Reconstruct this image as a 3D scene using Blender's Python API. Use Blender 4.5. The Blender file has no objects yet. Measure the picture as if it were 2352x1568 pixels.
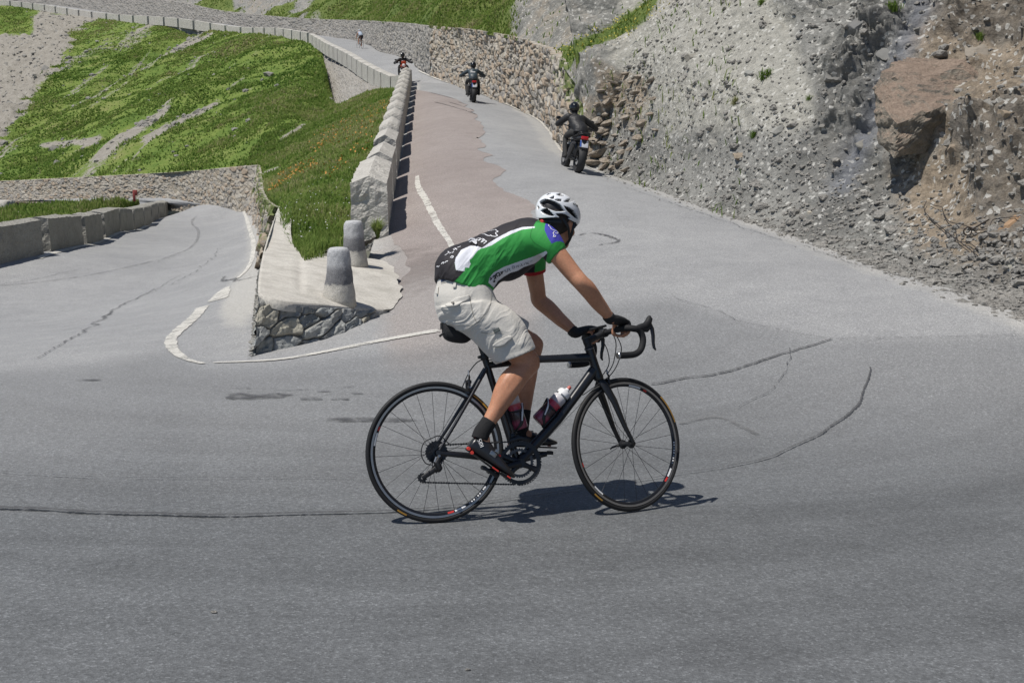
import bpy, bmesh, math, random
import numpy as np
from mathutils import Vector, Matrix
from mathutils.bvhtree import BVHTree
random.seed(7); RNG = np.random.default_rng(11)
SC = bpy.context.scene
COL = SC.collection
PI = math.pi
# ---------------------------------------------------------------- camera model (measurements are in a 2352 x 1568 frame)
FPX = 2500.0; HOR = 257.0; ZCAM = 1.91
TH = math.atan((784 - HOR) / FPX)
CT, ST = math.cos(TH), math.sin(TH)
def ray(u, v):
    b = (784 - v) / FPX
    return np.array([(u - 1176) / FPX, CT + b * ST, -ST + b * CT])
def at(u, v, Y):
    d = ray(u, v); d = d * (Y / d[1]); d[2] += ZCAM
    return d
def pix(P):
    P = np.asarray(P, float); x, y, z = P[..., 0], P[..., 1], P[..., 2] - ZCAM
    d = y * CT - z * ST; w = z * CT + y * ST
    d = np.maximum(d, 1e-3)
    return 1176 + FPX * x / d, 784 - FPX * w / d
# ---------------------------------------------------------------- numeric noise
def _h(i, j, k, s):
    n = (i.astype(np.int64) * 374761393 + j.astype(np.int64) * 668265263 + k.astype(np.int64) * 2147483647 + s * 144665) & 0xffffffff
    n = ((n ^ (n >> 13)) * 1274126177) & 0xffffffff
    n = ((n ^ (n >> 16)) * 2246822519) & 0xffffffff
    return ((n ^ (n >> 15)) & 0xffffff) / float(0xffffff)
def vnoise(P, s=0):
    P = np.asarray(P, float); f = np.floor(P); t = P - f; t = t * t * t * (t * (t * 6 - 15) + 10)
    i, j, k = f[..., 0], f[..., 1], f[..., 2]; x, y, z = t[..., 0], t[..., 1], t[..., 2]
    r = 0
    for a in (0, 1):
        for b in (0, 1):
            for c in (0, 1):
                w = (x if a else 1 - x) * (y if b else 1 - y) * (z if c else 1 - z)
                r = r + w * _h(i + a, j + b, k + c, s)
    return r * 2 - 1
def fbm(P, oct=4, s=0, gain=.5, ridged=False):
    P = np.asarray(P, float); a = 1.0; r = 0; tot = 0
    for o in range(oct):
        n = vnoise(P * (2.03 ** o) + o * 17.3, s + o)
        if ridged: n = 1 - 2 * np.abs(n)
        r = r + a * n; tot += a; a *= gain
    return r / tot
def voro(U, V, s=0, jit=.9):
    """2D cells: returns (distance to nearest, second - nearest, random of the cell)"""
    iu, iv = np.floor(U), np.floor(V); f1 = np.full(U.shape, 9.); f2 = np.full(U.shape, 9.); cid = np.zeros(U.shape)
    for a in (-1, 0, 1):
        for b in (-1, 0, 1):
            cu, cv = iu + a, iv + b; z = np.zeros_like(cu)
            px = cu + .5 + jit * (_h(cu, cv, z, s) - .5); py = cv + .5 + jit * (_h(cu, cv, z + 5, s) - .5)
            d = np.hypot(U - px, V - py); r = _h(cu, cv, z + 9, s)
            nw = d < f1
            f2 = np.where(nw, f1, np.minimum(f2, d)); cid = np.where(nw, r, cid); f1 = np.where(nw, d, f1)
    return f1, f2 - f1, cid
def facets(U, V, s=0):
    """broken plates: every cell is a tilted plane with its own offset"""
    iu, iv = np.floor(U), np.floor(V); f1 = np.full(U.shape, 9.); r = np.zeros(U.shape)
    for a in (-1, 0, 1):
        for b in (-1, 0, 1):
            cu, cv = iu + a, iv + b; z = np.zeros_like(cu); px = cu + .5 + .95 * (_h(cu, cv, z, s) - .5); py = cv + .5 + .95 * (_h(cu, cv, z + 5, s) - .5)
            d = np.abs(U - px) * .9 + np.abs(V - py) * 1.1; q = (U - px) * (_h(cu, cv, z + 11, s) - .5) * 2 + (V - py) * (_h(cu, cv, z + 13, s) - .3) * 2.2 + (_h(cu, cv, z + 17, s) - .5) * 1.1
            nw = d < f1; r = np.where(nw, q, r); f1 = np.where(nw, d, f1)
    return r
def sstep(a, b, x):
    t = np.clip((x - a) / (b - a), 0, 1); return t * t * (3 - 2 * t)
# ---------------------------------------------------------------- objects
def link(o, parent=None):
    COL.objects.link(o)
    if parent is not None: o.parent = parent
    return o
def tag(o, label=None, cat=None, group=None, kind=None):
    if label: o['label'] = label
    if cat: o['category'] = cat
    if group: o['group'] = group
    if kind: o['kind'] = kind
    return o
def thing(name, label, cat, loc=(0, 0, 0), group=None, rot=None):
    o = bpy.data.objects.new(name, None); o.empty_display_size = .2; COL.objects.link(o)
    o.location = loc
    if rot is not None: o.rotation_euler = rot
    return tag(o, label, cat, group)
def copy_tree(o, parent=None):
    c = o.copy(); COL.objects.link(c)
    if parent is not None: c.parent = parent
    for ch in [x for x in bpy.data.objects if x.parent is o]: copy_tree(ch, c)
    return c
def mesh_obj(name, verts, faces, mats, parent=None, smooth=True, uv=None, attrs=None, midx=None):
    me = bpy.data.meshes.new(name)
    verts = np.asarray(verts, np.float32).reshape(-1, 3)
    if isinstance(faces, np.ndarray):
        n, k = faces.shape
        me.vertices.add(len(verts)); me.vertices.foreach_set('co', verts.ravel())
        me.loops.add(n * k); me.loops.foreach_set('vertex_index', faces.astype(np.int32).ravel())
        me.polygons.add(n); me.polygons.foreach_set('loop_start', np.arange(0, n * k, k, dtype=np.int32))
        try: me.polygons.foreach_set('loop_total', np.full(n, k, np.int32))
        except Exception: pass
        me.update(calc_edges=True)
    else:
        me.from_pydata(verts.tolist(), [], faces)
    for m in (mats if isinstance(mats, (list, tuple)) else [mats]): me.materials.append(m)
    if midx is not None: me.polygons.foreach_set('material_index', np.asarray(midx, np.int32))
    me.polygons.foreach_set('use_smooth', np.full(len(me.polygons), bool(smooth)))
    if uv is not None:
        l = me.uv_layers.new(name='UVMap'); vi = np.zeros(len(me.loops), np.int32); me.loops.foreach_get('vertex_index', vi)
        l.data.foreach_set('uv', np.asarray(uv, np.float32).reshape(-1, 2)[vi].ravel())
    for k, a in (attrs or {}).items():
        t = me.attributes.new(k, 'FLOAT', 'POINT'); t.data.foreach_set('value', np.asarray(a, np.float32).ravel())
    me.validate(); me.update()
    o = bpy.data.objects.new(name, me); return link(o, parent)
def grid_faces(nr, nc, wrap=False, off=0):
    r = np.arange(nr - 1)[:, None]; c = np.arange(nc if wrap else nc - 1)[None, :]
    a = r * nc + c; b = r * nc + (c + 1) % nc
    return (np.stack([a, b, b + nc, a + nc], -1).reshape(-1, 4) + off)
def grid_obj(name, P, mats, parent=None, smooth=True, uv=None, attrs=None, flip=False, wrap=False, kind=None):
    nr, nc = P.shape[:2]; F = grid_faces(nr, nc, wrap)
    if flip: F = F[:, ::-1]
    o = mesh_obj(name, P.reshape(-1, 3), np.ascontiguousarray(F), mats, parent, smooth, uv, attrs)
    if kind: o['kind'] = kind
    return o
def catmull(P, n, per=None):
    """resample a polyline smoothly; n points"""
    P = np.asarray(P, float); m = len(P)
    s = np.linspace(0, m - 1, n) if per is None else per
    i = np.clip(s.astype(int), 0, m - 2); t = (s - i)[:, None]
    p0 = P[np.maximum(i - 1, 0)]; p1 = P[i]; p2 = P[i + 1]; p3 = P[np.minimum(i + 2, m - 1)]
    return .5 * ((2 * p1) + (-p0 + p2) * t + (2 * p0 - 5 * p1 + 4 * p2 - p3) * t * t + (-p0 + 3 * p1 - 3 * p2 + p3) * t ** 3)
def resample(P, n):
    """even arc length resample of a polyline"""
    P = np.asarray(P, float); d = np.r_[0, np.cumsum(np.linalg.norm(np.diff(P, axis=0), axis=1))]
    s = np.linspace(0, d[-1], n); return np.stack([np.interp(s, d, P[:, k]) for k in range(P.shape[1])], 1)
def grid_normals(P):
    a = np.gradient(P, axis=1); b = np.gradient(P, axis=0); n = np.cross(a, b)
    return n / np.maximum(np.linalg.norm(n, axis=-1, keepdims=True), 1e-9)
class MB:
    """collects shapes and links them as ONE mesh object"""
    def __init__(s): s.v = []; s.f = []; s.m = []; s.n = 0
    def add(s, V, F, mi=0):
        V = np.asarray(V, float).reshape(-1, 3); s.v.append(V)
        for f in F: s.f.append(tuple(int(i) + s.n for i in f)); s.m.append(mi)
        s.n += len(V); return s
    def ring_loft(s, R, caps=True, mi=0, closed=False):
        R = np.asarray(R, float); nr, nc = R.shape[:2]
        F = [tuple(f) for f in grid_faces(nr, nc, True)]
        if closed:
            b = (nr - 1) * nc
            F += [(b + c, b + (c + 1) % nc, (c + 1) % nc, c) for c in range(nc)]
        elif caps:
            F.append(tuple(range(nc - 1, -1, -1))); F.append(tuple((nr - 1) * nc + c for c in range(nc)))
        return s.add(R.reshape(-1, 3), F, mi)
    def tube(s, P, r, seg=8, caps=True, mi=0, squash=None, up=None, closed=False):
        P = np.asarray(P, float); n = len(P); r = np.broadcast_to(np.asarray(r, float), (n,)) if np.ndim(r) < 2 else np.asarray(r, float)
        T = np.gradient(P, axis=0) if not closed else np.roll(P, -1, 0) - np.roll(P, 1, 0)
        T /= np.maximum(np.linalg.norm(T, axis=1, keepdims=True), 1e-9)
        u = np.array(up if up is not None else ((0, 0, 1) if abs(T[0][2]) < .9 else (1, 0, 0)), float)
        R = []; a = np.linspace(0, 2 * PI, seg, endpoint=False)
        for i in range(n):
            x = u - T[i] * np.dot(u, T[i]); x /= max(np.linalg.norm(x), 1e-9); y = np.cross(T[i], x)
            if up is None: u = x
            rx, ry = (r[i], r[i]) if r.ndim == 1 else r[i]
            R.append(P[i] + np.outer(np.cos(a) * rx, x) + np.outer(np.sin(a) * ry, y))
        return s.ring_loft(R, caps, mi, closed)
    def box(s, c, d, R=None, mi=0, taper=1.0):
        x, y, z = np.asarray(d, float) / 2; V = []
        for k in (-1, 1):
            t = taper if k > 0 else 1.0
            V += [(-x * t, -y * t, k * z), (x * t, -y * t, k * z), (x * t, y * t, k * z), (-x * t, y * t, k * z)]
        V = np.array(V)
        if R is not None: V = V @ np.asarray(R).T
        return s.add(V + np.asarray(c, float), [(3, 2, 1, 0), (4, 5, 6, 7), (0, 1, 5, 4), (1, 2, 6, 5), (2, 3, 7, 6), (3, 0, 4, 7)], mi)
    def lathe(s, prof, o=(0, 0, 0), ax=(0, 0, 1), seg=24, mi=0, caps=True):
        """prof: list of (radius, height along ax)"""
        ax = np.array(ax, float); ax /= np.linalg.norm(ax); x = np.cross(ax, (0, 0, 1) if abs(ax[2]) < .9 else (1, 0, 0)); x /= np.linalg.norm(x); y = np.cross(ax, x)
        a = np.linspace(0, 2 * PI, seg, endpoint=False); o = np.array(o, float)
        R = [o + h * ax + np.outer(np.cos(a) * r, x) + np.outer(np.sin(a) * r, y) for r, h in prof]
        return s.ring_loft(R, caps, mi)
    def xform(s, fn): s.v = [fn(v) for v in s.v]; return s
    def build(s, name, mats, parent=None, smooth=True, bevel=0, auto=True):
        V = np.concatenate(s.v)
        o = mesh_obj(name, V, s.f, mats, parent, smooth, midx=s.m)
        if bevel:
            b = o.modifiers.new('b', 'BEVEL'); b.width = bevel; b.segments = 2; b.limit_method = 'ANGLE'
        if smooth and auto:
            es = o.modifiers.new('e', 'EDGE_SPLIT'); es.split_angle = math.radians(40)
        return o
# ---------------------------------------------------------------- node materials
class NT:
    def __init__(s, name):
        s.m = bpy.data.materials.new(name); s.m.use_nodes = True; s.t = s.m.node_tree; s.t.nodes.clear()
        s.out = s.t.nodes.new('ShaderNodeOutputMaterial')
    def n(s, typ, ins=None, **pr):
        x = s.t.nodes.new(typ)
        for k, v in pr.items(): setattr(x, k, v)
        for k, v in (ins or {}).items():
            if isinstance(v, bpy.types.NodeSocket): s.t.links.new(v, x.inputs[k])
            elif v is not None:
                i = x.inputs[k]
                if hasattr(i, 'default_value'):
                    try: i.default_value = v
                    except Exception: i.default_value = (*v, 1) if len(v) == 3 else v
        return x
    def pos(s, scale=(1, 1, 1), kind='pos'):
        c = s.n('ShaderNodeNewGeometry').outputs['Position'] if kind == 'pos' else s.n('ShaderNodeTexCoord').outputs[kind]
        if tuple(scale) != (1, 1, 1): c = s.n('ShaderNodeVectorMath', {0: c, 1: scale}, operation='MULTIPLY').outputs[0]
        return c
    def noise(s, c, scale, detail=4, rough=.6, dist=0): return s.n('ShaderNodeTexNoise', {'Vector': c, 'Scale': scale, 'Detail': detail, 'Roughness': rough, 'Distortion': dist}).outputs[0]
    def vor(s, c, scale, feature='F1', out='Distance', rnd=1): return s.n('ShaderNodeTexVoronoi', {'Vector': c, 'Scale': scale, 'Randomness': rnd}, feature=feature).outputs[out]
    def ramp(s, f, stops, interp='LINEAR'):
        r = s.n('ShaderNodeValToRGB', {0: f}); e = r.color_ramp; e.interpolation = interp
        while len(e.elements) < len(stops): e.elements.new(.5)
        for i, (p, c) in enumerate(stops):
            e.elements[i].position = p; e.elements[i].color = (*((c, c, c) if np.ndim(c) == 0 else c), 1)
        return r.outputs[0]
    def mix(s, f, a, b, mode='MIX'):
        x = s.n('ShaderNodeMix', data_type='RGBA', blend_type=mode)
        for k, v in ((0, f), (6, a), (7, b)):
            if isinstance(v, bpy.types.NodeSocket): s.t.links.new(v, x.inputs[k])
            elif k == 0: x.inputs[0].default_value = v
            else: x.inputs[k].default_value = (*v, 1)
        return x.outputs[2]
    def math(s, op, a, b=0, c=0):
        return s.n('ShaderNodeMath', {0: a, 1: b, 2: c}, operation=op).outputs[0]
    def attr(s, name): return s.n('ShaderNodeAttribute', attribute_name=name).outputs['Fac']
    def bump(s, h, strength=.5, dist=.02, normal=None):
        return s.n('ShaderNodeBump', {'Height': h, 'Strength': strength, 'Distance': dist, 'Normal': normal}).outputs[0]
    def pbr(s, col, rough=.8, normal=None, metal=0, spec=.4, alpha=None, **kw):
        p = s.n('ShaderNodeBsdfPrincipled', {'Base Color': col, 'Roughness': rough, 'Metallic': metal, 'Specular IOR Level': spec, 'Normal': normal, **kw})
        sh = p.outputs[0]
        if alpha is not None:
            tr = s.n('ShaderNodeBsdfTransparent'); sh = s.n('ShaderNodeMixShader', {0: alpha, 1: tr.outputs[0], 2: sh}).outputs[0]
        s.t.links.new(sh, s.out.inputs[0]); return s.m
def flat(name, col, rough=.5, metal=0, spec=.5, var=.12, scale=40, bump=0, coord='Object', **kw):
    t = NT(name); c = t.pos(kind=coord); nz = t.noise(c, scale, 3)
    d = tuple(x * (1 - var) for x in col); l = tuple(min(1, x * (1 + var)) for x in col)
    k = t.mix(nz, d, l); nr = t.bump(nz, bump, .01) if bump else None
    rr = t.math('MULTIPLY_ADD', nz, .15, rough - .07)
    return t.pbr(k, rr, nr, metal, spec, **kw)
# ================================================================ materials of the place
def m_asphalt(name, dark, light, fresh_sheen=None, pink=None, fade=False):
    t = NT(name); c = t.pos()
    big = t.noise(c, .35, 4, .6); mid = t.noise(c, 2.2, 5, .65)
    k = t.mix(t.ramp(t.math('MULTIPLY_ADD', mid, .5, t.math('MULTIPLY', big, .5)), [(.35, 0), (.65, 1)]), dark, light)
    if fresh_sheen is not None: k = t.mix(t.ramp(t.math('ADD', t.attr('dust'), t.math('MULTIPLY_ADD', mid, .7, -.35)), [(.3, 0), (.8, 1)]), k, (.40, .39, .365))
    if pink is not None: k = t.mix(t.ramp(t.math('ADD', t.attr('pink'), t.math('MULTIPLY_ADD', mid, .5, -.25)), [(.3, 0), (.7, 1)]), k, pink)
    if fresh_sheen is not None:
        fz = t.ramp(t.math('ADD', t.attr('fresh_sheen'), t.math('MULTIPLY_ADD', mid, .3, -.15)), [(.1, 0), (.95, 1)])  # newer asphalt zone mixed with the painted sheen falloff
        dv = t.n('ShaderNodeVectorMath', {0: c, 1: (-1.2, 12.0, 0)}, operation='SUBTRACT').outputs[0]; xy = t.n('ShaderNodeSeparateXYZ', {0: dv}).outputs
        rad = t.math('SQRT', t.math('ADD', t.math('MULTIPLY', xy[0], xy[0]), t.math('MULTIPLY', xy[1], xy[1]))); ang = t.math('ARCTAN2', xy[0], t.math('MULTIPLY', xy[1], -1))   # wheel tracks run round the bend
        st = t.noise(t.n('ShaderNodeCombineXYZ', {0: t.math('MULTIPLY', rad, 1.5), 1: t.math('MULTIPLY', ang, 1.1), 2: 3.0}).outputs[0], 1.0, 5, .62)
        k = t.mix(fz, k, t.mix(t.ramp(t.math('MULTIPLY_ADD', mid, .3, t.math('MULTIPLY', st, .7)), [(.38, 0), (.64, 1)]), tuple(x * .78 for x in fresh_sheen), tuple(x * 1.22 for x in fresh_sheen)))
    sp = t.n('ShaderNodeTexVoronoi', {'Vector': c, 'Scale': 130.0}); 
    g = t.n('ShaderNodeSeparateColor', {0: sp.outputs['Color']}).outputs[0]
    k = t.mix(1.0, k, t.ramp(g, [(0, .74), (.5, .95), (.88, 1.1), (.98, 1.5)]), 'MULTIPLY')
    g2 = t.noise(c, 38, 3, .7); k = t.mix(1.0, k, t.ramp(g2, [(.3, .82), (.7, 1.18)]), 'MULTIPLY')
    nr = t.bump(sp.outputs['Distance'], .35, .006)
    al = t.ramp(t.math('ADD', t.attr('fade'), t.math('MULTIPLY_ADD', mid, .5, -.25)), [(.2, 0), (.7, 1)]) if fade else None
    return t.pbr(k, .82, nr, 0, .35, alpha=al)
A_ROAD = m_asphalt('asphalt', (.252, .254, .256), (.325, .326, .324), fresh_sheen=(.131, .137, .142), pink=(.30, .277, .262))
A_LANE = m_asphalt('lane_asphalt', (.245, .211, .196), (.308, .271, .252), fade=True)
def m_paint():
    t = NT('worn_white_paint'); c = t.pos(); n1 = t.noise(c, 9, 6, .75); n2 = t.noise(c, 70, 3, .7)
    n0 = t.noise(c, 2.6, 4, .7); a = t.ramp(t.math('MULTIPLY_ADD', n2, .42, t.math('MULTIPLY_ADD', n1, .5, t.math('MULTIPLY', n0, .35))), [(.50, .08), (.64, .96)])
    return t.pbr(t.mix(n2, (.47, .455, .41), (.66, .64, .59)), .7, None, 0, .3, alpha=a)
M_PAINT = m_paint()
def m_stain(name, col, lo, hi, sc):
    t = NT(name); c = t.pos(); n = t.noise(c, sc, 5, .7)
    a = t.math('MULTIPLY', t.ramp(n, [(lo, 0), (hi, 1)]), .8)
    return t.pbr(t.mix(n, col, tuple(x * 1.5 for x in col)), .7, None, 0, .4, alpha=a)
M_CRACK = m_stain('tar_crack', (.05, .05, .052), .40, .58, 11)
M_SKID = m_stain('tyre_rubber_mark', (.12, .118, .117), .36, .85, 5)
M_WET_SHADOW = m_stain('damp_stain_and_shadow', (.07, .07, .073), .38, .6, 7)
def m_rock(name, cols, rust=None, sc=1.0, bump=.8, specks=True):
    t = NT(name); c = t.pos(); w = t.noise(c, .8 * sc, 6, .65, .6); f = t.noise(c, 6 * sc, 6, .7, .3); ff = t.noise(c, 34 * sc, 4, .7)
    k = t.ramp(t.math('MULTIPLY_ADD', f, .55, t.math('MULTIPLY', w, .5)), [(.3, cols[0]), (.47, cols[1]), (.6, cols[2]), (.75, cols[3])])
    if rust is not None:
        a = t.math('ADD', t.attr('rust'), t.math('MULTIPLY_ADD', w, .9, -.45))
        k = t.mix(t.ramp(a, [(.35, 0), (.8, 1)]), k, t.mix(f, rust[0], rust[1]))
    k = t.mix(1.0, k, t.ramp(ff, [(.3, .72), (.52, 1), (.72, 1.3)]), 'MULTIPLY')
    if specks:
        v = t.n('ShaderNodeTexVoronoi', {'Vector': c, 'Scale': 22.0 * sc}); g = t.n('ShaderNodeSeparateColor', {0: v.outputs['Color']}).outputs[0]
        k = t.mix(t.ramp(g, [(.86, 0), (.92, .75)]), k, (.5, .49, .46))
    h = t.math('MULTIPLY_ADD', f, 1.0, t.math('MULTIPLY', ff, .35)); v2 = t.vor(c, 9 * sc); h = t.math('MULTIPLY_ADD', v2, .6, h)
    return t.pbr(k, .9, t.bump(h, bump, .06), 0, .25)
def m_slope():
    t = NT('mountain_slope'); c = t.pos(); w = t.noise(c, .7, 6, .65, .6); f = t.noise(c, 5, 6, .72, .3); ff = t.noise(c, 30, 5, .75)
    k = t.ramp(t.math('MULTIPLY_ADD', f, .5, t.math('MULTIPLY', w, .5)), [(.3, (.10, .099, .09)), (.44, (.18, .178, .164)), (.57, (.262, .258, .238)), (.72, (.385, .378, .348))])
    pl = t.ramp(t.math('ADD', t.attr('pale'), t.math('MULTIPLY_ADD', w, .5, -.25)), [(.3, 0), (.75, 1)])
    k = t.mix(pl, k, t.ramp(f, [(.3, (.245, .238, .21)), (.55, (.355, .345, .305)), (.75, (.45, .438, .39))]))
    a = t.math('ADD', t.attr('rust'), t.math('MULTIPLY_ADD', w, 1.1, t.math('MULTIPLY_ADD', f, .5, -.80)))
    k = t.mix(t.ramp(a, [(.25, 0), (.6, .85)]), k, t.ramp(f, [(.3, (.14, .111, .079)), (.5, (.245, .194, .138)), (.7, (.34, .274, .203))]))
    k = t.mix(t.ramp(t.math('MULTIPLY', t.attr('dark'), f), [(.28, 0), (.55, .6)]), k, (.12, .118, .112))
    k = t.mix(1.0, k, t.ramp(ff, [(.28, .62), (.5, 1), (.74, 1.35)]), 'MULTIPLY')
    v = t.n('ShaderNodeTexVoronoi', {'Vector': c, 'Scale': 17.0}); g = t.n('ShaderNodeSeparateColor', {0: v.outputs['Color']}).outputs[0]
    k = t.mix(t.ramp(g, [(.9, 0), (.95, .7)]), k, (.55, .54, .5))
    k = t.mix(t.math('MULTIPLY', t.attr('net'), .38), k, (.16, .18, .235))
    gw = t.noise(c, .5, 5, .6); g2 = t.noise(c, 8, 5, .75)
    gc = t.ramp(t.math('MULTIPLY_ADD', gw, .5, t.math('MULTIPLY', g2, .5)), [(.32, (.042, .07, .018)), (.44, (.09, .13, .032)), (.56, (.145, .18, .05)), (.68, (.22, .215, .10))])
    gm = t.ramp(t.math('ADD', t.attr('grass'), t.math('MULTIPLY_ADD', f, .6, t.math('MULTIPLY_ADD', ff, .4, -.5))), [(.45, 0), (.6, 1)])
    k = t.mix(gm, k, gc)
    h = t.math('MULTIPLY_ADD', f, 1.0, t.math('MULTIPLY', ff, .35)); v2 = t.vor(c, 9); h = t.math('MULTIPLY_ADD', v2, .5, h)
    return t.pbr(k, .92, t.bump(h, .8, .07), 0, .2)
M_SLOPE = m_slope()
M_CLIFF = M_SLOPE
M_SLAB = m_rock('loose_slab_stone', [(.16, .13, .10), (.29, .24, .185), (.36, .32, .27), (.46, .43, .38)], sc=1.6, specks=False)
M_SCREE = m_rock('scree_stone', [(.16, .15, .135), (.25, .24, .22), (.33, .315, .285), (.5, .48, .44)], sc=2.2, specks=False)
M_GRANITE = m_rock('parapet_granite', [(.33, .315, .285), (.45, .43, .39), (.53, .51, .465), (.61, .59, .54)], sc=2.6, bump=.55, specks=False)
M_GRANITE_OLD = m_rock('lichened_granite', [(.20, .192, .168), (.275, .265, .235), (.33, .32, .285), (.42, .40, .36)], sc=2.2, bump=.6, specks=False)
def m_masonry(name, pal, mortar):
    t = NT(name); c = t.pos(); f = t.noise(c, 7, 5, .7); ff = t.noise(c, 40, 3, .7)
    r = t.attr('cell'); k = t.ramp(r, [(i / (len(pal)), p) for i, p in enumerate(pal)], 'CONSTANT')
    k = t.mix(1.0, k, t.ramp(f, [(.25, .7), (.5, 1.0), (.8, 1.3)]), 'MULTIPLY'); k = t.mix(1.0, k, t.ramp(ff, [(.3, .8), (.7, 1.2)]), 'MULTIPLY')
    k = t.mix(t.ramp(t.attr('edge'), [(.0, .8), (.14, 0)]), k, mortar)
    gr = t.ramp(t.math('MULTIPLY', t.attr('moss'), t.noise(c, 1.7, 5, .7)), [(.38, 0), (.46, 1)])
    k = t.mix(gr, k, t.mix(f, (.07, .11, .03), (.17, .19, .07)))
    return t.pbr(k, .9, t.bump(t.math('MULTIPLY_ADD', ff, .4, f), .7, .03), 0, .25)
M_WALL_W = m_masonry('warm_rubble_masonry', [(.33, .29, .235), (.39, .355, .30), (.31, .285, .245), (.43, .39, .33), (.35, .30, .235), (.30, .28, .255), (.39, .36, .31), (.34, .275, .21)], (.25, .22, .18))
M_WALL_G = m_masonry('grey_rubble_masonry', [(.27, .26, .24), (.315, .30, .275), (.25, .24, .222), (.335, .32, .295), (.285, .265, .24), (.295, .285, .265), (.32, .30, .27), (.265, .25, .22)], (.205, .19, .17))
def m_grass(name, scree=True):
    t = NT(name); c = t.pos(); w = t.noise(c, .22, 5, .6); f = t.noise(c, 1.6, 6, .7); ff = t.noise(c, 9, 5, .75)
    k = t.ramp(t.math('MULTIPLY_ADD', w, .55, t.math('MULTIPLY', f, .45)), [(.30, (.055, .095, .02)), (.42, (.105, .165, .036)), (.52, (.155, .21, .05)), (.62, (.205, .225, .08)), (.74, (.28, .255, .135))])
    k = t.mix(1.0, k, t.ramp(ff, [(.3, .6), (.5, 1), (.75, 1.45)]), 'MULTIPLY')
    a = t.math('ADD', t.attr('bare'), t.math('MULTIPLY_ADD', f, .75, t.math('MULTIPLY_ADD', ff, .75, -.70)))
    rk = t.ramp(t.math('MULTIPLY_ADD', ff, .6, t.math('MULTIPLY', f, .4)), [(.3, (.14, .13, .11)), (.48, (.27, .25, .215)), (.62, (.37, .35, .31)), (.75, (.52, .5, .46))])
    k = t.mix(t.ramp(a, [(.44, 0), (.56, 1)]), k, rk)
    return t.pbr(k, .95, t.bump(t.math('MULTIPLY_ADD', ff, .6, f), .9, .12), 0, .1)
M_GRASS = m_grass('alpine_turf')
def m_concrete():
    t = NT('pale_concrete'); c = t.pos(); n = t.noise(c, 3, 6, .7); f = t.noise(c, 45, 4, .7)
    k = t.ramp(n, [(.3, (.40, .38, .335)), (.48, (.51, .485, .435)), (.6, (.57, .545, .49)), (.75, (.47, .45, .40))]); k = t.mix(1.0, k, t.ramp(f, [(.3, .72), (.5, 1), (.7, 1.12)]), 'MULTIPLY')
    return t.pbr(k, .9, t.bump(f, .6, .015), 0, .2)
M_CONC = m_concrete()
def m_blades():
    t = NT('grass_blade'); c = t.pos(); w = t.noise(c, .8, 4, .6); r = t.attr('tint')
    k = t.ramp(t.math('MULTIPLY_ADD', w, .45, t.math('MULTIPLY', r, .55)), [(.2, (.075, .14, .028)), (.42, (.155, .245, .05)), (.62, (.23, .29, .08)), (.82, (.38, .35, .19))])
    p = t.n('ShaderNodeBsdfPrincipled', {'Base Color': k, 'Roughness': .75, 'Specular IOR Level': .15}); tl = t.n('ShaderNodeBsdfTranslucent', {'Color': k}); ms = t.n('ShaderNodeMixShader', {0: .5, 1: p.outputs[0], 2: tl.outputs[0]})
    t.t.links.new(ms.outputs[0], t.out.inputs[0]); return t.m
M_BLADE = m_blades()
M_FLOWER = flat('orange_petal', (.50, .22, .035), .7, var=.4)
M_WHITEFL = flat('white_petal', (.7, .7, .66), .7)

# ================================================================ ground height
def rel(u, v, Y): return at(u, v, Y)
_pl = lambda x, y: ZCAM - 1.91 - .0214 * (x + .356) - .0867 * (y - 4.886)
CP = [np.array([-.356, 4.886, 0.0]), np.array([.591, 5.152, -.044]), at(575, 804, 11), at(100, 830, 10.8), at(102, 584, 27), at(0, 604, 25.5), at(392, 492, 60), at(277, 535, 37),
      at(567, 486, 50),       at(2352, 730, 10.8), at(1800, 535, 17.1), at(1600, 470, 20), at(1400, 400, 25), at(1330, 398, 24.7), at(1288, 348, 29), at(1232, 275, 37.7), at(1129, 228, 47.5), at(1056, 200, 56),
      at(987, 176, 63), at(952, 155, 71), at(902, 127, 86), at(865, 118, 94), at(836, 102, 110), at(762, 117, 94), at(819, 147, 79), at(869, 178, 68), at(720, 93, 108),
      at(645, 80, 118), at(494, 66, 145), at(253, 42, 178), at(31, 12, 202), at(770, 88, 127), at(500, 54, 158), at(904, 713, 12.3)]
CP += [np.array([x, y, _pl(x, y)]) for x, y in ((5.5, 8), (6, 3), (6, -4), (0, -6), (-6, -4), (-10, 1), (-13, 8), (0, 0), (2, 8), (-6, 6))]
def _dense(P, step):
    P = np.array(P); n = max(2, int(np.linalg.norm(np.diff(P[:, :2], axis=0), axis=1).sum() / step)); return list(resample(P, n))
_x = lambda Y: -2.04 + (Y - 18) * (-5.1 + 2.04) / 39
CP += [np.array([_x(Y), Y, .0 + .0815 * (Y - 18) + .0001 * (Y - 18) ** 2]) for Y in np.arange(19.5, 57.1, 2.5)]
CP += _dense([at(2352, 730, 10.8), at(2000, 610, 13.9), at(1800, 535, 17.1), at(1600, 470, 20), at(1400, 400, 25), at(1288, 348, 29), at(1232, 275, 37.7), at(1180, 249, 42.5), at(1129, 228, 47.5), at(1056, 200, 56), at(987, 176, 63), at(952, 155, 71), at(902, 127, 86), at(865, 118, 94)], 3.0)
CP += _dense([at(0, 604, 25.5), at(102, 584, 27), at(193, 559, 31.5), at(277, 535.5, 38), at(332, 518.5, 46), at(392, 491.5, 60)], 4)
CP += _dense([at(575, 804, 11), at(590, 690, 15.5), at(602, 590, 23.5), at(590, 525, 36), at(567, 486, 50)], 4)
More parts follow.
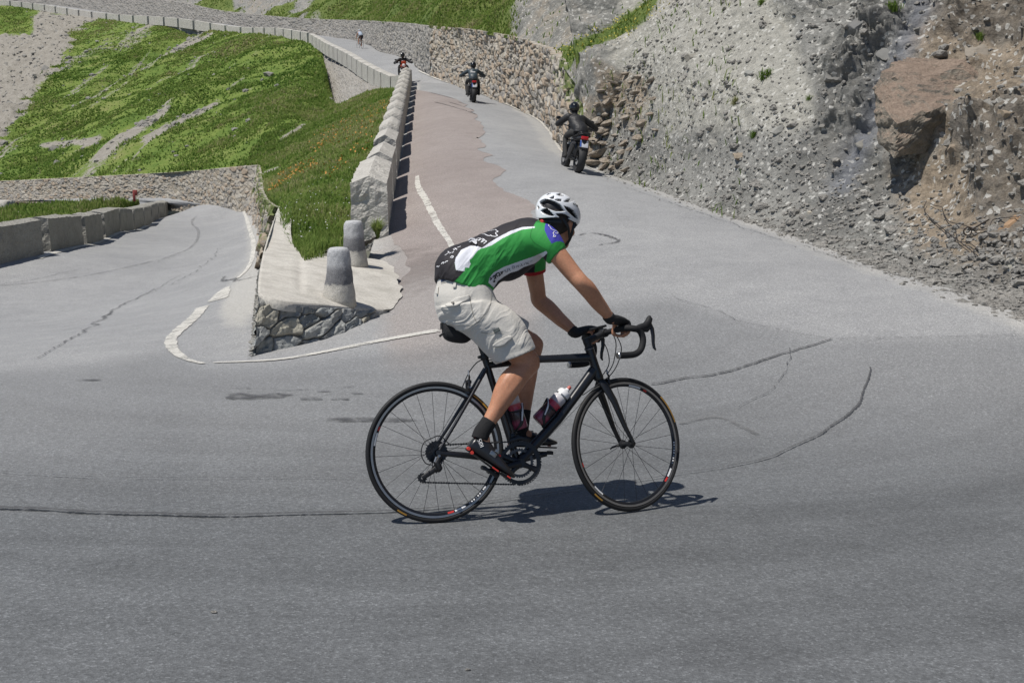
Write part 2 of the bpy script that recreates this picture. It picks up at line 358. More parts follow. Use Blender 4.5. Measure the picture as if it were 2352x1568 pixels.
CP += _dense([at(940, 205, 58), at(904, 197, 62), at(869, 178, 68), at(844, 164, 73), at(819, 147, 79), at(794, 133, 85), at(762, 117, 94), at(745, 106, 101), at(722, 93, 108)], 4)
CP = np.array([p for p in CP]); _k = []
for p in CP:
    if all((p[0] - q[0]) ** 2 + (p[1] - q[1]) ** 2 > .6 for q in _k): _k.append(p)
CP = np.array(_k)
def _tps_fit(P, lam):
    n = len(P); d = np.linalg.norm(P[:, None, :2] - P[None, :, :2], axis=-1); K = np.where(d > 0, d * d * np.log(np.maximum(d, 1e-9)), 0)
    A = np.zeros((n + 3, n + 3)); A[:n, :n] = K + lam * np.eye(n); A[:n, n] = 1; A[:n, n + 1:] = P[:, :2]; A[n, :n] = 1; A[n + 1:, :n] = P[:, :2].T
    return np.linalg.solve(A, np.r_[P[:, 2], 0, 0, 0])
_W = _tps_fit(CP, .1)
def ground(x, y):
    x = np.asarray(x, float); y = np.asarray(y, float); sh = x.shape; x = x.ravel(); y = y.ravel(); o = np.zeros(len(x))
    for i in range(0, len(x), 20000):
        s = slice(i, i + 20000); d2 = (x[s, None] - CP[None, :, 0]) ** 2 + (y[s, None] - CP[None, :, 1]) ** 2
        o[s] = (.5 * d2 * np.log(np.maximum(d2, 1e-12))) @ _W[:-3] + _W[-3] + _W[-2] * x[s] + _W[-1] * y[s]
    return o.reshape(sh)
_YS = np.geomspace(2.2, 150, 500)
def gpt(u, v, lift=0.0):
    d = ray(u, v); X = d[0] / d[1] * _YS; Z = ZCAM + d[2] / d[1] * _YS; g = ground(X, _YS) + lift
    i = np.argmax(Z < g); i = max(i, 1); a, b = Z[i - 1] - g[i - 1], Z[i] - g[i]; t = a / (a - b) if a != b else 0
    Y = _YS[i - 1] + t * (_YS[i] - _YS[i - 1]); return np.array([d[0] / d[1] * Y, Y, ZCAM + d[2] / d[1] * Y])
# ================================================================ road
PAR = np.array([[-2.04, 18.0], [-5.1, 57.0]])                       # road-side foot of the upper parapet
FARP = [at(*q)[:2] for q in ((904, 197, 62), (869, 178, 68), (844, 164, 73), (819, 147, 79), (794, 133, 85), (762, 117, 94), (745, 106, 101), (722, 93, 108), (645, 80, 118), (565, 72, 130), (494, 66, 145), (386, 58, 160), (253, 42, 178), (110, 22, 195), (31, 12, 202), (-120, -6, 220))]
REDGE = [at(*q)[:2] for q in ((1288, 348, 29), (1262, 305, 33), (1232, 275, 37.7), (1180, 249, 42.5), (1129, 228, 47.5), (1056, 200, 56), (987, 176, 63), (952, 155, 71), (940, 140, 77), (902, 127, 86), (865, 118, 94), (836, 102, 110), (770, 88, 127), (743, 84, 134), (640, 72, 142), (500, 54, 158), (400, 44, 170), (260, 27, 190), (100, 7, 210), (-120, -20, 232))]
LPAR = [at(*q)[:2] for q in ((-250, 655, 22), (0, 604, 25.5), (102, 584, 27), (193, 559, 31.5), (239, 547, 34.5), (277, 535.5, 38), (308, 525.6, 42), (332, 518.5, 46), (365, 505, 53), (392, 491.5, 60))]
LWALLB = [(-2.55, 10.6), tuple(at(583, 740, 13.4)[:2]), tuple(at(588, 690, 15.6)[:2]), tuple(at(594, 632, 20)[:2]), tuple(at(601, 575, 26)[:2]), tuple(at(590, 525, 36)[:2]), tuple(at(567, 486, 50)[:2])]
def build_road():
    pr = []
    J = [19, 18, 17, 16, 15, 14, 13, 12, 11, 10, 9, 8, 7, 6]; Fi = [15, 14, 13, 12, 11, 10, 9, 8, 7, 6, 5, 3, 1, 0]
    for a, b in zip(Fi, J): pr.append((FARP[a], REDGE[b]))
    q = lambda Y: (np.interp(Y, PAR[:, 1], PAR[:, 0]), Y)
    for Y, b in ((56, 5), (48, 4), (42, 3), (37, 2), (32, 1), (28, 0)): pr.append((q(Y), REDGE[b]))
    pr += [(q(23), at(1400, 400, 25)[:2]), (q(19.5), at(1600, 470, 20)[:2]), (q(17.5), at(1800, 535, 17.1)[:2]), ((-1.9, 15), at(2000, 610, 13.9)[:2]), ((-1.6, 13), at(2200, 670, 12)[:2]),
           ((-1.35, 12.3), at(2352, 730, 10.8)[:2]), ((-1.65, 11.8), (5.55, 8.4)), ((-1.9, 11.4), (5.9, 5)), ((-2.15, 11.1), (6.2, 1)), ((-2.4, 10.8), (5, -4)), ((-2.55, 10.6), (0, -6)),
           ((-2.6, 10.7), (-6, -5)), ((-2.66, 11), (-10, -1)), ((-2.8, 11.8), (-12.3, 5)), ((-3.0, 12.6), (-13.3, 11)), (LWALLB[1], (-13.2, 15)), (LWALLB[2], (-12.9, 18.5)), (LWALLB[3], LPAR[0]), (LWALLB[4], LPAR[2]),
           (LWALLB[5], LPAR[4]), (at(578, 500, 44)[:2], LPAR[7]), (LWALLB[6], LPAR[9])]
    I = catmull([p[0] for p in pr], len(pr) * 10); O = catmull([p[1] for p in pr], len(pr) * 10)
    t = np.linspace(-.035, 1.035, 64)[None, :, None]; P2 = I[:, None] * (1 - t) + O[:, None] * t
    P = np.concatenate([P2, ground(P2[..., 0], P2[..., 1])[..., None]], -1)
    U, V = pix(P)
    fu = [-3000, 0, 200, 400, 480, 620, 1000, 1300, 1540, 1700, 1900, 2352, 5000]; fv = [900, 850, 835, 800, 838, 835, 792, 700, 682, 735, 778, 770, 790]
    vv = V - np.interp(U, fu, fv); fresh_sheen = .47 * sstep(-25, 25, vv) + .53 * sstep(0, 460, vv); fresh_sheen = np.where(P[..., 1] < 3, 1, fresh_sheen)  # step: newer asphalt; long ramp: partly sheen falloff painted into the colour
    pk = sstep(80, -80, np.abs(U - 1060) - 190) * sstep(480, 560, V) * sstep(960, 780, V)
    tt = t[..., 0] + 0 * P[..., 0]; wd = np.linalg.norm(O - I, axis=1)[:, None]; far_y = P[..., 1]
    dust = .6 * sstep(.75, .15, (1 - tt) * wd) * sstep(8, 10, far_y) * (P[..., 0] > 0) + .7 * sstep(.7, .1, tt * wd) * sstep(13, 16, far_y) * (P[..., 0] < 0) + .9 * np.exp(-(((U - 545) / 45) ** 2 + ((V - 705) / 62) ** 2))
    return grid_obj('road', P, A_ROAD, attrs={'fresh_sheen': fresh_sheen, 'pink': pk * .8, 'dust': dust}, kind='structure', flip=True)
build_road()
def far_left_road():
    I = resample([LWALLB[6], at(500, 478, 54)[:2], at(400, 474, 58.5)[:2], at(200, 470, 66)[:2], at(0, 466, 75)[:2], at(-200, 462, 86)[:2]], 40)
    O = resample([LPAR[9], at(385, 490, 60.5)[:2] + np.array([-.1, .2]), at(350, 488, 61)[:2], at(180, 484, 67)[:2], at(0, 479, 71)[:2], at(-200, 474, 80)[:2]], 40)
    t = np.linspace(0, 1, 8)[None, :, None]; P2 = I[:, None] * (1 - t) + O[:, None] * t
    zI = np.linspace(0, -2.2, 40)[:, None] + ground(*LWALLB[6])
    P = np.concatenate([P2, np.broadcast_to(zI[..., None], (40, 8, 1))], -1); z0 = np.zeros((40, 8))
    grid_obj('road', P, A_ROAD, attrs={'fresh_sheen': z0, 'pink': z0}, kind='structure')
far_left_road()
def ribbon(name, pts, w, mat, lift=.005, n=60, jag=0, lab=None, wob=.16, xy=False):
    P = np.array([gpt(*p)[:2] for p in pts]) if not xy else np.array(pts, float)
    P = resample(catmull(P, 12 * len(P)), n); T = np.gradient(P, axis=0); T /= np.linalg.norm(T, axis=1, keepdims=True) + 1e-9; N = np.stack([-T[:, 1], T[:, 0]], 1)
    if jag: P = P + N * (jag * fbm(np.c_[P * 2.2, np.full(n, 3.)], 4, 21) * 2)[:, None]
    ww = np.interp(np.linspace(0, 1, n), np.linspace(0, 1, len(np.atleast_1d(w))), np.atleast_1d(w)) * (1 + wob * RNG.uniform(-1, 1, n)) / 2
    Q = np.stack([P - N * ww[:, None], P + N * ww[:, None]], 1); Z = ground(Q[..., 0], Q[..., 1]) + lift + .0006 * np.maximum(Q[..., 1] - 18, 0)
    o = grid_obj(name, np.concatenate([Q, Z[..., None]], -1), mat, kind='structure'); return o
def lane_patch():
    Lp = [(906, 712), (930, 640), (905, 560), (894, 520), (904, 453), (924, 357), (941, 282), (949, 232), (952, 206)]
    Rp = [(1290, 690), (1268, 590), (1235, 520), (1197, 455), (1158, 417), (1128, 369), (1099, 318), (1094, 266), (1040, 226)]
    L = catmull([gpt(*p)[:2] for p in Lp], 160); R = catmull([gpt(*p)[:2] for p in Rp], 160)
    R = R + (fbm(np.c_[R * .9, R[:, :1] * 0], 4, 8) * .35)[:, None] * np.array([1, 0])
    L[0:40] += (fbm(np.c_[L[:40] * .9, L[:40, :1] * 0], 4, 9) * .3)[:, None] * np.array([1, .4])
    t = np.linspace(0, 1, 30)[None, :, None]; P2 = L[:, None] * (1 - t) + R[:, None] * t
    Z = ground(P2[..., 0], P2[..., 1]) + .0045 + .0004 * np.maximum(P2[..., 1] - 18, 0)
    grid_obj('road_surface_patch', np.concatenate([P2, Z[..., None]], -1), A_LANE, kind='structure', flip=True, attrs={'fade': np.broadcast_to(np.linspace(0, 1, 160)[:, None] * 3.2, (160, 30)) * np.ones((160, 30))})
lane_patch()
WH = .11
ribbon('road_marking', [(958, 405), (961, 430), (975, 455), (990, 485), (1005, 515), (1020, 537), (1038, 566), (1050, 590)], [.08, .13, .11, .08], M_PAINT, .010, 140, .004)
ribbon('road_marking', [(1008, 760), (960, 768), (860, 786), (760, 806), (660, 824), (590, 830), (490, 834)], [.13, .12, .11, .09, .05], M_PAINT, .010, 140, .004)
ribbon('road_marking', [(468, 836), (430, 826), (402, 808), (392, 785), (402, 768), (440, 735), (466, 705)], [.05, .13, .16, .18, .18], M_PAINT, .010, 110, .004)
ribbon('road_marking', [(500, 690), (516, 666), (522, 660)], [.3, .26, .1], M_PAINT, .010, 40, .006)
ribbon('road_marking', [(545, 640), (570, 615), (580, 590), (583, 565), (576, 535), (568, 510), (560, 482)], [.09, .12, .12, .1], M_PAINT, .010, 110, .004)
ribbon('road_marking', [(1400, 408), (1330, 372), (1288, 347), (1262, 304), (1232, 274), (1180, 248), (1129, 227), (1056, 199), (1000, 181), (962, 164)], [.03, .10, .12, .12, .12], M_PAINT, .010, 120, .0)
ribbon('road_marking', [(90, 594), (160, 573), (240, 552), (300, 532), (352, 514)], .16, M_PAINT, .010, 60, .0)
# cracks, tar seams and tyre marks
CR = [([(-60, 1168), (100, 1174), (250, 1182), (500, 1187), (700, 1182), (880, 1178), (1040, 1166), (1250, 1138), (1400, 1118), (1560, 1092), (1740, 1060), (1850, 1016), (1945, 955), (1985, 905), (1998, 845)], [.035, .03, .012, .008, .012, .02, .012], .03),
      ([(1500, 886), (1600, 866), (1700, 845), (1800, 814), (1910, 780)], [.03, .035, .02], .05), ([(69, 826), (112, 809), (159, 783), (215, 749), (258, 714), (327, 680), (370, 658), (410, 634)], [.015, .05, .09, .06, .02], .06),
      ([(330, 680), (420, 640), (470, 608), (500, 580), (520, 560)], [.02, .03, .02], .1), ([(0, 655), (90, 640), (180, 620)], .02, .03), ([(1310, 540), (1350, 536), (1385, 545), (1410, 556), (1385, 566)], [.04, .1, .07], .1),
      ([(1905, 780), (2060, 777), (2200, 774), (2352, 771)], .012, .02), ([(1540, 682), (1640, 712), (1720, 742), (1900, 779)], .012, .03), ([(0, 1088), (160, 1096), (420, 1102), (700, 1100), (860, 1104)], [.01, .014, .006], .02),
      ([(1700, 940), (1760, 900), (1800, 860), (1815, 800)], .01, .03), ([(355, 605), (400, 590), (460, 575)], .02, .05), ([(2200, 660), (2000, 618), (1800, 552), (1600, 488), (1440, 432)], [.02, .03, .02], .06), ([(505, 640), (540, 646), (590, 636)], [.08, .12, .04], .1)]
M_ARC = m_stain('long_tar_seam', (.055, .055, .057), .28, .48, 16)
CR[0] = (CR[0][0], np.array(CR[0][1]) * 1.25, .02)
for pts, w, j in CR[:2]: ribbon('road_crack', pts, np.array(w) * .8, M_ARC, .014, 400, j * .6, wob=.5)
for pts, w, j in CR[2:]: ribbon('road_crack', pts, np.array(w) * .72, M_CRACK, .014, 260, j, wob=.7)
ribbon('tyre_mark', [(-30, 660), (120, 645), (220, 630), (320, 608), (400, 586), (450, 556), (455, 530), (441, 512), (452, 498)], [.06, .07, .12, .12], M_SKID, .012, 80)
ribbon('tyre_mark', [(1740, 1000), (1650, 960), (1560, 975)], .05, M_SKID, .012, 40)
for u, v, lx, ly in ((595, 912, .26, .12), (716, 917, .09, .05), (545, 906, .1, .05), (650, 897, .09, .02), (690, 896, .06, .02), (780, 918, .08, .03), (560, 893, .07, .02), (745, 900, .06, .02), (820, 905, .05, .02), (205, 874, .12, .04), (850, 965, .3, .08), (800, 890, .05, .02), (630, 905, .05, .02)):  # damp stains; the widest, left of the cyclist, is a faint painted shadow
    c = gpt(u, v); a = np.linspace(0, 2 * PI, 40, endpoint=False); rr = 1 + .35 * fbm(np.c_[np.cos(a) * 1.5 + u, np.sin(a) * 1.5, a * 0], 3, 4)
    xy = np.c_[c[0] + np.cos(a) * lx * rr, c[1] + np.sin(a) * ly * rr]; xy = np.vstack([xy, c[:2]])
    mesh_obj('damp_stain_and_shadow', np.c_[xy, ground(xy[:, 0], xy[:, 1]) + .0095], [(i, (i + 1) % 40, 40) for i in range(40)], M_WET_SHADOW)['kind'] = 'structure'
# ================================================================ retaining walls (masonry built as real relief)
def masonry(name, B, T, mat, label, cat, nc, nr, cell=(.42, .26), relief=.09, back=.6, seed=1, moss=None, flip=False, bulge=.08, group=None):
    """B, T: foot and crest polylines (same count); front skin with stone relief, crest and back"""
    B = catmull(B, nc); T = catmull(T, nc)
    s = np.r_[0, np.cumsum(np.linalg.norm(np.diff(.5 * (B + T), axis=0), axis=1))]
    t = np.linspace(0, 1, nr)[:, None, None]; P = B[None] * (1 - t) + T[None] * t; H = np.linalg.norm(T - B, axis=1)
    Us = np.broadcast_to(s[None], (nr, nc)); Vs = t[..., 0] * H[None]
    N = grid_normals(P); N = N * np.sign(np.mean(np.sum(N * (np.array([0, 0, ZCAM]) - P), -1)))
    wv = fbm(np.stack([Us * 1.1, Vs * 1.1, Us * 0 + seed], -1), 4, seed) * .8
    f1, e, cid = voro(Us / cell[0] + wv, Vs / cell[1] + wv * 1.3, seed)
    rel_ = (sstep(0, .16, e) * (.35 + .85 * cid) - .35) * relief + bulge * fbm(np.stack([Us * .35, Vs * .5, Us * 0], -1), 3, seed + 4) + .3 * relief * fbm(np.stack([Us * 5, Vs * 5, Us * 0], -1), 3, seed + 2)
    P = P + N * rel_[..., None]
    crest = P[-1] + np.array([0, 0, .03]); bk = crest - N[-1] * back; bk2 = bk - np.array([0, 0, .5])
    P = np.concatenate([P, crest[None] * .5 + bk[None] * .5, bk[None], bk2[None]], 0)
    pad = lambda a, v: np.concatenate([a, np.full((3, nc), v)], 0)
    ms = np.zeros_like(Us) if moss is None else moss(Us / s[-1], t[..., 0])
    o = grid_obj(name, P, mat, attrs={'cell': pad(cid, .5), 'edge': pad(e, .5), 'moss': pad(np.broadcast_to(ms, Us.shape), .2)}, flip=flip)
    return tag(o, label, cat, group)
# valley wall behind the lower road
WB = [at(567, 486, 50), at(520, 482, 51.8), at(400, 474, 58.5), at(200, 470, 66), at(0, 466, 75), at(-200, 462, 86), at(-700, 450, 110)]
for w_ in WB: w_[2] -= .25
WT = [at(594, 378, 50), at(520, 385, 52.1), at(400, 396, 58.8), at(200, 406, 66.4), at(0, 416, 75.4), at(-200, 424, 86.4), at(-700, 415, 110.4)]
masonry('retaining_wall', WB, WT, M_WALL_W, 'pale warm stone wall holding up the green slope behind the lower road', 'wall', 1100, 72, (.36, .17), .075, seed=3, moss=lambda u, v: .35 * (v > .9))
# side wall along the lower road, from that wall to the platform
SBp = [at(567, 486, 50), at(588, 520, 37), at(601, 565, 27), at(594, 625, 20.4)]
STp = [at(594, 378, 50), at(606, 440, 36.5), at(618, 462, 26), at(636, 476, 20.2)]
for w_ in SBp: w_[2] -= .2
masonry('retaining_wall', SBp, STp, M_WALL_W, 'mossy side wall climbing along the right edge of the lower road', 'wall', 420, 60, (.42, .28), .14, seed=9, moss=lambda u, v: .45 + .5 * v, flip=True)
# long wall above the upper road
QB = [(1372, 396, 24.6), (1335, 375, 26.3), (1300, 352, 28.3), (1264, 305, 33), (1234, 275, 37.7), (1182, 249, 42.5), (1131, 228, 47.5), (1060, 200, 56), (991, 175, 63), (957, 154, 71), (946, 138, 77), (908, 125, 86), (871, 116, 94), (842, 100, 110), (775, 86, 127), (748, 82, 134), (640, 70, 142), (500, 52, 158), (400, 42, 170), (260, 25, 190), (100, 5, 210), (-120, -22, 232)]
QT = [345, 225, 160, 118, 103, 86, 76, 66, 60, 57, 55, 52, 50, 48, 46, 45, 39, 24, 4, -14, -36, -62]
UWB = [at(*q) for q in QB]; UWT = [at(q[0] + 6, v, q[2] + .45) for q, v in zip(QB, QT)]
for i_, w_ in enumerate(UWB): w_[2] -= .15 + 2.2 * float(sstep(128, 145, w_[1]))
nW = 8
masonry('retaining_wall', UWB[1:nW + 1], UWT[1:nW + 1], M_WALL_W, 'rough tan rubble wall rising straight from the right edge of the upper road', 'wall', 1300, 110, (.33, .20), .14, seed=14, bulge=.32, moss=lambda u, v: .72 * sstep(.35, 0, u) * sstep(.2, .8, v) + .25)
masonry('retaining_wall', UWB[nW:], UWT[nW:], M_WALL_G, 'long grey stone wall standing above the far bend of the upper road', 'wall', 1400, 64, (.40, .22), .11, seed=21, bulge=.15, moss=lambda u, v: .2 + 0 * v)
# wall carrying the far parapet
KB = [at(930, 214, 58.6), at(880, 212, 62), at(830, 222, 66.5), at(775, 252, 72), at(752, 240, 82), at(742, 150, 96)]
KT = [at(920, 202, 59.5), at(880, 183.5, 65.5), at(832, 157, 76), at(785, 129.5, 88), at(762, 118.5, 94), at(738, 104, 102)]
masonry('retaining_wall', KB, KT, M_WALL_G, 'grey rubble wall under the row of parapet blocks beyond the kink in the upper road', 'wall', 520, 100, (.34, .22), .10, seed=31, bulge=.1)
LB_ = [at(520, 92, 144), at(480, 92, 148), at(430, 90, 153), at(390, 74, 158)]; LT_ = [at(520, 64, 143), at(480, 59, 147), at(430, 56.5, 153), at(390, 52, 158.5)]
masonry('retaining_wall', LB_, LT_, M_WALL_G, 'short pale wall showing under the top road parapet above the green slope', 'wall', 120, 30, (.6, .45), .1, seed=37)
# ================================================================ green hillside between the two roads
nlb = lambda Y: np.array([np.interp(Y, PAR[:, 1], PAR[:, 0]) - .46, Y])
def g3(xy, dz=0): return np.array([xy[0], xy[1], float(ground(xy[0], xy[1])) + dz])
HT = [at(872, 540, 16.6), g3(nlb(18), .0), g3(nlb(23)), g3(nlb(30)), g3(nlb(40)), g3(nlb(50)), at(914, 203, 58.5), at(836, 216, 65.5), at(772, 246, 72), at(745, 150, 92), at(728, 104, 106), at(645, 81, 117.6), at(565, 73, 129.5), at(494, 69, 144), at(440, 82, 150), at(386, 62, 159.5), at(253, 44, 177.5), at(110, 26, 194.5), at(31, 14, 201.5), at(-120, -4, 219), at(-560, -60, 262)]
HL = [at(690, 588, 15.2), at(652, 545, 17.2), at(641, 477, 20.4), at(620, 461, 26), at(613, 448, 31), at(607, 436, 38), at(602, 405, 44), at(597, 378, 50.3), at(585, 379.5, 51), at(500, 388, 54), at(330, 399, 61.5), at(160, 408, 68.5), at(30, 414, 74.5), at(-100, 420, 80), at(-170, 423, 84), at(-230, 425, 88), at(-360, 430, 96), at(-520, 440, 108), at(-650, 446, 118), at(-800, 452, 130), at(-1500, 470, 150)]
def hill():
    nc, nr = 640, 220
    T = catmull(HT, nc); L = catmull(HL, nc); t = (np.linspace(0, 1, nr) ** 1.0)[:, None, None]
    P = T[None] * t + L[None] * (1 - t)
    k = np.linspace(0, len(HT) - 1, nc)[None] + 0 * t[..., 0]; tt = t[..., 0] + 0 * k
    edge = np.minimum(1, np.minimum(tt, 1 - tt) * 9)
    far = sstep(8, 11, k)
    P[..., 2] += edge * ((.10 + .55 * far) * fbm(P * .16, 4, 40) + (.05 + .18 * far) * fbm(P * .7, 4, 44) + .7 * far * fbm(np.stack([k * 1.3, tt * .5, k * 0], -1), 3, 47))
    P[..., 2] += edge * np.exp(-((k - 8.6) / .9) ** 2) * 1.1 * sstep(0, .5, tt)
    U, V = pix(P)
    st = fbm(np.stack([k * 3.1 + .6 * fbm(P * .1, 2, 3), tt * 1.3, k * 0 + 2], -1), 4, 50)                  # runnels down the fall line
    st2 = fbm(np.stack([k * 7.5, tt * 2.2, k * 0 + 8], -1), 4, 55)
    bare = far * np.clip(.46 * sstep(.05, .45, st) + .34 * sstep(.1, .45, st2), 0, .62)
    a = lambda x, c, w: np.exp(-((x - c) / w) ** 2)
    path = lambda u0, v0, u1, v1, w: np.exp(-(((V - (v0 + (v1 - v0) * (U - u0) / (u1 - u0))) / w) ** 2)) * sstep(min(u0, u1) - 25, min(u0, u1) + 15, U) * sstep(max(u0, u1) + 25, max(u0, u1) - 15, U)
    nz = fbm(P * .3, 4, 60)
    bare += .62 * np.maximum.reduce([path(230, 350, 345, 275, 13), path(330, 322, 500, 238, 8), path(340, 290, 380, 255, 8), path(395, 120, 490, 78, 7), path(90, 335, 230, 322, 10), path(645, 320, 700, 285, 7), path(600, 400, 640, 385, 6), path(470, 280, 640, 160, 5) * .6, path(160, 215, 250, 150, 8) * .8, path(200, 250, 300, 185, 7) * .7, path(290, 190, 350, 110, 7) * .7])
    line = 60 + (250 - U) * 1.0                                                             # rocky scree in the far left corner
    scree = sstep(20, -30, V - (330 - 1.35 * U) - 60 * nz) * sstep(265, 190, U - 40 * nz) * sstep(30, 40, V)
    bare = np.maximum(bare, scree * .85)
    bare *= 1 - .9 * (sstep(95, 60, U) * sstep(95, 80, V) * sstep(15, 22, V))
    bare = np.where(k < 1.2, np.maximum(bare, .7 * sstep(.9, .25, k) * sstep(.1, .4, tt)), bare)
    bare = np.clip(bare, 0, .8)
    P[..., 2] += scree * .8 * np.abs(fbm(P * .55, 4, 71, ridged=True)) * edge
    o = grid_obj('hillside', P, M_GRASS, attrs={'bare': bare}, kind='structure', flip=True)
    return P, bare, k, tt
HP, HBARE, HK, HTT = hill()
# slope above the long wall, running on into the rock face on the right: one surface
CE = [at(1350, 382, 26.0), at(1400, 400, 25), at(1600, 470, 20), at(1800, 535, 17.1), at(2000, 610, 13.9), at(2200, 670, 12), at(2352, 730, 10.8), np.array([5.5, 8.4, 0]), np.array([5.85, 5.0, 0]), np.array([6.1, 1.0, 0]), np.array([6.3, -4, 0])]
def rock_slope():
    S = [p - np.array([0, 0, .12]) for p in UWT[:0:-1]]; n0 = len(S); BD = [p[:2] for p in UWB[:0:-1]]
    for c in CE: c = c.copy(); c[2] = ground(c[0], c[1]) - .04; S.append(c); BD.append(c[:2])
    m = len(S); per = np.concatenate([np.linspace(0, 12, 260, endpoint=False), np.linspace(12, n0 - 1, 330, endpoint=False), np.linspace(n0 - 1, n0 + 6, 860, endpoint=False), np.linspace(n0 + 6, m - 1, 50)])
    nc, nr = len(per), 420; T = catmull(S, 0, per); d = np.c_[np.gradient(catmull(BD, 0, per), axis=0), np.zeros(nc)]; d /= np.linalg.norm(d, axis=1, keepdims=True)
    for _ in range(60): d[1:-1] = (d[:-2] + d[1:-1] + d[2:]) / 3
    d /= np.linalg.norm(d, axis=1, keepdims=True); up = np.stack([-d[:, 1], d[:, 0], 0 * d[:, 0]], 1)
    q = per - n0 + 0.0                                                     # 0 at the wall's near end, growing towards the viewer
    a = sstep(-1.5, 1.2, q); s = np.linspace(0, 1, nr); far = np.clip(-q / 12, 0, 1)
    D = 15.5 * a + (1 - a) * (20 + 52 * far); H = 13.5 * a + (1 - a) * (15 + 40 * far); hb = 2.5 * sstep(4.2, .3, q) * a
    px = np.interp(s, [0, .06, .12, .3, .6, 1], [0, .048, .097, .258, .53, 1]); pz = np.interp(s, [0, .06, .12, .3, .6, 1], [0, .006, .045, .225, .55, 1]); fx = s ** 1.35
    X = px[:, None] * a[None] + fx[:, None] * (1 - a[None]); Z = pz[:, None] * a[None] + fx[:, None] * (1 - a[None])
    P = T[None] + up[None] * (X * D[None])[..., None]; P[..., 2] += Z * H[None] + hb[None] * sstep(.15, 1.5, (X * D[None]))
    P[..., :2] -= up[None, :, :2] * (.25 * a[None, :, None])
    A = a[None] + 0 * X; Q = q[None] + 0 * X; ss = s[:, None] + 0 * X
    N = grid_normals(P); N = N * np.sign(np.mean(N[..., 2]))
    U, V = pix(P); fr = P[..., 1] > 3; U = np.where(fr, U, 4000); V = np.where(fr, V, 900)
    nz = fbm(P * .22, 4, 86); am = sstep(.05, .2, ss) * A + (1 - A) * sstep(0, .06, ss)
    smooth = sstep(1400, 1470, U + 50 * nz) * sstep(1850, 1760, U + 60 * nz - .25 * V) * sstep(330, 240, V + 60 * nz)
    grass = np.maximum.reduce([sstep(-25, 25, (150 - .42 * (U - 1240)) - V + 70 * nz + 40) * sstep(1590, 1480, U + 60 * nz) * sstep(1180, 1260, U + 40 * nz) * sstep(-.9, .6, (V - 140 + .48 * (U - 1230)) / 60 + nz),
        sstep(640, 800, U + 90 * nz) * sstep(1250, 1120, U + 80 * nz), .9 * sstep(440, 480, U) * sstep(560, 520, U), .8 * sstep(-.05, .25, nz) * sstep(1210, 1150, U)])
    grass *= sstep(2.5, .5, Q)
    dip = np.stack([P[..., 0] * .55 + P[..., 2] * .75, P[..., 1] * .3, P[..., 2] * 1.1 - P[..., 0] * .75 + P[..., 1] * .15], -1)
    big = fbm(P * .2, 3, 101); rid = fbm(P * np.array([.55, .55, .8]), 4, 103, ridged=True); led = fbm(dip * np.array([.45, .45, 2.2]), 5, 107, ridged=True); fine = fbm(P * 2.8, 4, 111)
    band = np.exp(-((U - (2060 - .42 * V)) / 85) ** 2) * sstep(460, 380, V)                 # dark broken band under the netting
    ledz = np.clip(np.maximum.reduce([band, sstep(2120, 2230, U) * sstep(160, 60, V), np.exp(-((U - 1990 + .9 * (V - 420)) / 70) ** 2) * sstep(330, 400, V) * sstep(590, 540, V), sstep(2180, 2320, U) * sstep(270, 330, V)]), 0, 1)
    rk = (1 - .8 * smooth) * (1 - .8 * grass)
    stp = P[..., 2] * 1.0 - P[..., 0] * .28 + P[..., 1] * .12 + .5 * big; stair = (np.floor(stp / .55) + sstep(.5, 1, stp / .55 - np.floor(stp / .55))) * .55 - stp
    bl = fbm(P * .9 + 5, 4, 119); rz = np.clip(ledz + sstep(.12, .4, bl) * .75 * rk, 0, 1)
    ca, sa = math.cos(.45), math.sin(.45); f_u = (P[..., 1] * ca + P[..., 2] * sa); f_v = (P[..., 2] * ca - P[..., 1] * sa) + .12 * fine
    fm = np.clip(.48 + 1.5 * fbm(P * .35 + 9, 3, 131) + .5 * ledz, .05, 1) * rk
    plates = .34 * facets(f_u * .55 + .15 * fine, f_v * .85, 141) + .15 * facets(f_u * 1.5 + .2 * fine, f_v * 2.4, 143) + .06 * facets(f_u * 4.2, f_v * 6.5, 147)
    h = am * A * (1.0 * fm * plates + .6 * big * (.4 + rk) + rk * (.26 * rid + .14 * led * rz) + .50 * ledz * (led - .25) - .55 * rz * stair * (.5 + .8 * fbm(P * .6, 3, 121)) + .055 * fine * (rk + .3))
    h += (1 - A) * am * (1.0 * fbm(P * .12, 3, 80) + .3 * fbm(P * .5, 4, 84) + .34 * rk * rid + .10 * rk * fine)
    for fq, am_, sd in ((2.4, .30, 6), (8.5, .032, 16)):
        f1, e, cid = voro(P[..., 1] * fq + P[..., 0] * fq * .3 + fine * .5, P[..., 2] * fq * 1.35 + P[..., 0] * fq * .5 + fine * .5, sd)
        h += (am * A * rk * (1.0 if fq > 5 else rz) + .3 * A * sstep(0, .06, ss) * (1 - am)) * am_ * (np.maximum(cid - .35, 0)) * sstep(0, .28, e)
    rubble = sstep(1350, 1400, U) * sstep(1520, 1470, U) * sstep(150, 190, V)
    P = P + N * h[..., None]
    U, V = pix(P); U = np.where(fr, U, 4000); V = np.where(fr, V, 900)
    rust = np.clip(np.maximum.reduce([(.72 * sstep(2230, 2320, U + 60 * big) * sstep(250, 330, V)), .62 * sstep(1950, 2120, U + 120 * nz) * sstep(280, 400, V), .60 * sstep(2020, 2190, U + 80 * nz), .62 * rubble, .42 * sstep(1540, 1440, U) * sstep(180, 240, V), .30 * sstep(.05, .3, nz) * A, .28 * (1 - A) * (1 - grass)]), 0, .75) * np.where(A > .5, sstep(.02, .1, ss), 1)
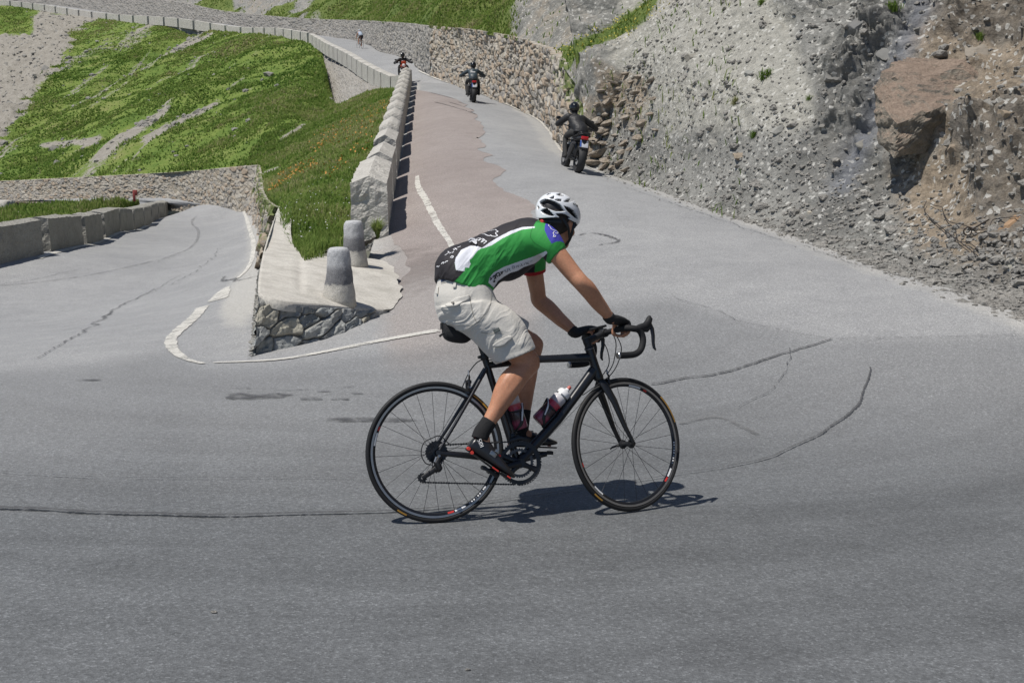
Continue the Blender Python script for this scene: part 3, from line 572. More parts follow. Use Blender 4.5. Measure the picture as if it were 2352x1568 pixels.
    o = grid_obj('rock_slope', P, M_SLOPE, attrs={'rust': rust, 'pale': np.clip(smooth * .9 + .3 * (1 - A), 0, 1), 'dark': np.clip(ledz + .4 * rz + .55 * fm, 0, 1), 'grass': grass, 'net': np.exp(-((U - (2125 - .45 * V)) / 34) ** 2) * sstep(470, 420, V)}, kind='structure')
    return P, A, ss, grass
SLP, SLA, SLS, SLG = rock_slope()
def bvh_of(P):
    nr, nc = P.shape[:2]; return BVHTree.FromPolygons([tuple(map(float, p)) for p in P.reshape(-1, 3)], [tuple(map(int, f)) for f in grid_faces(nr, nc)])
CB = bvh_of(SLP[::2, ::2]); HBV = bvh_of(HP[::2, ::2])
def hit(bv, u, v):
    d = Vector(ray(u, v)).normalized(); r = bv.ray_cast(Vector((0, 0, ZCAM)), d)
    return (np.array(r[0]), np.array(r[1])) if r[0] is not None else (None, None)
def rock_mesh(size, seed, flatn=(1, 1, 1), sub=3, rough=.16, cuts=7):
    """angular stone: a ball trimmed by planes, then roughened"""
    bm = bmesh.new(); bmesh.ops.create_icosphere(bm, subdivisions=sub, radius=1); rg = np.random.default_rng(seed)
    V = np.array([v.co for v in bm.verts])
    for i in range(cuts):
        n = rg.normal(size=3); n /= np.linalg.norm(n); d = rg.uniform(.42, .78); q = V @ n - d; V = V - np.outer(np.maximum(q, 0), n)
    V = V * (1 + rough * .5 * fbm(V * 1.7 + seed, 3, seed)[:, None]) * np.array(flatn) * size
    F = [tuple(v.index for v in f.verts) for f in bm.faces]; bm.free(); return V, F
# ---- stones strewn over the rock face: one heap of small ones nobody could count
def strew(name, bv_pts, n, size, mat, seed, flat_=(1, .8, .5), kind='stuff'):
    rg = np.random.default_rng(seed); protos = [rock_mesh(1, 50 + i, flat_, 1, .2, 5) for i in range(8)]; VV = []; FF = []; off = 0
    idx = rg.choice(len(bv_pts), n)
    for i in idx:
        V, F = protos[rg.integers(8)]; s = size * rg.lognormal(0, .55); a = rg.uniform(0, 6.28); c, sn = math.cos(a), math.sin(a)
        W = V * s; W = np.c_[W[:, 0] * c - W[:, 1] * sn, W[:, 0] * sn + W[:, 1] * c, W[:, 2]] + bv_pts[i] + np.array([0, 0, .1 * s]); VV.append(W); FF.append(np.array(F) + off); off += len(V)
    return tag(mesh_obj(name, np.concatenate(VV), np.concatenate(FF), mat, smooth=False), kind=kind)
cu, cv_ = pix(SLP); inv = (cu > 1380) & (cu < 2450) & (cv_ > -40) & (SLP[..., 1] > 6) & (SLA > .6) & (SLG < .3)
strew('scree', SLP[inv], 4200, .030, M_SCREE, 5)
sh = SLP[7:46][(SLP[7:46, :, 1] > 7) & (SLA[7:46] > .9)]; strew('scree', sh, 3400, .030, M_SCREE, 8)
# ================================================================ parapet blocks: every block a thing of its own
def block_mesh(a, b, w, h, rise, seed, za, zb, dz=.15, rough=.03, res=.09):
    """gabled granite block between plan points a and b (w wide, lying to the left of a->b)"""
    a = np.array(a, float); b = np.array(b, float); L = np.linalg.norm(b - a); t = (b - a) / L; n = np.array([-t[1], t[0]])
    bm = bmesh.new(); nx = max(3, int(L / res)); ny = 6; nz = max(3, int(h / res)); V = []; idx = {}
    def vert(i, j, k):
        if (i, j, k) not in idx:
            x, y, z = i / nx, j / ny, k / nz; zz = -dz + (h + dz) * z + rise * (1 - abs(2 * y - 1)) * z; ins = .025 * z
            p = a + t * (ins + (L - 2 * ins) * x) + n * (w * (ins + (1 - 2 * ins) * y))
            idx[(i, j, k)] = len(V); V.append((p[0], p[1], za + (zb - za) * x + zz))
        return idx[(i, j, k)]
    F = []
    for i in range(nx):
        for j in range(ny): F.append((vert(i, j, nz), vert(i + 1, j, nz), vert(i + 1, j + 1, nz), vert(i, j + 1, nz)))
        for k in range(nz):
            F.append((vert(i, 0, k), vert(i + 1, 0, k), vert(i + 1, 0, k + 1), vert(i, 0, k + 1))); F.append((vert(i + 1, ny, k), vert(i, ny, k), vert(i, ny, k + 1), vert(i + 1, ny, k + 1)))
    for j in range(ny):
        for k in range(nz):
            F.append((vert(0, j + 1, k), vert(0, j, k), vert(0, j, k + 1), vert(0, j + 1, k + 1))); F.append((vert(nx, j, k), vert(nx, j + 1, k), vert(nx, j + 1, k + 1), vert(nx, j, k + 1)))
    V = np.array(V); c = V.mean(0); D = V - c; D /= np.linalg.norm(D, axis=1, keepdims=True)
    V = V + D * (rough * (fbm(V * 5 + seed, 4, seed) + .6 * fbm(V * 13 + seed, 2, seed + 1, ridged=True)))[:, None]
    return V, F
def ordinal(n): return ['first', 'second', 'third', 'fourth', 'fifth', 'sixth', 'seventh', 'eighth', 'ninth', 'tenth', 'eleventh', 'twelfth', 'thirteenth', 'fourteenth', 'fifteenth', 'sixteenth', 'seventeenth', 'eighteenth', 'nineteenth', 'twentieth'][n]
G1 = 'gabled blocks along the upper road'
pq = lambda Y: np.array([np.interp(Y, PAR[:, 1], PAR[:, 0]), Y])
y = 18.0
for i in range(13):
    L = 2.72 if i else 2.8; a = pq(y); b = pq(y + L); z = [float(ground(*p)) for p in (a, b)]
    V, F = block_mesh(a, b, .62 if i == 0 else .51, .74 if i else .80, .13, 20 + i, z[0] + .05, z[1] - .05, dz=.3, rough=.042 if i == 0 else .026, res=.06 if i < 3 else .1)
    lab = 'large gabled stone block with rough broken end face, nearest on the upper road' if i == 0 else ('last gabled block of the upper road row, at the kink' if i == 12 else f'{ordinal(i)} gabled stone block up the road from the big end block')
    tag(mesh_obj('parapet_block', V, F, M_GRANITE, smooth=i > 2), lab, 'parapet block', G1); y += L + .31
G2 = 'square blocks of the far parapet'
FPp = resample([pq(57.6)] + list(FARP[:8]), 400); fd = np.r_[0, np.cumsum(np.linalg.norm(np.diff(FPp, axis=0), axis=1))]
fat = lambda s: np.array([np.interp(s, fd, FPp[:, 0]), np.interp(s, fd, FPp[:, 1])])
nfar = 18; pitch = fd[-1] / nfar
for i in range(nfar):
    a, b = fat(i * pitch + .15), fat((i + 1) * pitch - .12); z = [float(ground(*p)) for p in (a, b)]
    V, F = block_mesh(a, b, .55, .62, .03, 60 + i, *z, dz=.35, rough=.02, res=.25)
    tag(mesh_obj('parapet_block', V, F, M_GRANITE, smooth=False), f'{ordinal(i)} square pale block beyond the kink, counted away from the gabled row', 'parapet block', G2)
us = [720, 705, 685, 665, 645, 621, 595, 565, 531, 494, 457, 421, 386, 352, 318, 285, 253, 221, 192, 165, 137, 110, 83, 58, 31, 4, -24]
UV_ = np.array([pix(np.array([p[0], p[1], float(ground(*p))]))[0] for p in FARP]); FPa = np.array(FARP); o_ = np.argsort(UV_)
fu_ = lambda u: np.array([np.interp(u, UV_[o_], FPa[o_, 0]), np.interp(u, UV_[o_], FPa[o_, 1])])
for i in range(len(us) - 1):
    a, b = fu_(us[i]), fu_(us[i + 1]); e = (b - a) * .06; a, b = a + e, b - e; z = [float(ground(*p)) for p in (a, b)]
    V, F = block_mesh(a, b, .6, .66, .03, 90 + i, *z, dz=.5, rough=.02, res=.5)
    lab = (f'{ordinal(i)} long pale block past the corner of the far parapet' if i < 20 else f'{ordinal(len(us) - 2 - i)} distant pale block from the left edge on the top road')
    tag(mesh_obj('parapet_block', V, F, M_GRANITE, smooth=False), lab, 'parapet block', 'distant blocks edging the top road')
# blocks on the left of the lower road
LPd = resample(LPAR, 400); ld = np.r_[0, np.cumsum(np.linalg.norm(np.diff(LPd, axis=0), axis=1))]
lat = lambda s: np.array([np.interp(s, ld, LPd[:, 0]), np.interp(s, ld, LPd[:, 1])])
lu = np.array([pix(np.array([p[0], p[1], float(ground(*p))]))[0] for p in LPd]); su = lambda u: np.interp(u, lu, ld)
gaps = [(-250, -130), (-118, 102), (118, 193), (200, 239), (244, 277), (280, 308), (311.5, 332), (334.5, 349), (351, 365), (367, 379), (380.5, 392)]
for i, (u0, u1) in enumerate(gaps):
    a, b = lat(su(u0)), lat(su(u1)); z = [float(ground(*p)) for p in (a, b)]; h = .86 - .012 * i
    V, F = block_mesh(a, b, .66, h, .05, 130 + i, *z, dz=.3, rough=.05, res=.09 if i < 5 else .15)
    lab = ['rough grey block of the left wall cut by the left edge of the picture', 'long weathered block at the near left of the lower road', 'double width block with a seam, next up the left wall'][i] if i < 3 else f'{ordinal(i - 3)} lower block beyond the seamed block on the left wall'
    tag(mesh_obj('parapet_block', V, F, M_GRANITE_OLD, smooth=i > 4), lab, 'parapet block', 'rough blocks along the lower road')
a = at(388, 466, 60.6); b = at(322, 466, 63); V, F = block_mesh(b[:2], a[:2], .6, .6, .05, 150, a[2] - .75, a[2] - .75, rough=.03, res=.2)
tag(mesh_obj('parapet_block', V, F, M_GRANITE), 'pale end block turning back behind the far end of the left wall', 'parapet block')
a = at(36, 478, 58); b = at(2, 478, 58.5); V, F = block_mesh(a[:2], b[:2], .6, .55, .02, 151, a[2] - .15, a[2] - .15, rough=.02, res=.2)
tag(mesh_obj('parapet_block', V, F, M_GRANITE), 'small pale block behind the grassy mound at the left edge', 'parapet block')
# grassy mound behind the left wall
def mound():
    A = [at(-300, 560, 27), at(-60, 545, 30), at(110, 540, 33), at(220, 520, 40), at(300, 500, 50), at(345, 492, 58)]
    B = [at(-300, 480, 36), at(-40, 487, 40), at(60, 474, 43), at(200, 463, 48), at(270, 459, 54), at(318, 462, 60)]
    for p, q in zip(A, B): p[0] -= .7; p[2] = ground(p[0], p[1]) + .1
    nc, nr = 160, 40; A = catmull(A, nc); B = catmull(B, nc); C = B + np.array([-1.5, 6, -2.2]); t = np.linspace(0, 1, nr)[:, None, None]
    P = np.concatenate([A[None] * (1 - t) + B[None] * t, (B[None] * (1 - t) + C[None] * t)[1:]], 0)
    P[..., 2] += .16 * fbm(P * .6, 4, 200) + .08 * fbm(P * 2, 3, 201); U, V = pix(P)
    grid_obj('grassy_mound', P, M_GRASS, attrs={'bare': .35 * sstep(-.05, .3, fbm(P * .5, 3, 205))}, kind='structure', flip=False)
    return P[2:44]
MP = mound()
# ================================================================ platform with its stone front, concrete cap and two bollards
CAPF = [at(593, 672, 11.0), at(640, 690, 10.95), at(700, 697, 11.2), at(800, 706, 11.75), at(890, 712.5, 12.25)]     # front edge of the cap, left to right
CAPL = [at(593, 672, 11.0), at(594, 640, 12.1), at(602, 593, 14.0), at(615, 545, 16.4), at(640, 474, 20.2)]           # left edge, near to far
CAPR = [at(900, 712, 12.35), at(920, 655, 14.0), at(905, 600, 15.4), at(855, 560, 16.4), at(700, 585, 15.1), at(672, 565, 15.9), at(664, 535, 17.1), at(672, 475, 20.1)]
def platform():
    root = thing('platform', 'low stone platform with pale concrete top in the hairpin corner', 'platform', tuple(at(740, 720, 11.6)))
    inv = Matrix.Translation(-Vector(root.location))
    loc = np.array(root.location)
    # concrete top: fan between the left edge and the right edge
    nl, nt = 90, 50; L = catmull(CAPL, nl); Rr = catmull([CAPR[i] for i in (0, 1, 2, 3, 4, 5, 6, 7)], nl)
    Rr = catmull([at(900, 712.5, 12.35), at(925, 680, 13.2), at(915, 640, 14.3), at(885, 600, 15.4), at(800, 590, 15.3), at(705, 585, 15.1), at(676, 560, 16.2), at(668, 530, 17.4), at(672, 475, 20.1)], nl)
    Rr[:50, :2] += .06 * fbm(Rr[:50] * 4, 4, 4)[:, None]
    t = np.linspace(0, 1, nt)[None, :, None]; P = L[:, None] * (1 - t) + Rr[:, None] * t
    fr = catmull(CAPF, nt); s = np.linspace(0, 1, nl)[:, None, None]
    P[:20] = P[:20] * np.minimum(1, s[:20] * 4.45) + (fr[None] + (P[:20] - P[0][None])) * (1 - np.minimum(1, s[:20] * 4.45))
    U, V = pix(P)
    P[..., 2] += .010 * fbm(P * 1.3, 4, 300) - .02 * np.exp(-((U - 690) / 9) ** 2) * sstep(580, 600, V) * sstep(680, 660, V)
    sk = P[:, :1] - np.array([0, 0, .12]); P2 = np.concatenate([sk, P], 1); fs = P2[:1] - np.array([0, 0, .10]); P2 = np.concatenate([fs, P2], 0)
    grid_obj('concrete_cap', P2 - loc, M_CONC, root, flip=True)
    # front and left masonry core
    fb = [at(572, 810, 10.55), at(600, 800, 10.75), at(704, 780, 11.05), at(768, 764, 11.35), at(834, 741, 11.8), at(903, 716, 12.3)]
    ft = [at(594, 676, 11.02), at(618, 690, 11.0), at(704, 701, 11.25), at(768, 705, 11.6), at(834, 711, 11.95), at(903, 714, 12.42)]
    for p in fb: p[2] -= .1
    lb = [at(572, 810, 10.55), at(583, 740, 13.2), at(588, 690, 15.6), at(596, 625, 20.3)]; lt = [at(594, 676, 11.02), at(595, 640, 12.2), at(604, 593, 14.1), at(640, 476, 20.2)]
    for p in lb: p[2] -= .1
    for (B, T, nc, sd, fl) in ((fb, ft, 220, 5, 1), (lb, lt, 260, 7, -1)):
        B = catmull(B, nc); T = catmull(T, nc); nr = 60; q = np.linspace(0, 1, nr)[:, None, None]; W = B[None] * (1 - q) + T[None] * q
        N = grid_normals(W); N = N * np.sign(np.mean(np.sum(N * (np.array([0, 0, ZCAM]) - W), -1)))
        ln = np.r_[0, np.cumsum(np.linalg.norm(np.diff(B, axis=0), axis=1))]; Us = ln[None] + 0 * q[..., 0]; Vs = q[..., 0] * np.linalg.norm(T - B, axis=1)[None]
        wv = fbm(np.stack([Us * 2.5, Vs * 2.5, Us * 0], -1), 3, sd) * .3
        wv = wv * 1.5; f1, e, cid = voro(Us / .30 + wv, Vs / .19 + wv * 1.2, sd); fn = fbm(np.stack([Us * 9, Vs * 9, Us * 0], -1), 3, sd + 1); fc = fbm(np.stack([Us * 4 + cid * 9, Vs * 4, Us * 0], -1), 2, sd + 3)
        r = sstep(.0, .10, e) * (.025 + .05 * cid + .03 * fc) + .016 * fn - .022 + .02 * facets(Us * 9, Vs * 11, sd)
        W = W + N * (r * np.minimum(1, (1 - q[..., 0]) * 14))[..., None]
        grid_obj('stone_face', W - loc, M_BLUESTONE, root, attrs={'cell': cid, 'edge': e, 'moss': .25 * sstep(.2, 0, q[..., 0]) + 0 * Us}, flip=fl > 0)
    return root, P
M_BLUESTONE = m_masonry('blue_grey_fieldstone', [(.22, .235, .235), (.30, .31, .30), (.26, .27, .255), (.34, .335, .31), (.24, .25, .25), (.36, .34, .28), (.27, .285, .285), (.31, .315, .30)], (.27, .25, .215))
PLAT, PLP = platform()
PB = bvh_of(PLP)
# worn concrete spilling over the road corner at the wall's foot
def slab(name, pts, mat, dz=.012):
    c = np.array([gpt(*p)[:2] for p in pts]); c = catmull(np.vstack([c, c[:1]]), 90)[:-1]; c += .06 * fbm(np.c_[c * 4, c[:, :1] * 0], 3, 5)[:, None]; m = c.mean(0)
    R = [m + (c - m) * k for k in (1, .7, .4, .1)]; P = np.array(R); Z = ground(P[..., 0], P[..., 1]) + np.array([dz, dz + .01, dz + .012, dz + .012])[:, None]
    P = np.concatenate([P, Z[..., None]], -1); F = grid_faces(4, 89, True) if False else np.concatenate([grid_faces(4, len(c), True)]); o = mesh_obj(name, P.reshape(-1, 3), F, mat); o['kind'] = 'structure'
M_OLDC = flat('dusty_worn_concrete', (.39, .36, .31), .9, var=.3, scale=6, coord='Object')
def bollard(u, v, Y, hpx, wb, wt, lab, seed):
    p, n = hit(PB, u, v); 
    if p is None: p = at(u, v, Y)
    h = hpx / FPX * p[1] * 1.03; rb = wb / 2 / FPX * p[1]; rt = wt / 2 / FPX * p[1]
    prof = [(rb * 1.0, -.08), (rb * .99, .02), (rb * .97, h * .12)] + [(rb + (rt - rb) * k, h * k) for k in np.linspace(.2, .93, 16)] + [(rt * .97, h * .97), (rt * .86, h * 1.0), (rt * .5, h * 1.012), (rt * .05, h * 1.015)]
    m = MB().lathe(prof, seg=48); V = np.concatenate(m.v); rad = V.copy(); rad[:, 2] = 0; V = V + rad * (.10 * fbm(V * 6 + seed, 4, seed) + .05 * fbm(V * 24 + seed, 3, seed))[:, None]; m.v = [V]
    o = m.build('stone_bollard', M_BOLL, None, True, auto=False); o.location = p; o['h'] = h; return tag(o, lab, 'bollard', 'stone bollards on the platform')
def m_boll():
    t = NT('speckled_granite'); c = t.pos(kind='Object'); z = t.n('ShaderNodeSeparateXYZ', {0: c}).outputs[2]; n = t.noise(c, 14, 5, .7); f = t.noise(c, 90, 3, .75)
    zz = t.math('MULTIPLY_ADD', n, .12, z)
    k = t.ramp(zz, [(.0, (.46, .44, .39)), (.245, (.48, .46, .415)), (.27, (.16, .16, .167)), (.41, (.22, .22, .225)), (.48, (.40, .405, .41)), (.7, (.50, .505, .51))])
    k = t.mix(1.0, k, t.ramp(f, [(.3, .62), (.5, 1), (.7, 1.35)]), 'MULTIPLY')
    return t.pbr(k, .85, t.bump(t.math('MULTIPLY_ADD', f, .6, n), .7, .02), 0, .3)
M_BOLL = m_boll()
bollard(781, 690, 12.4, 119, 77, 47, 'nearer tapered granite bollard with a dark painted band', 3)
bollard(815, 608, 14.8, 98, 60, 40, 'farther tapered granite bollard at the edge of the grass', 6)
# ================================================================ boulder and fallen slabs
def boulder():
    c, n = hit(CB, 2150, 250); Y0 = c[1] + 1.25
    pts = [at(2032, 172, Y0 - .5), at(2085, 136, Y0 + .1), at(2190, 160, Y0 - .1), at(2250, 160, Y0 + .3), at(2170, 232, Y0 - 1.15), at(2008, 212, Y0 - .75), at(2022, 330, Y0 - 1.15), at(2058, 358, Y0 - 1.45), at(2064, 284, Y0 - 1.45), at(2150, 250, Y0 - 1.4), at(2212, 296, Y0 - 1.1), at(2285, 190, Y0 - .55), at(2290, 240, Y0 - .3), at(2190, 330, Y0 - 1.0), at(2150, 250, Y0 + 1.8), at(2110, 320, Y0 + 1.6), at(2210, 300, Y0 + 1.6), at(2260, 200, Y0 + 1.8), at(2060, 220, Y0 + 1.4)]
    bm = bmesh.new(); vs = [bm.verts.new(p) for p in pts]; bmesh.ops.convex_hull(bm, input=vs)
    for v in [v for v in bm.verts if not v.link_faces]: bm.verts.remove(v)
    bmesh.ops.triangulate(bm, faces=bm.faces)
    for _ in range(4): bmesh.ops.subdivide_edges(bm, edges=bm.edges, cuts=1, use_grid_fill=True)
    V = np.array([v.co for v in bm.verts]); bm.verts.index_update(); F = [tuple(x.index for x in f.verts) for f in bm.faces]; ce = V.mean(0); D = V - ce; D /= np.linalg.norm(D, axis=1, keepdims=True); bm.free()
    V = V + D * (.16 * fbm(V * 1.3, 4, 7) + .09 * fbm(V * np.array([2, 2, 6]), 4, 9, ridged=True) + .03 * fbm(V * 7, 3, 11, ridged=True))[:, None]
    t = NT('rust_stained_boulder'); c_ = t.pos(); f = t.noise(c_, 2.6, 6, .7, .4); g = t.noise(c_, 22, 4, .75); nz = t.n('ShaderNodeSeparateXYZ', {0: t.n('ShaderNodeNewGeometry').outputs['Normal']}).outputs[2]
    k = t.ramp(f, [(.32, (.12, .11, .095)), (.46, (.22, .20, .165)), (.56, (.285, .25, .20)), (.68, (.36, .32, .265))]); rd = t.ramp(t.math('MULTIPLY_ADD', f, 1.1, t.math('MULTIPLY', nz, .55)), [(.70, 0), (1.0, .75)])
    k = t.mix(rd, k, t.mix(g, (.27, .185, .135), (.345, .265, .21))); k = t.mix(1.0, k, t.ramp(g, [(.3, .75), (.7, 1.25)]), 'MULTIPLY')
    m = t.pbr(k, .88, t.bump(t.math('MULTIPLY_ADD', g, .5, f), 1.0, .10), 0, .25)
    tag(mesh_obj('boulder', V, F, m, smooth=False), 'big rust-topped square boulder jutting from the rock face', 'boulder')
boulder()
RK = [(1393, 235, 26), (1440, 172, 16), (1470, 178, 20), (1500, 185, 26), (1425, 205, 20), (1462, 215, 24), (1390, 260, 22), (1410, 190, 18), (1432, 238, 26), (1475, 245, 22), (1503, 228, 18), (1398, 285, 30), (1440, 270, 22), (1480, 285, 36), (1456, 300, 20), (1416, 312, 18), (1474, 318, 34), (1440, 330, 30), (1408, 338, 18), (1386, 330, 20), (1432, 352, 22), (1498, 262, 18), (1420, 225, 14), (1452, 190, 14), (1486, 205, 18), (1380, 212, 20), (1465, 262, 16), (1424, 290, 18), (1392, 310, 16), (1450, 345, 16), (1510, 300, 14), (1372, 240, 18), (1404, 362, 14), (1378, 352, 44), (1368, 376, 40), (1392, 384, 34), (1366, 326, 36), (1384, 300, 34), (1374, 275, 32), (1398, 372, 30), (1410, 388, 24), (1425, 376, 26), (1440, 392, 22)]
prot = [rock_mesh(1, 400 + i, (1.0, .75, .42), 3, .25, 8) for i in range(9)]; rme = []
for V, F in prot:
    me = bpy.data.meshes.new('fallen_slab'); me.from_pydata(V.tolist(), [], F); me.materials.append(M_SLAB); rme.append(me)
for i, (u, v, w_) in enumerate(RK):
    p, n = hit(CB, u, v)
    if p is None: continue
    o = bpy.data.objects.new('fallen_slab', rme[i % 9]); COL.objects.link(o); o.location = p + n * .05; o.scale = [w_ * .62 / FPX * p[1] * s for s in (1, 1, 1)]
    o.rotation_euler = (random.uniform(-.35, .35), random.uniform(-.5, .2), random.uniform(-.6, .6))
    tag(o, 'loose brown slab in the rubble beside the end of the tan stone wall', 'rock', 'fallen slabs beside the wall')
BIG = [(2090, 330 + 560 - 360, 40, 'pale flat stone slab lying low on the brown scree', (.36, .39, .36)), (2072, 465, 55, 'greenish pale slab set in the scree below the boulder', (.36, .40, .37)), (2000, 548, 55, 'flat grey slab at the foot of the rock face', (.31, .31, .28)), (1862, 488, 20, 'small cream stone on the gravel foot of the slope', (.55, .5, .41)), (1722, 150 + 20, 30, 'squarish grey stone on the pale scree fan', (.36, .36, .33)),
       (1985, 62, 75, 'dark layered rock at the top under the netting', (.17, .168, .16)), (2035, 128, 62, 'dark grey ledge stone left above the boulder', (.19, .187, .175)), (1905, 178, 52, 'dark wedge of rock on the edge of the pale scree', (.20, .195, .18)), (2248, 112, 85, 'layered brown slab shelf above the boulder', (.25, .22, .18)), (2318, 148, 85, 'layered brown slab shelf at the right edge above the boulder', (.27, .22, .165)),
       (1935, 262, 50, 'grey angular stone left of the netting streak', (.24, .235, .215)), (1978, 332, 46, 'grey block left of the boulder', (.25, .24, .215)), (2048, 402, 46, 'brownish block just under the left end of the boulder', (.27, .23, .18)), (1908, 522, 60, 'dark split rock at the foot of the rock face', (.19, .18, .16)), (2150, 448, 34, 'tan block in the brown scree under the boulder', (.33, .27, .2)), (1790, 300, 42, 'flat grey stone in the middle of the grey slope', (.29, .285, .26)), (1640, 330, 40, 'low grey stone right of the fallen slabs', (.29, .28, .25)),
       (2085, 372, 50, 'brown stone wedged under the left corner of the boulder', (.28, .235, .18)), (2140, 352, 62, 'flat brown slab under the front of the boulder', (.25, .21, .165)), (2196, 336, 50, 'rough brown stone under the right half of the boulder', (.27, .22, .165)),
       (2215, 400, 34, 'tan rounded stone below the boulder', (.40, .33, .25)), (2262, 380, 30, 'grey stone under the right end of the boulder', (.33, .31, .28)), (2322, 610, 70, 'broad pale rock at the right edge near the road', (.38, .36, .3)), (2335, 500, 90, 'rusty outcrop block cut by the right edge', (.34, .22, .13)), (2300, 270, 60, 'brown angular block right of the boulder', (.31, .25, .18)), (1590, 130, 34, 'dark notched outcrop stone on the pale scree', (.25, .235, .20)), (1700, 360, 40, 'brown angular stone in the middle of the rock face', (.29, .24, .18)), (1850, 430, 50, 'dark broken rock low on the grey slope', (.2, .195, .18)), (1585, 205, 30, 'small light outcrop stone above the rubble', (.4, .39, .34))]
for i, (u, v, w_, lab, colr) in enumerate(BIG):
    p, n = hit(CB, u, v)
    if p is None: continue
    V, F = rock_mesh(w_ * .62 / FPX * p[1], 700 + i, (1.0, .8, .36 if 'slab' in lab else .62), 4, .12, 16); V = V + (w_ * .05 / FPX * p[1]) * fbm(V * 14 / w_ * 40, 3, i, ridged=True)[:, None] * np.array([.4, .4, 1])
    q = Vector(n).to_track_quat('Z', 'Y').to_matrix() if 'slab' in lab else Matrix.Identity(3); V = V @ np.array(q).T + p + n * (-.10 if w_ > 45 else -.03)
    tag(mesh_obj('rock', V, F, flat('rock_tone', tuple(x * .9 for x in colr), .92, var=.45, scale=5, bump=.9, coord='Object'), smooth=False), lab, 'rock')
# rusty wire ropes hanging on the scree
def on(u, v, off=.05):
    p, n = hit(CB, u, v); return None if p is None else p + n * off
wires = [[(2130, 470), (2124, 482), (2128, 496), (2148, 512), (2170, 532), (2200, 555), (2225, 575), (2250, 595)], [(2140, 472), (2152, 478), (2168, 482), (2170, 496), (2185, 515), (2215, 522), (2250, 535), (2275, 530), (2290, 510), (2345, 505)], [(2200, 535), (2206, 560), (2230, 565), (2252, 580)]]
for i, wv_ in enumerate(wires):
    pts = [on(*q) for q in wv_]; pts = [q for q in pts if q is not None]
    if len(pts) > 3: tag(MB().tube(catmull(pts, 60), .0055, 6).build('wire_rope', flat('rusted_wire', (.07, .06, .055), .6, .6)), ['rusty wire rope curling down the brown scree', 'longer rusty wire rope trailing to the right edge', 'short rusty wire between the two wire ropes'][i], 'wire')
p = on(2232, 545, .1)
if p is not None:
    a = np.linspace(0, 2 * PI, 20, endpoint=False); ring = np.c_[np.cos(a) * .05, 0 * a, np.sin(a) * .05]; q2 = on(2290, 515, .12)
    m = MB().tube(ring + p, .009, 6, closed=True)
    if q2 is not None: m.tube([p + np.array([.05, 0, .02]), q2], .010, 6)
    tag(m.build('anchor_bolt', flat('anchor_iron', (.08, .065, .055), .55, .7)), 'iron eye bolt sticking out of the brown scree', 'eye bolt')
# small red marker beyond the left wall
p = at(309, 463, 56); m = MB(); m.box((0, 0, .25), (.12, .1, .5)); m.box((.06, 0, .45), (.22, .08, .28)); o = m.build('marker_post', flat('faded_red_paint', (.30, .06, .05), .6), None, True, .015); o.location = p; tag(o, 'small red marker standing beyond the end of the left wall', 'marker post')
# ================================================================ grass blades, weeds and flowers (nobody could count them)
def scatter_grid(P, w, n, rg):
    """random points on a grid surface, weighted by cell area times w"""
    a = P[1:, :-1] - P[:-1, :-1]; b = P[:-1, 1:] - P[:-1, :-1]; ar = np.linalg.norm(np.cross(a, b), axis=-1) * w[:-1, :-1]; p = ar.ravel() / ar.sum(); c = rg.choice(len(p), n, p=p); i, j = np.unravel_index(c, ar.shape); s, t = rg.random((n, 1)), rg.random((n, 1))
    return P[i, j] * (1 - s) * (1 - t) + P[i + 1, j] * s * (1 - t) + P[i, j + 1] * (1 - s) * t + P[i + 1, j + 1] * s * t, i, j
def blades(name, pts, h, wd, tint, rg, mat, lean=.35):
    n = len(pts); a = rg.uniform(0, 2 * PI, n); d = np.stack([np.cos(a), np.sin(a), 0 * a], 1); sd = np.stack([-np.sin(a), np.cos(a), 0 * a], 1); h = h * rg.lognormal(0, .3, n); ln = lean * rg.uniform(.2, 1.3, n)
    up = np.array([0, 0, 1.0]); b = pts - up * .03; m = pts + up * (h * .55)[:, None] + d * (h * ln * .3)[:, None]; tp = pts + up * (h * (1 - .25 * ln))[:, None] + d * (h * ln)[:, None]; w = (wd * rg.uniform(.6, 1.3, n))[:, None] / 2 if np.ndim(wd) else wd * rg.uniform(.6, 1.3, n)[:, None] / 2
    V = np.stack([b - sd * w, b + sd * w, m + sd * w * .75, m - sd * w * .75, tp], 1).reshape(-1, 3); k = np.arange(n)[:, None] * 5
    F = np.concatenate([k + np.array([0, 1, 2]), k + np.array([0, 2, 3]), k + np.array([3, 2, 4])])
    return tag(mesh_obj(name, V, F, mat, smooth=False, attrs={'tint': np.repeat(tint, 5)}), kind='stuff')
rg = np.random.default_rng(3)
U_, V_ = pix(HP); D_ = np.linalg.norm(HP - np.array([0, 0, ZCAM]), axis=-1)
green = np.clip(1 - HBARE * 2.0, 0, 1)
near = green * (HK < 8.6) * (1 + 0 * HK) / np.maximum(D_, 12) ** 1.2 * (HTT < 1.1)
near = near * np.where(HK < .9, np.where(HTT > .55, .15, .5), 1)
p, i, j = scatter_grid(HP, near, 95000, rg); cl = fbm(p * .9, 3, 501); dd = np.linalg.norm(p, axis=1); keep = rg.random(len(p)) < np.clip(.75 + 1.2 * cl, .15, 1); p, cl, dd = p[keep], cl[keep], dd[keep]
blades('grass', p, .13 + .07 * np.clip(cl, -.6, 1), np.clip(dd * .0011, .012, .06), .54 + .5 * cl + .5 * fbm(p * .16, 3, 523) + rg.normal(0, .2, len(p)), rg, M_BLADE, .8)
far = green * (HK >= 8.2) / np.maximum(D_, 40) ** 1.0 * (U_ > -150)
p, i, j = scatter_grid(HP, far, 110000, rg); cl = fbm(p * .35, 4, 503); dd = np.linalg.norm(p, axis=1); keep = rg.random(len(p)) < np.clip(.6 + 1.5 * cl, .08, 1); p, cl, dd = p[keep], cl[keep], dd[keep]
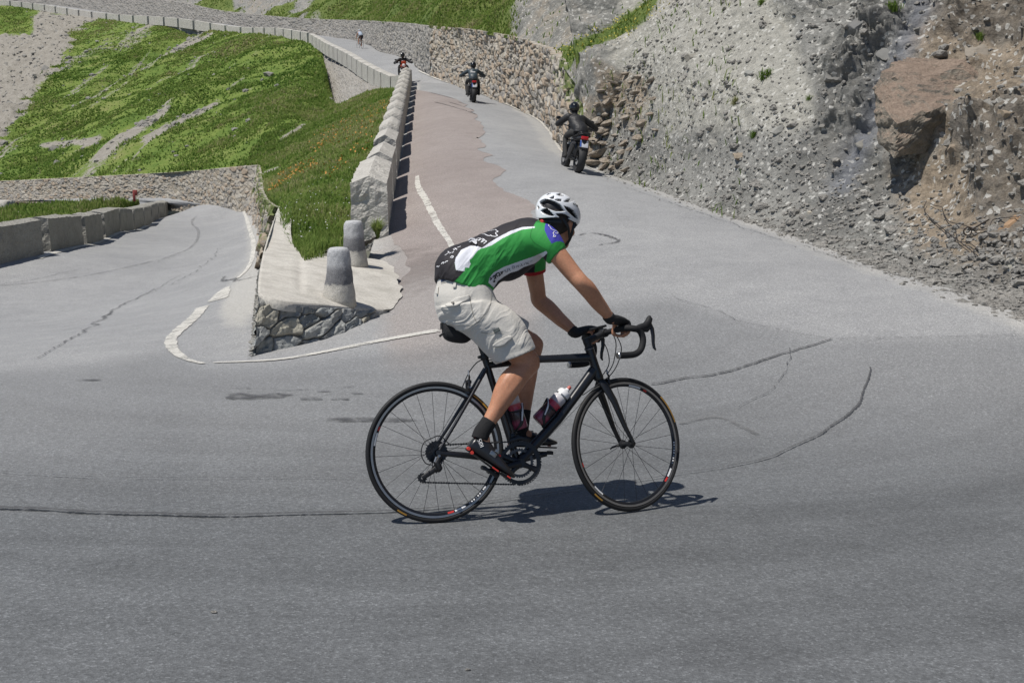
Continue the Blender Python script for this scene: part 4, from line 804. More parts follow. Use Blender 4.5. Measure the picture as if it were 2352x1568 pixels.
blades('grass', p, .15 + .12 * np.clip(cl, -.5, 1), np.clip(dd * .0014, .05, .2), .48 + .55 * cl + .45 * fbm(p * .06, 3, 521) + rg.normal(0, .2, len(p)), rg, M_BLADE, 1.15)
us_, vs_ = pix(SLP); ds_ = np.linalg.norm(SLP - np.array([0, 0, ZCAM]), axis=-1)
p, i, j = scatter_grid(SLP, np.where((us_ > 200) & (us_ < 1700) & (vs_ > -60) & (SLP[..., 1] > 15), np.clip(SLG - .3, 0, 1) + .02, 0) / np.maximum(ds_, 20) ** 1.3, 60000, rg); cl = fbm(p * .5, 3, 505); dd = np.linalg.norm(p, axis=1); keep = rg.random(len(p)) < np.clip(.6 + 1.3 * cl, .1, 1); p, cl, dd = p[keep], cl[keep], dd[keep]
blades('grass', p, .16 + .12 * np.clip(cl, -.5, 1), np.clip(dd * .0012, .025, .15), .5 + .6 * cl + rg.normal(0, .18, len(p)), rg, M_BLADE, 1.0)
p, i, j = scatter_grid(MP, np.ones(MP.shape[:2]), 9000, rg); cl = fbm(p * .8, 3, 507); blades('grass', p, .16 + .08 * np.clip(cl, -.5, 1), .05, .62 + .5 * cl + rg.normal(0, .15, len(p)), rg, M_BLADE)
def px_points(poly, n, bvs):
    poly = np.array(poly, float); lo, hi = poly.min(0), poly.max(0); out = []
    while len(out) < n:
        q = rg.uniform(lo, hi, (n, 2)); q = q[in_poly_(q[:, 0], q[:, 1], poly)]
        for u, v in q:
            best = None
            for bv in bvs:
                h, nn = hit(bv, u, v)
                if h is not None and (best is None or h[1] < best[1]): best = h
            if best is not None: out.append(best)
            if len(out) >= n: break
        if len(q) == 0: break
    return np.array(out)
def in_poly_(U, V, poly):
    r = np.zeros(U.shape, bool); j = len(poly) - 1
    for i in range(len(poly)):
        xi, yi = poly[i]; xj, yj = poly[j]; r ^= ((yi > V) != (yj > V)) & (U < (xj - xi) * (V - yi) / (yj - yi + 1e-12) + xi); j = i
    return r
# ragged fringe of grass against the concrete and between bollard and wall
fr = px_points([(668, 470), (705, 470), (700, 560), (745, 590), (700, 600), (672, 560)], 1500, [HBV, PB]); fr2 = px_points([(868, 530), (912, 545), (916, 606), (884, 592), (862, 560)], 1300, [HBV, PB]); fr3 = px_points([(690, 560), (815, 520), (815, 560), (760, 575), (700, 596)], 2200, [HBV, PB])
for q, hh in ((fr, .10), (fr2, .17), (fr3, .15)): blades('grass', q, hh * np.ones(len(q)), .014, rg.uniform(.3, .8, len(q)), rg, M_BLADE, .6)
# little heads of flowers
def heads(name, pts, size, mat):
    n = len(pts); a = rg.uniform(0, 2 * PI, n); e = np.stack([np.cos(a), np.sin(a), rg.uniform(-.3, .3, n)], 1) * size; f = np.stack([-np.sin(a) * .6, np.cos(a) * .6, rg.uniform(.5, 1, n)], 1) * size
    V = np.stack([pts - e, pts - f, pts + e, pts + f], 1).reshape(-1, 3); k = np.arange(n)[:, None] * 4; return tag(mesh_obj(name, V, np.concatenate([k + np.array([0, 1, 2, 3])]), mat, smooth=False), kind='stuff')
ofl = np.concatenate([px_points(q, n, [HBV]) for q, n in (([(600, 450), (640, 405), (720, 370), (735, 395), (660, 425), (615, 460)], 340), ([(700, 330), (830, 255), (905, 215), (912, 240), (800, 330), (720, 360)], 420), ([(720, 400), (800, 360), (830, 300), (870, 270), (850, 350), (760, 430)], 90))])
cl = fbm(ofl * 1.1, 3, 511); ofl = ofl[cl > -.12]; heads('wild_flowers', ofl + np.array([0, 0, .16]), .03, M_FLOWER)
wf = px_points([(620, 440), (810, 380), (815, 520), (690, 570), (650, 480)], 170, [HBV]); heads('wild_flowers', wf + np.array([0, 0, .14]), .011, M_WHITEFL)
yfl = px_points([(1265, 120), (1400, 60), (1530, 0), (1560, 10), (1440, 100), (1300, 150)], 260, [CB]); heads('wild_flowers', yfl + np.array([0, 0, .15]), .022, flat('yellow_petal', (.42, .36, .04), .7))
# weeds rooting in the rock face, each one a plant
for k, (u, v, s, lab) in enumerate(((1758, 178, 16, 'bright green weed on the pale scree left of the netting'), (2250, 88, 12, 'dark green weed high on the rock above the boulder'), (1690, 235, 10, 'dry brown tuft low on the pale scree'), (1733, 312, 10, 'small green tuft in the middle of the rock face'), (1860, 228, 7, 'tiny weed under the dark rock band'), (1750, 8, 9, 'weed at the top edge of the pale scree'), (2050, 20, 16, 'grass tuft on the dark rock at the top of the picture'))):
    c, n = hit(CB, u, v)
    if c is None: continue
    r_ = s / FPX * c[1]; q = c + rg.normal(0, .45, (130, 3)) * r_ * np.array([1, .6, .5]); o = blades('weed', q, r_ * .9 * np.ones(130), r_ * .13, (.25 if 'dry' not in lab else .9) + rg.uniform(0, .35, 130), rg, M_BLADE, .9); del o['kind']; tag(o, lab, 'plant')
# stones lying on the green slope and in the far scree
sm = scatter_grid(HP, np.where(HBARE > .35, 1.0, .03) * (HK > 7.5) * (U_ > -60), 2600, rg)[0]; strew('scree', sm, 2600, .13, M_SCREE, 31, (1, .8, .6))
# gravel by the bollards and along the wall foot, a few loose stones on the road
ve = []
for (u0, v0), (u1, v1) in zip([(1390, 402), (1600, 474), (1800, 540), (2000, 615), (2200, 675)], [(1600, 474), (1800, 540), (2000, 615), (2200, 675), (2360, 738)]):
    for _ in range(90):
        t_ = rg.random(); off = rg.exponential(5.0) - 3; ve.append(gpt(u0 + (u1 - u0) * t_ - off * .8, v0 + (v1 - v0) * t_ + off * .6))
strew('gravel', np.array(ve), 450, .016, M_SCREE, 35)
gr = px_points([(735, 560), (860, 545), (880, 590), (800, 590), (740, 585)], 500, [HBV, PB]); strew('gravel', gr, 500, .018, M_SCREE, 33)
for u, v, s, lab in ((491, 1407, 9, 'flat pebble lying alone on the asphalt at lower left'), (1074, 1539, 9, 'pale pebble near the bottom edge of the asphalt')):
    c = gpt(u, v); V, F = rock_mesh(s / FPX * c[1], 900 + u, (1, .7, .35), 2, .2, 6); tag(mesh_obj('pebble', V + c + np.array([0, 0, .004]), F, M_SCREE), lab, 'pebble')
# ================================================================ road bicycle (x forward, y left, z up; origin = rear tyre contact)
BP = (1003.8991, 1199.8669, 4.8859, .2741, -.0443, .2442, .2780)
def _rot(ax, a):
    ax = np.array(ax, float); ax /= np.linalg.norm(ax); K = np.array([[0, -ax[2], ax[1]], [ax[2], 0, -ax[0]], [-ax[1], ax[0], 0]])
    return np.eye(3) + math.sin(a) * K + (1 - math.cos(a)) * K @ K
def bike_frame():
    u, v, Y, a, s, l = BP[:6]; C = at(u, v, Y)
    f = np.array([math.cos(a) * math.cos(s), math.sin(a) * math.cos(s), math.sin(s)]); ly = np.array([-math.sin(a), math.cos(a), 0.]); up = np.cross(f, ly); R = _rot(f, -l)
    return C, np.stack([f, R @ ly, R @ up], 1)
BC, BM = bike_frame()
BMAT = Matrix([[*BM[i], BC[i]] for i in range(3)] + [[0, 0, 0, 1]])
def L(u, v, y):
    """pixel -> bicycle coordinates on the plane y = const"""
    d = ray(u, v); o = BM.T @ (np.array([0, 0, ZCAM]) - BC); dl = BM.T @ d; return o + dl * ((y - o[1]) / dl[1])
def W_(P): return np.asarray(P) @ BM.T + BC
SA = np.array([-.2924, 0, .9563]); HBp = np.array([.834, 0, .676]); RS = _rot(SA, BP[6])
def steer(P): return (np.asarray(P, float) - HBp) @ RS.T + HBp
K_FRAME = flat('satin_black_frame', (.012, .0125, .015), .28, 0, .55, coord='Object')
K_CARB = flat('black_carbon', (.010, .0105, .012), .3, 0, .5)
K_RUB = flat('black_rubber', (.014, .014, .0145), .62, 0, .35)
K_TAPE = flat('black_bar_tape', (.016, .016, .017), .7, 0, .3, bump=.3, scale=160)
K_STEEL = flat('brushed_steel', (.42, .42, .43), .3, 1)
K_ALU = flat('grey_alloy', (.33, .335, .34), .35, 1)
K_TRK = flat('brake_track', (.34, .34, .34), .38, .85)
K_DARKM = flat('dark_anodised', (.03, .031, .035), .32, .6)
K_BLK = flat('matt_black_plastic', (.013, .013, .014), .5)
K_RED = flat('red_print', (.55, .03, .025), .5)
K_WHT = flat('white_print', (.72, .72, .72), .5)
K_ORG = flat('amber_tyre_label', (.42, .22, .03), .6)
RW = .335; HUBR = np.array([0, 0, RW]); HUBF = np.array([.985, 0, RW]); BB = np.array([.405, 0, .268])
bike = thing('bicycle', 'black road bicycle ridden by the man in the green jersey', 'bicycle'); bike.matrix_world = BMAT
def bpart(m, name, mats, parent=None, bevel=0, smooth=True):
    return m.build(name, mats, parent or bike, smooth, bevel)
def wheel(c, front):
    F = steer if front else (lambda P: np.asarray(P, float))
    a = np.linspace(0, 2 * PI, 120, endpoint=False); circ = lambda r, y=0.0: np.stack([c[0] + r * np.cos(a), np.full_like(a, y), c[2] + r * np.sin(a)], 1)
    def rings(prof):   # prof (r,y) closed section
        m = MB(); m.ring_loft(np.array([[(c[0] + r * math.cos(t), y, c[2] + r * math.sin(t)) for r, y in prof] for t in a]), closed=True); m.xform(F); return m
    rim = bpart(rings([(.3125, -.0095), (.3125, .0095), (.298, .0085), (.289, .003), (.289, -.003), (.298, -.0085)]), 'wheel', K_DARKM)
    t_ = np.linspace(0, 2 * PI, 14, endpoint=False)
    bpart(rings([(.3235 + .0118 * math.cos(q), .0125 * math.sin(q)) for q in t_]), 'tyre', K_RUB, rim)
    for sgn in (-1, 1):
        bpart(rings([(.3118, .0100 * sgn), (.3118, .0103 * sgn), (.3018, .0094 * sgn), (.3018, .0091 * sgn)]), 'brake_track', K_TRK, rim)
    # spokes
    m = MB(); n = 24; hf = .036 if front else .047
    for i in range(n):
        th = 2 * PI * i / n + (.13 if front else .3); sd = 1 if i % 2 else -1; off = (.0 if front else .55) * (1 if (i // 2) % 2 else -1); hr = .017 if front else .024
        p = np.array([c[0] + hr * math.cos(th + off), sd * hf, c[2] + hr * math.sin(th + off)]); q = np.array([c[0] + .291 * math.cos(th), 0, c[2] + .291 * math.sin(th)])
        m.tube([p, q], .00115, 5, False)
    m.xform(F); bpart(m, 'spokes', K_DARKM, rim)
    m = MB().lathe([(.009, -.054), (.011, -.05), (.013, -.04), (.023, -.037), (.023, -.033), (.013, -.028), (.012, 0), (.013, .028), (.023, .033), (.023, .037), (.013, .04), (.011, .05), (.009, .054)], c, (0, 1, 0), 20); m.xform(F); bpart(m, 'hub', K_BLK, rim)
    m = MB().tube([c + (0, .054, 0), c + (-.01, .064, -.004), c + (-.045, .066, -.012), c + (-.06, .062, -.02)], [.005, .006, .005, .003], 8) if front else MB().tube([c + (0, .066, 0), c + (.03, .074, .02), c + (.06, .07, .03)], [.006, .005, .003], 8); m.xform(F); bpart(m, 'quick_release', K_BLK, rim)
    # printed decals on rim and tyre
    def arc(r0, r1, y0, y1, a0, a1, mat, nm):
        tt = np.linspace(a0, a1, 14); m = MB(); P = np.array([[(c[0] + r * math.cos(t), y, c[2] + r * math.sin(t)) for r, y in ((r0, y0), (r1, y1))] for t in tt])
        m.add(P.reshape(-1, 3), [tuple(f) for f in grid_faces(14, 2)]); m.xform(F); bpart(m, nm, mat, rim, smooth=False)
    R_ = math.radians
    A = ((-80, -74, K_RED), (-73, -62, K_WHT), (-38, -36, K_WHT), (154, 158, K_RED), (160, 172, K_WHT)) if not front else ((-42, -37, K_RED), (-36, -27, K_WHT), (62, 66, K_RED), (70, 84, K_WHT), (196, 200, K_RED), (222, 234, K_WHT))
    for a0, a1, mt in A: arc(.2995, .2912, -.0094, -.0062, R_(a0), R_(a1), mt, 'rim_decal')
    for k in range(9):
        b0 = (-22 if front else -58) + k * 2.6; arc(.2990, .2925, -.0093, -.0066, R_(b0), R_(b0 + 1.4), K_WHT if k % 3 else K_ALU, 'rim_decal')
    T = ((18, 46), (226, 236)) if front else ((30, 58), (234, 243))
    for a0, a1 in T: arc(.3285, .3215, -.0118, -.0129, R_(a0), R_(a1), K_ORG, 'tyre_label')
    return rim
wr = wheel(HUBR, False); wf = wheel(HUBF, True)
# ---- frame
STJ = np.array([.262, 0, .748]); HT0 = HBp; HT1 = HBp + SA * .142
def mixp(a, b, t): return np.asarray(a) * (1 - t) + np.asarray(b) * t
m = MB()
m.tube([BB, mixp(BB, STJ, .5), STJ, STJ + np.array([-.01, 0, .035])], [.019, .0165, .0165, .0175], 16)
m.tube([mixp(HT1, HT0, .28) - (.012, 0, 0), mixp(HT1, STJ, .5) + (0, 0, -.012), STJ + (0, 0, -.006)], np.array([[.021, .018], [.018, .0165], [.0165, .0145]]), 16)
m.tube([HT0 + SA * .035 - (.01, 0, 0), mixp(HT0, BB, .5), BB + (.004, 0, 0)], np.array([[.027, .024], [.024, .023], [.025, .027]]), 18)
m.tube([HT0, mixp(HT0, HT1, .5), HT1], [.0245, .022, .0225], 18)
m.lathe([(.024, -.036), (.026, -.03), (.026, .03), (.024, .036)], BB, (0, 1, 0), 20)
for s in (-1, 1):
    m.tube([STJ + (-.006, s * .014, -.02), mixp(STJ, HUBR, .35) + (0, s * .034, -.01), mixp(STJ, HUBR, .7) + (0, s * .05, -.006), HUBR + (.006, s * .064, .012)], [.0095, .0085, .0078, .007], 10)
    m.tube([BB + (-.02, s * .03, -.004), mixp(BB, HUBR, .3) + (0, s * .036, .004), mixp(BB, HUBR, .65) + (0, s * .052, .002), HUBR + (.008, s * .066, -.004)], np.array([[.017, .009], [.0155, .0085], [.013, .008], [.010, .007]]), 10)
    m.lathe([(.013, -.004), (.013, .004)], HUBR + (0, s * .066, 0), (0, 1, 0), 14)
frame = bpart(m, 'frame', K_FRAME)
m = MB()      # fork
CR = HBp - SA * .012
m.lathe([(.024, -.012), (.026, 0), (.024, .012)], HBp - SA * .004, SA, 18)
for s in (-1, 1):
    p0 = CR + (.006, 0, -.004); p1 = CR + np.array([.012, s * .03, -.035]); e = HUBF + (0, s * .053, .004)
    m.tube([p0, p1, mixp(p1, e, .28) + (.004, s * .006, 0), mixp(p1, e, .7) + (-.004, s * .002, 0), e], np.array([[.016, .020], [.012, .023], [.0105, .0195], [.009, .0135], [.008, .010]]), 14, up=(0, 1, 0))
    m.lathe([(.011, -.004), (.011, .004)], HUBF + (0, s * .053, 0), (0, 1, 0), 12)
m.xform(steer); bpart(m, 'fork', K_CARB)
m = MB().lathe([(.0245, 0), (.025, .008), (.022, .014), (.0195, .016), (.0195, .03), (.021, .031), (.021, .055), (.019, .06), (.006, .062)], HT1, SA, 18); m.xform(steer); bpart(m, 'headset', K_BLK)
m = MB().lathe([(.0235, .0), (.0252, .003), (.0235, .006)], HT1, SA, 18); m.xform(steer); bpart(m, 'headset_ring', K_STEEL)
# ---- stem, bar, hoods, levers
ST0 = HT1 + SA * .042; BAR = np.array([.885, 0, .895])
m = MB().tube([ST0, mixp(ST0, BAR, .5), BAR], [.019, .0165, .018], 14); m.lathe([(.02, -.022), (.022, -.018), (.022, .018), (.02, .022)], BAR, (0, 1, 0), 18); m.xform(steer); bpart(m, 'stem', K_BLK)
BW = .205
def barpath(s):
    P = [(0, 0, 0), (.0, .06, .001), (.002, .13, .003), (.008, .18, .002), (.035, BW, -.002), (.066, BW + .001, -.008), (.084, BW + .002, -.034), (.086, BW + .003, -.066), (.070, BW + .004, -.105), (.036, BW + .005, -.128), (-.012, BW + .006, -.137), (-.066, BW + .007, -.142)]
    P = np.array(P) * (1, s, 1); c, sn = math.cos(-.06), math.sin(-.06); P = np.c_[P[:, 0] * c - P[:, 2] * sn, P[:, 1], P[:, 0] * sn + P[:, 2] * c]; return catmull(P + BAR, 64)
m = MB(); bp = {s: barpath(s) for s in (-1, 1)}
for s in (-1, 1): m.tube(bp[s][:12], .0145, 12); m.tube(bp[s][10:], .0162, 14)
m.xform(steer); hbar = bpart(m, 'handlebar', K_TAPE)
for s in (-1, 1):
    e = bp[s][-1]; d = e - bp[s][-3]; d /= np.linalg.norm(d); m = MB().lathe([(.0165, -.002), (.0165, .004), (.013, .0075), (.003, .008)], e, d, 18); m.xform(steer); bpart(m, 'bar_end_plug', K_STEEL, hbar)
    o = BAR + np.array([.072, s * (BW + .001), -.004])
    m = MB().tube([o + (-.022, 0, -.004), o + (.0, 0, .004), o + (.03, 0, .012), o + (.054, -s * .002, .03), o + (.066, -s * .003, .052), o + (.066, -s * .003, .066)], np.array([[.017, .017], [.019, .017], [.0185, .0165], [.019, .0165], [.0165, .015], [.006, .006]]), 14)
    m.tube([o + (.012, 0, -.002), o + (.04, 0, -.004), o + (.058, 0, .012)], [.014, .014, .012], 12); m.xform(steer); hood = bpart(m, 'brake_hood', K_RUB, hbar)
    m = MB().tube([o + (.06, 0, .028), o + (.073, s * .002, .0), o + (.073, s * .006, -.035), o + (.066, s * .012, -.07), o + (.066, s * .016, -.095), o + (.074, s * .018, -.108)], np.array([[.007, .012], [.008, .012], [.007, .011], [.006, .0095], [.006, .0085], [.003, .004]]), 10, up=(0, 1, 0)); m.xform(steer); bpart(m, 'brake_lever', K_DARKM, hbar)
# bar computer and its mount, cables
m = MB().box(BAR + (.0, .048, .034), (.085, .052, .013), _rot((0, 1, 0), -.22)); m.xform(steer); bpart(m, 'bike_computer', K_BLK, None, .005)
m = MB().lathe([(.012, -.012), (.017, -.012), (.017, .012), (.012, .012)], BAR + (0, .048, 0), (0, 1, 0), 14); m.tube([BAR + (0, .048, .01), BAR + (.0, .048, .03)], .009, 8); m.xform(steer); bpart(m, 'computer_mount', K_BLK)
m = MB()
m.tube(catmull([steer(BAR + (.012, -.06, -.01)), steer(BAR + (.04, -.045, -.06)), steer(BAR + (.035, -.02, -.15)), steer(HBp + (.055, -.008, .015))], 20), .0026, 6)
m.tube(catmull([steer(BAR + (.012, .06, -.01)), steer(BAR + (.05, .05, -.07)), steer(BAR + (.04, .03, -.16)), HBp + (.0, .03, -.03)], 20), .0026, 6)
m.tube(catmull([steer(BAR + (.012, -.08, -.01)), steer(BAR + (.06, -.06, -.09)), steer(BAR + (.02, -.03, -.2)), HBp + (-.03, -.028, -.05), mixp(HT0, BB, .22) + (0, -.026, 0)], 24), .0026, 6)
bpart(m, 'control_cable', K_BLK)
m = MB().tube(catmull([mixp(HT1, STJ, .9) + (0, -.004, .006), STJ + (-.03, -.008, .02), STJ + (-.085, -.004, -.03), STJ + (-.125, 0, -.11)], 20), .0026, 6); bpart(m, 'rear_brake_cable', K_BLK)
m = MB().tube([mixp(HT0, BB, .1) + (.02, 0, -.024), mixp(HT0, BB, .93) + (.0, 0, -.034)], .0011, 5); bpart(m, 'shift_wire', K_ALU)
# ---- brakes
def caliper(c, fwd, nm, stf):
    m = MB()
    for s in (-1, 1):
        m.tube([c + (0, s * .004, .012), c + (fwd * .006, s * .026, .01), c + (fwd * .006, s * .030, -.02), c + (fwd * .004, s * .020, -.042)], [.007, .0075, .0065, .006], 8)
        m.box(c + (fwd * .004, s * .0165, -.046), (.045, .010, .010))
    m.lathe([(.008, -.01), (.008, .016)], c + (0, 0, .006), (fwd, 0, 0), 12); m.tube([c + (fwd * .006, -.022, .012), c + (fwd * .006, -.03, .03), c + (fwd * .004, -.012, .045)], [.005, .005, .003], 8)
    if stf: m.xform(steer)
    b = bpart(m, nm, K_DARKM); m = MB().lathe([(.0045, 0), (.0045, .006)], c + (fwd * .02, 0, .006), (fwd, 0, 0), 10).lathe([(.004, 0), (.004, .005)], c + (fwd * .004, -.032, -.02), (0, -1, 0), 10).tube([c + (fwd * .006, -.022, .03), c + (fwd * .006, -.012, .062)], .004, 8)
    if stf: m.xform(steer)
    bpart(m, 'brake_bolt', K_STEEL, b)
caliper(HBp + SA * -.018 + (.035, 0, -.012), 1, 'front_brake', True)
caliper(mixp(STJ, HUBR, .235) + (-.028, 0, .008), -1, 'rear_brake', False)
# ---- seatpost, saddle, bag
SP = STJ + np.array([-.0105, 0, .035]); SD = np.array([.196, 0, .955])
m = MB().tube([SP, mixp(SP, SD, .6), SD + (-.004, 0, -.03)], [.0148, .0148, .0148], 16); m.box(SD + (-.004, 0, -.026), (.045, .035, .03)); bpart(m, 'seatpost', K_FRAME)
m = MB().lathe([(.0185, -.012), (.0215, -.008), (.0215, .01), (.0185, .014)], SP, SP - STJ, 18); m.lathe([(.008, -.014), (.008, .014)], SP + (-.024, 0, 0), (0, 1, 0), 12); bpart(m, 'seat_clamp', K_BLK)
m = MB(); R = []
for x, w, z, h in ((-.125, .050, .022, .010), (-.115, .066, .026, .022), (-.085, .072, .026, .03), (-.04, .058, .020, .03), (.0, .036, .016, .03), (.05, .022, .014, .03), (.10, .018, .012, .028), (.13, .014, .008, .022), (.142, .006, .002, .010)):
    q = np.linspace(0, 2 * PI, 20, endpoint=False); R.append(np.c_[np.full(20, x), w * np.sign(np.cos(q)) * np.abs(np.cos(q)) ** .8, z - h / 2 + h / 2 * np.sin(q) - .35 * w * w / .07 * np.abs(np.cos(q)) ** 2] + SD + (-.0, 0, .012))
m.ring_loft(R)
sad = bpart(m, 'saddle', K_BLK)
m = MB()
for s in (-1, 1): m.tube(catmull([SD + (-.10, s * .028, .008), SD + (-.06, s * .022, -.02), SD + (.03, s * .022, -.022), SD + (.11, s * .01, .006)], 16), .0035, 8)
bpart(m, 'saddle_rails', K_ALU, sad)
m = MB(); R = []      # bag hanging behind the post
for t, x, z, hw, hh in ((0, -.150, -.030, .012, .018), (.1, -.142, -.036, .036, .040), (.3, -.115, -.045, .045, .050), (.6, -.07, -.052, .045, .052), (.85, -.035, -.056, .036, .046), (1, -.012, -.058, .018, .03)):
    q = np.linspace(0, 2 * PI, 20, endpoint=False); R.append(np.c_[np.full(20, x) , hw * np.sign(np.cos(q)) * np.abs(np.cos(q)) ** .6, z + hh * np.sign(np.sin(q)) * np.abs(np.sin(q)) ** .7] + SD + (0, 0, .0))
m.ring_loft(catmull(np.array(R).reshape(6, -1), 20).reshape(20, 20, 3))
bag = bpart(m, 'saddle_bag', flat('black_nylon', (.013, .013, .014), .75, bump=.4, scale=120))
m = MB().tube([SD + (-.142, -.02, -.05), SD + (-.17, -.024, -.07)], [.004, .006], 8).box(SD + (-.152, 0, -.02), (.012, .026, .03)); bpart(m, 'light_clip', K_BLK, bag)
# ---- drivetrain
CA = math.atan2(.235 - BB[2], .225 - BB[0])       # right crank points backwards
def gear(m, c, r, n, y, th=.003, tooth=.006, mi=0, inner=None):
    k = n * 4; a = np.linspace(0, 2 * PI, k, endpoint=False); rr = r + tooth * np.array([0, .9, 1, .1] * n); ri = inner or r * .82
    O = np.stack([c[0] + rr * np.cos(a), 0 * a, c[2] + rr * np.sin(a)], 1); I = np.stack([c[0] + ri * np.cos(a), 0 * a, c[2] + ri * np.sin(a)], 1); e = np.array([0, th / 2, 0]); Y = np.array([0, y, 0])
    m.ring_loft([I - e + Y, O - e + Y, O + e + Y, I + e + Y], closed=True, mi=mi)
m = MB(); gear(m, BB, .1015, 50, -.043, .004, inner=.084); crs = bpart(m, 'chainring', K_DARKM, smooth=False)
m = MB(); gear(m, BB, .067, 34, -.036, .003, inner=.056); bpart(m, 'inner_chainring', flat('dark_grey_alloy', (.09, .09, .095), .4, .8), smooth=False)
m = MB()              # right arm with its four spider legs, left arm
pr = BB + np.array([math.cos(CA) * .172, 0, math.sin(CA) * .172]); pl_ = BB - np.array([math.cos(CA) * .172, 0, math.sin(CA) * .172])
m.tube([BB + (0, -.052, 0), mixp(BB, pr, .4) + (0, -.060, 0), pr + (0, -.066, 0)], np.array([[.018, .011], [.0135, .010], [.0125, .009]]), 14); m.lathe([(.026, -.008), (.022, .006)], BB + (0, -.05, 0), (0, -1, 0), 20)
for k in range(4):
    t = CA + .78 + k * PI / 2 + (.2 if k % 2 else -.2); e = BB + np.array([math.cos(t) * .088, -.044, math.sin(t) * .088]); m.tube([BB + (0, -.048, 0), mixp(BB + (0, -.048, 0), e, .5), e], np.array([[.018, .006], [.012, .005], [.016, .004]]), 10)
crank = bpart(m, 'crank_arm', K_DARKM)
m = MB().tube([BB + (0, .048, 0), mixp(BB, pl_, .4) + (0, .058, 0), pl_ + (0, .066, 0)], np.array([[.018, .011], [.0135, .010], [.0125, .009]]), 14); bpart(m, 'crank_arm', K_DARKM)
PDL = []
for s, p in ((-1, pr), (1, pl_)):
    c = p + np.array([0, s * .112, 0]); PDL.append(c); tl = -.62 if s < 0 else -.05; R = _rot((0, 1, 0), -tl)
    m = MB().tube([p + (0, s * .066, 0), p + (0, s * .13, 0)], .007, 10); m.box(c + R @ np.array([.0, 0, .002]), (.066, .054, .014), R); m.box(c + R @ np.array([.034, 0, .004]), (.02, .05, .018), R); m.tube([c + R @ np.array([-.036, -.026, -.0]), c + R @ np.array([-.036, .026, -.0])], .011, 10); bpart(m, 'pedal', K_BLK, None, .003)
m = MB()
for k, r in enumerate((.052, .046, .041, .037, .033, .029, .026, .024)): gear(m, HUBR, r, int(r / .0021), .0 - .022 - k * .0038, .0018, .004, inner=r * .6)
bpart(m, 'cassette', K_DARKM, smooth=False)
RD = HUBR + np.array([-.012, -.06, -.062]); PUL = L(970, 1097, -.045); PU1 = mixp(HUBR + (0, -.045, -.07), PUL, .12)
m = MB().tube([HUBR + (.004, -.07, -.016), HUBR + (-.012, -.075, -.045), HUBR + (.004, -.074, -.075)], [.011, .016, .013], 12).tube([HUBR + (.004, -.074, -.07), PU1 + (.008, -.012, 0)], [.014, .018], 12)
m.tube([PU1 + (0, -.008, 0), PUL + (0, -.008, 0)], np.array([[.012, .003], [.011, .003]]), 10).tube([PU1 + (0, .010, 0), PUL + (0, .010, 0)], np.array([[.012, .003], [.011, .003]]), 10)
rdr = bpart(m, 'rear_derailleur', K_BLK)
m = MB(); gear(m, PUL, .020, 11, -.044 - PUL[1] + PUL[1], .004, .004, inner=.006); gear(m, PU1, .018, 11, -.044, .004, .004, inner=.006); m.v = [v for v in m.v]; bpart(m, 'jockey_wheel', K_BLK, rdr, smooth=False)
m = MB().tube(catmull([HUBR + (-.03, -.07, .07), HUBR + (-.07, -.075, .05), HUBR + (-.085, -.078, .0), HUBR + (-.065, -.078, -.045), HUBR + (-.03, -.076, -.055)], 24), .0026, 6).tube(catmull([HUBR + (.06, -.066, .03), HUBR + (.01, -.07, .078), HUBR + (-.03, -.07, .07)], 12), .0026, 6); bpart(m, 'gear_cable', K_BLK, rdr)
m = MB().lathe([(.004, 0), (.006, .004), (.006, .012)], HUBR + (.0, -.072, -.014), (0, -1, 0), 12).tube([HUBR + (-.012, -.078, -.02), HUBR + (-.022, -.082, -.042)], [.007, .006], 10); bpart(m, 'hanger_bolt', K_ALU, rdr)
def chain_run(p, q, m):
    n = int(np.linalg.norm(q - p) / .0127); t = (q - p) / np.linalg.norm(q - p)
    for i in range(n):
        a = p + t * (i * .0127); m.tube([a - t * .001, a + t * .0055], np.array([[.0046, .0035], [.0046, .0035]]), 6); m.tube([a + t * .0055, a + t * .0125], np.array([[.0028, .0024], [.0028, .0024]]), 6)
m = MB(); chain_run(HUBR + np.array([.0, -.036, .034]), BB + np.array([0, -.043, .104]), m); chain_run(np.array([PUL[0], -.044, PUL[2] - .021]), BB + np.array([-.012, -.043, -.103]), m); chain_run(np.array([PU1[0] + .018, -.044, PU1[2]]), HUBR + np.array([.03, -.038, -.02]), m)
for k in range(24):
    t = PI / 2 - k * PI / 23; a = BB + np.array([.105 * math.cos(t), -.043, .105 * math.sin(t)]); b = BB + np.array([.105 * math.cos(t - .1), -.043, .105 * math.sin(t - .1)]); m.tube([a, b], np.array([[.0042, .0034], [.0042, .0034]]), 6)
bpart(m, 'chain', flat('oiled_chain', (.05, .05, .052), .4, .7))
m = MB().box(mixp(BB, STJ, .27) + (.012, -.02, .0), (.024, .02, .026)).tube([BB + (-.05, -.046, .108), BB + (.0, -.046, .122), BB + (.05, -.046, .108)], np.array([[.01, .002]] * 3), 8).tube([mixp(BB, STJ, .27) + (.03, -.02, .01), mixp(BB, STJ, .27) + (.02, -.045, .02)], [.007, .004], 8); bpart(m, 'front_derailleur', K_DARKM, None, .003)
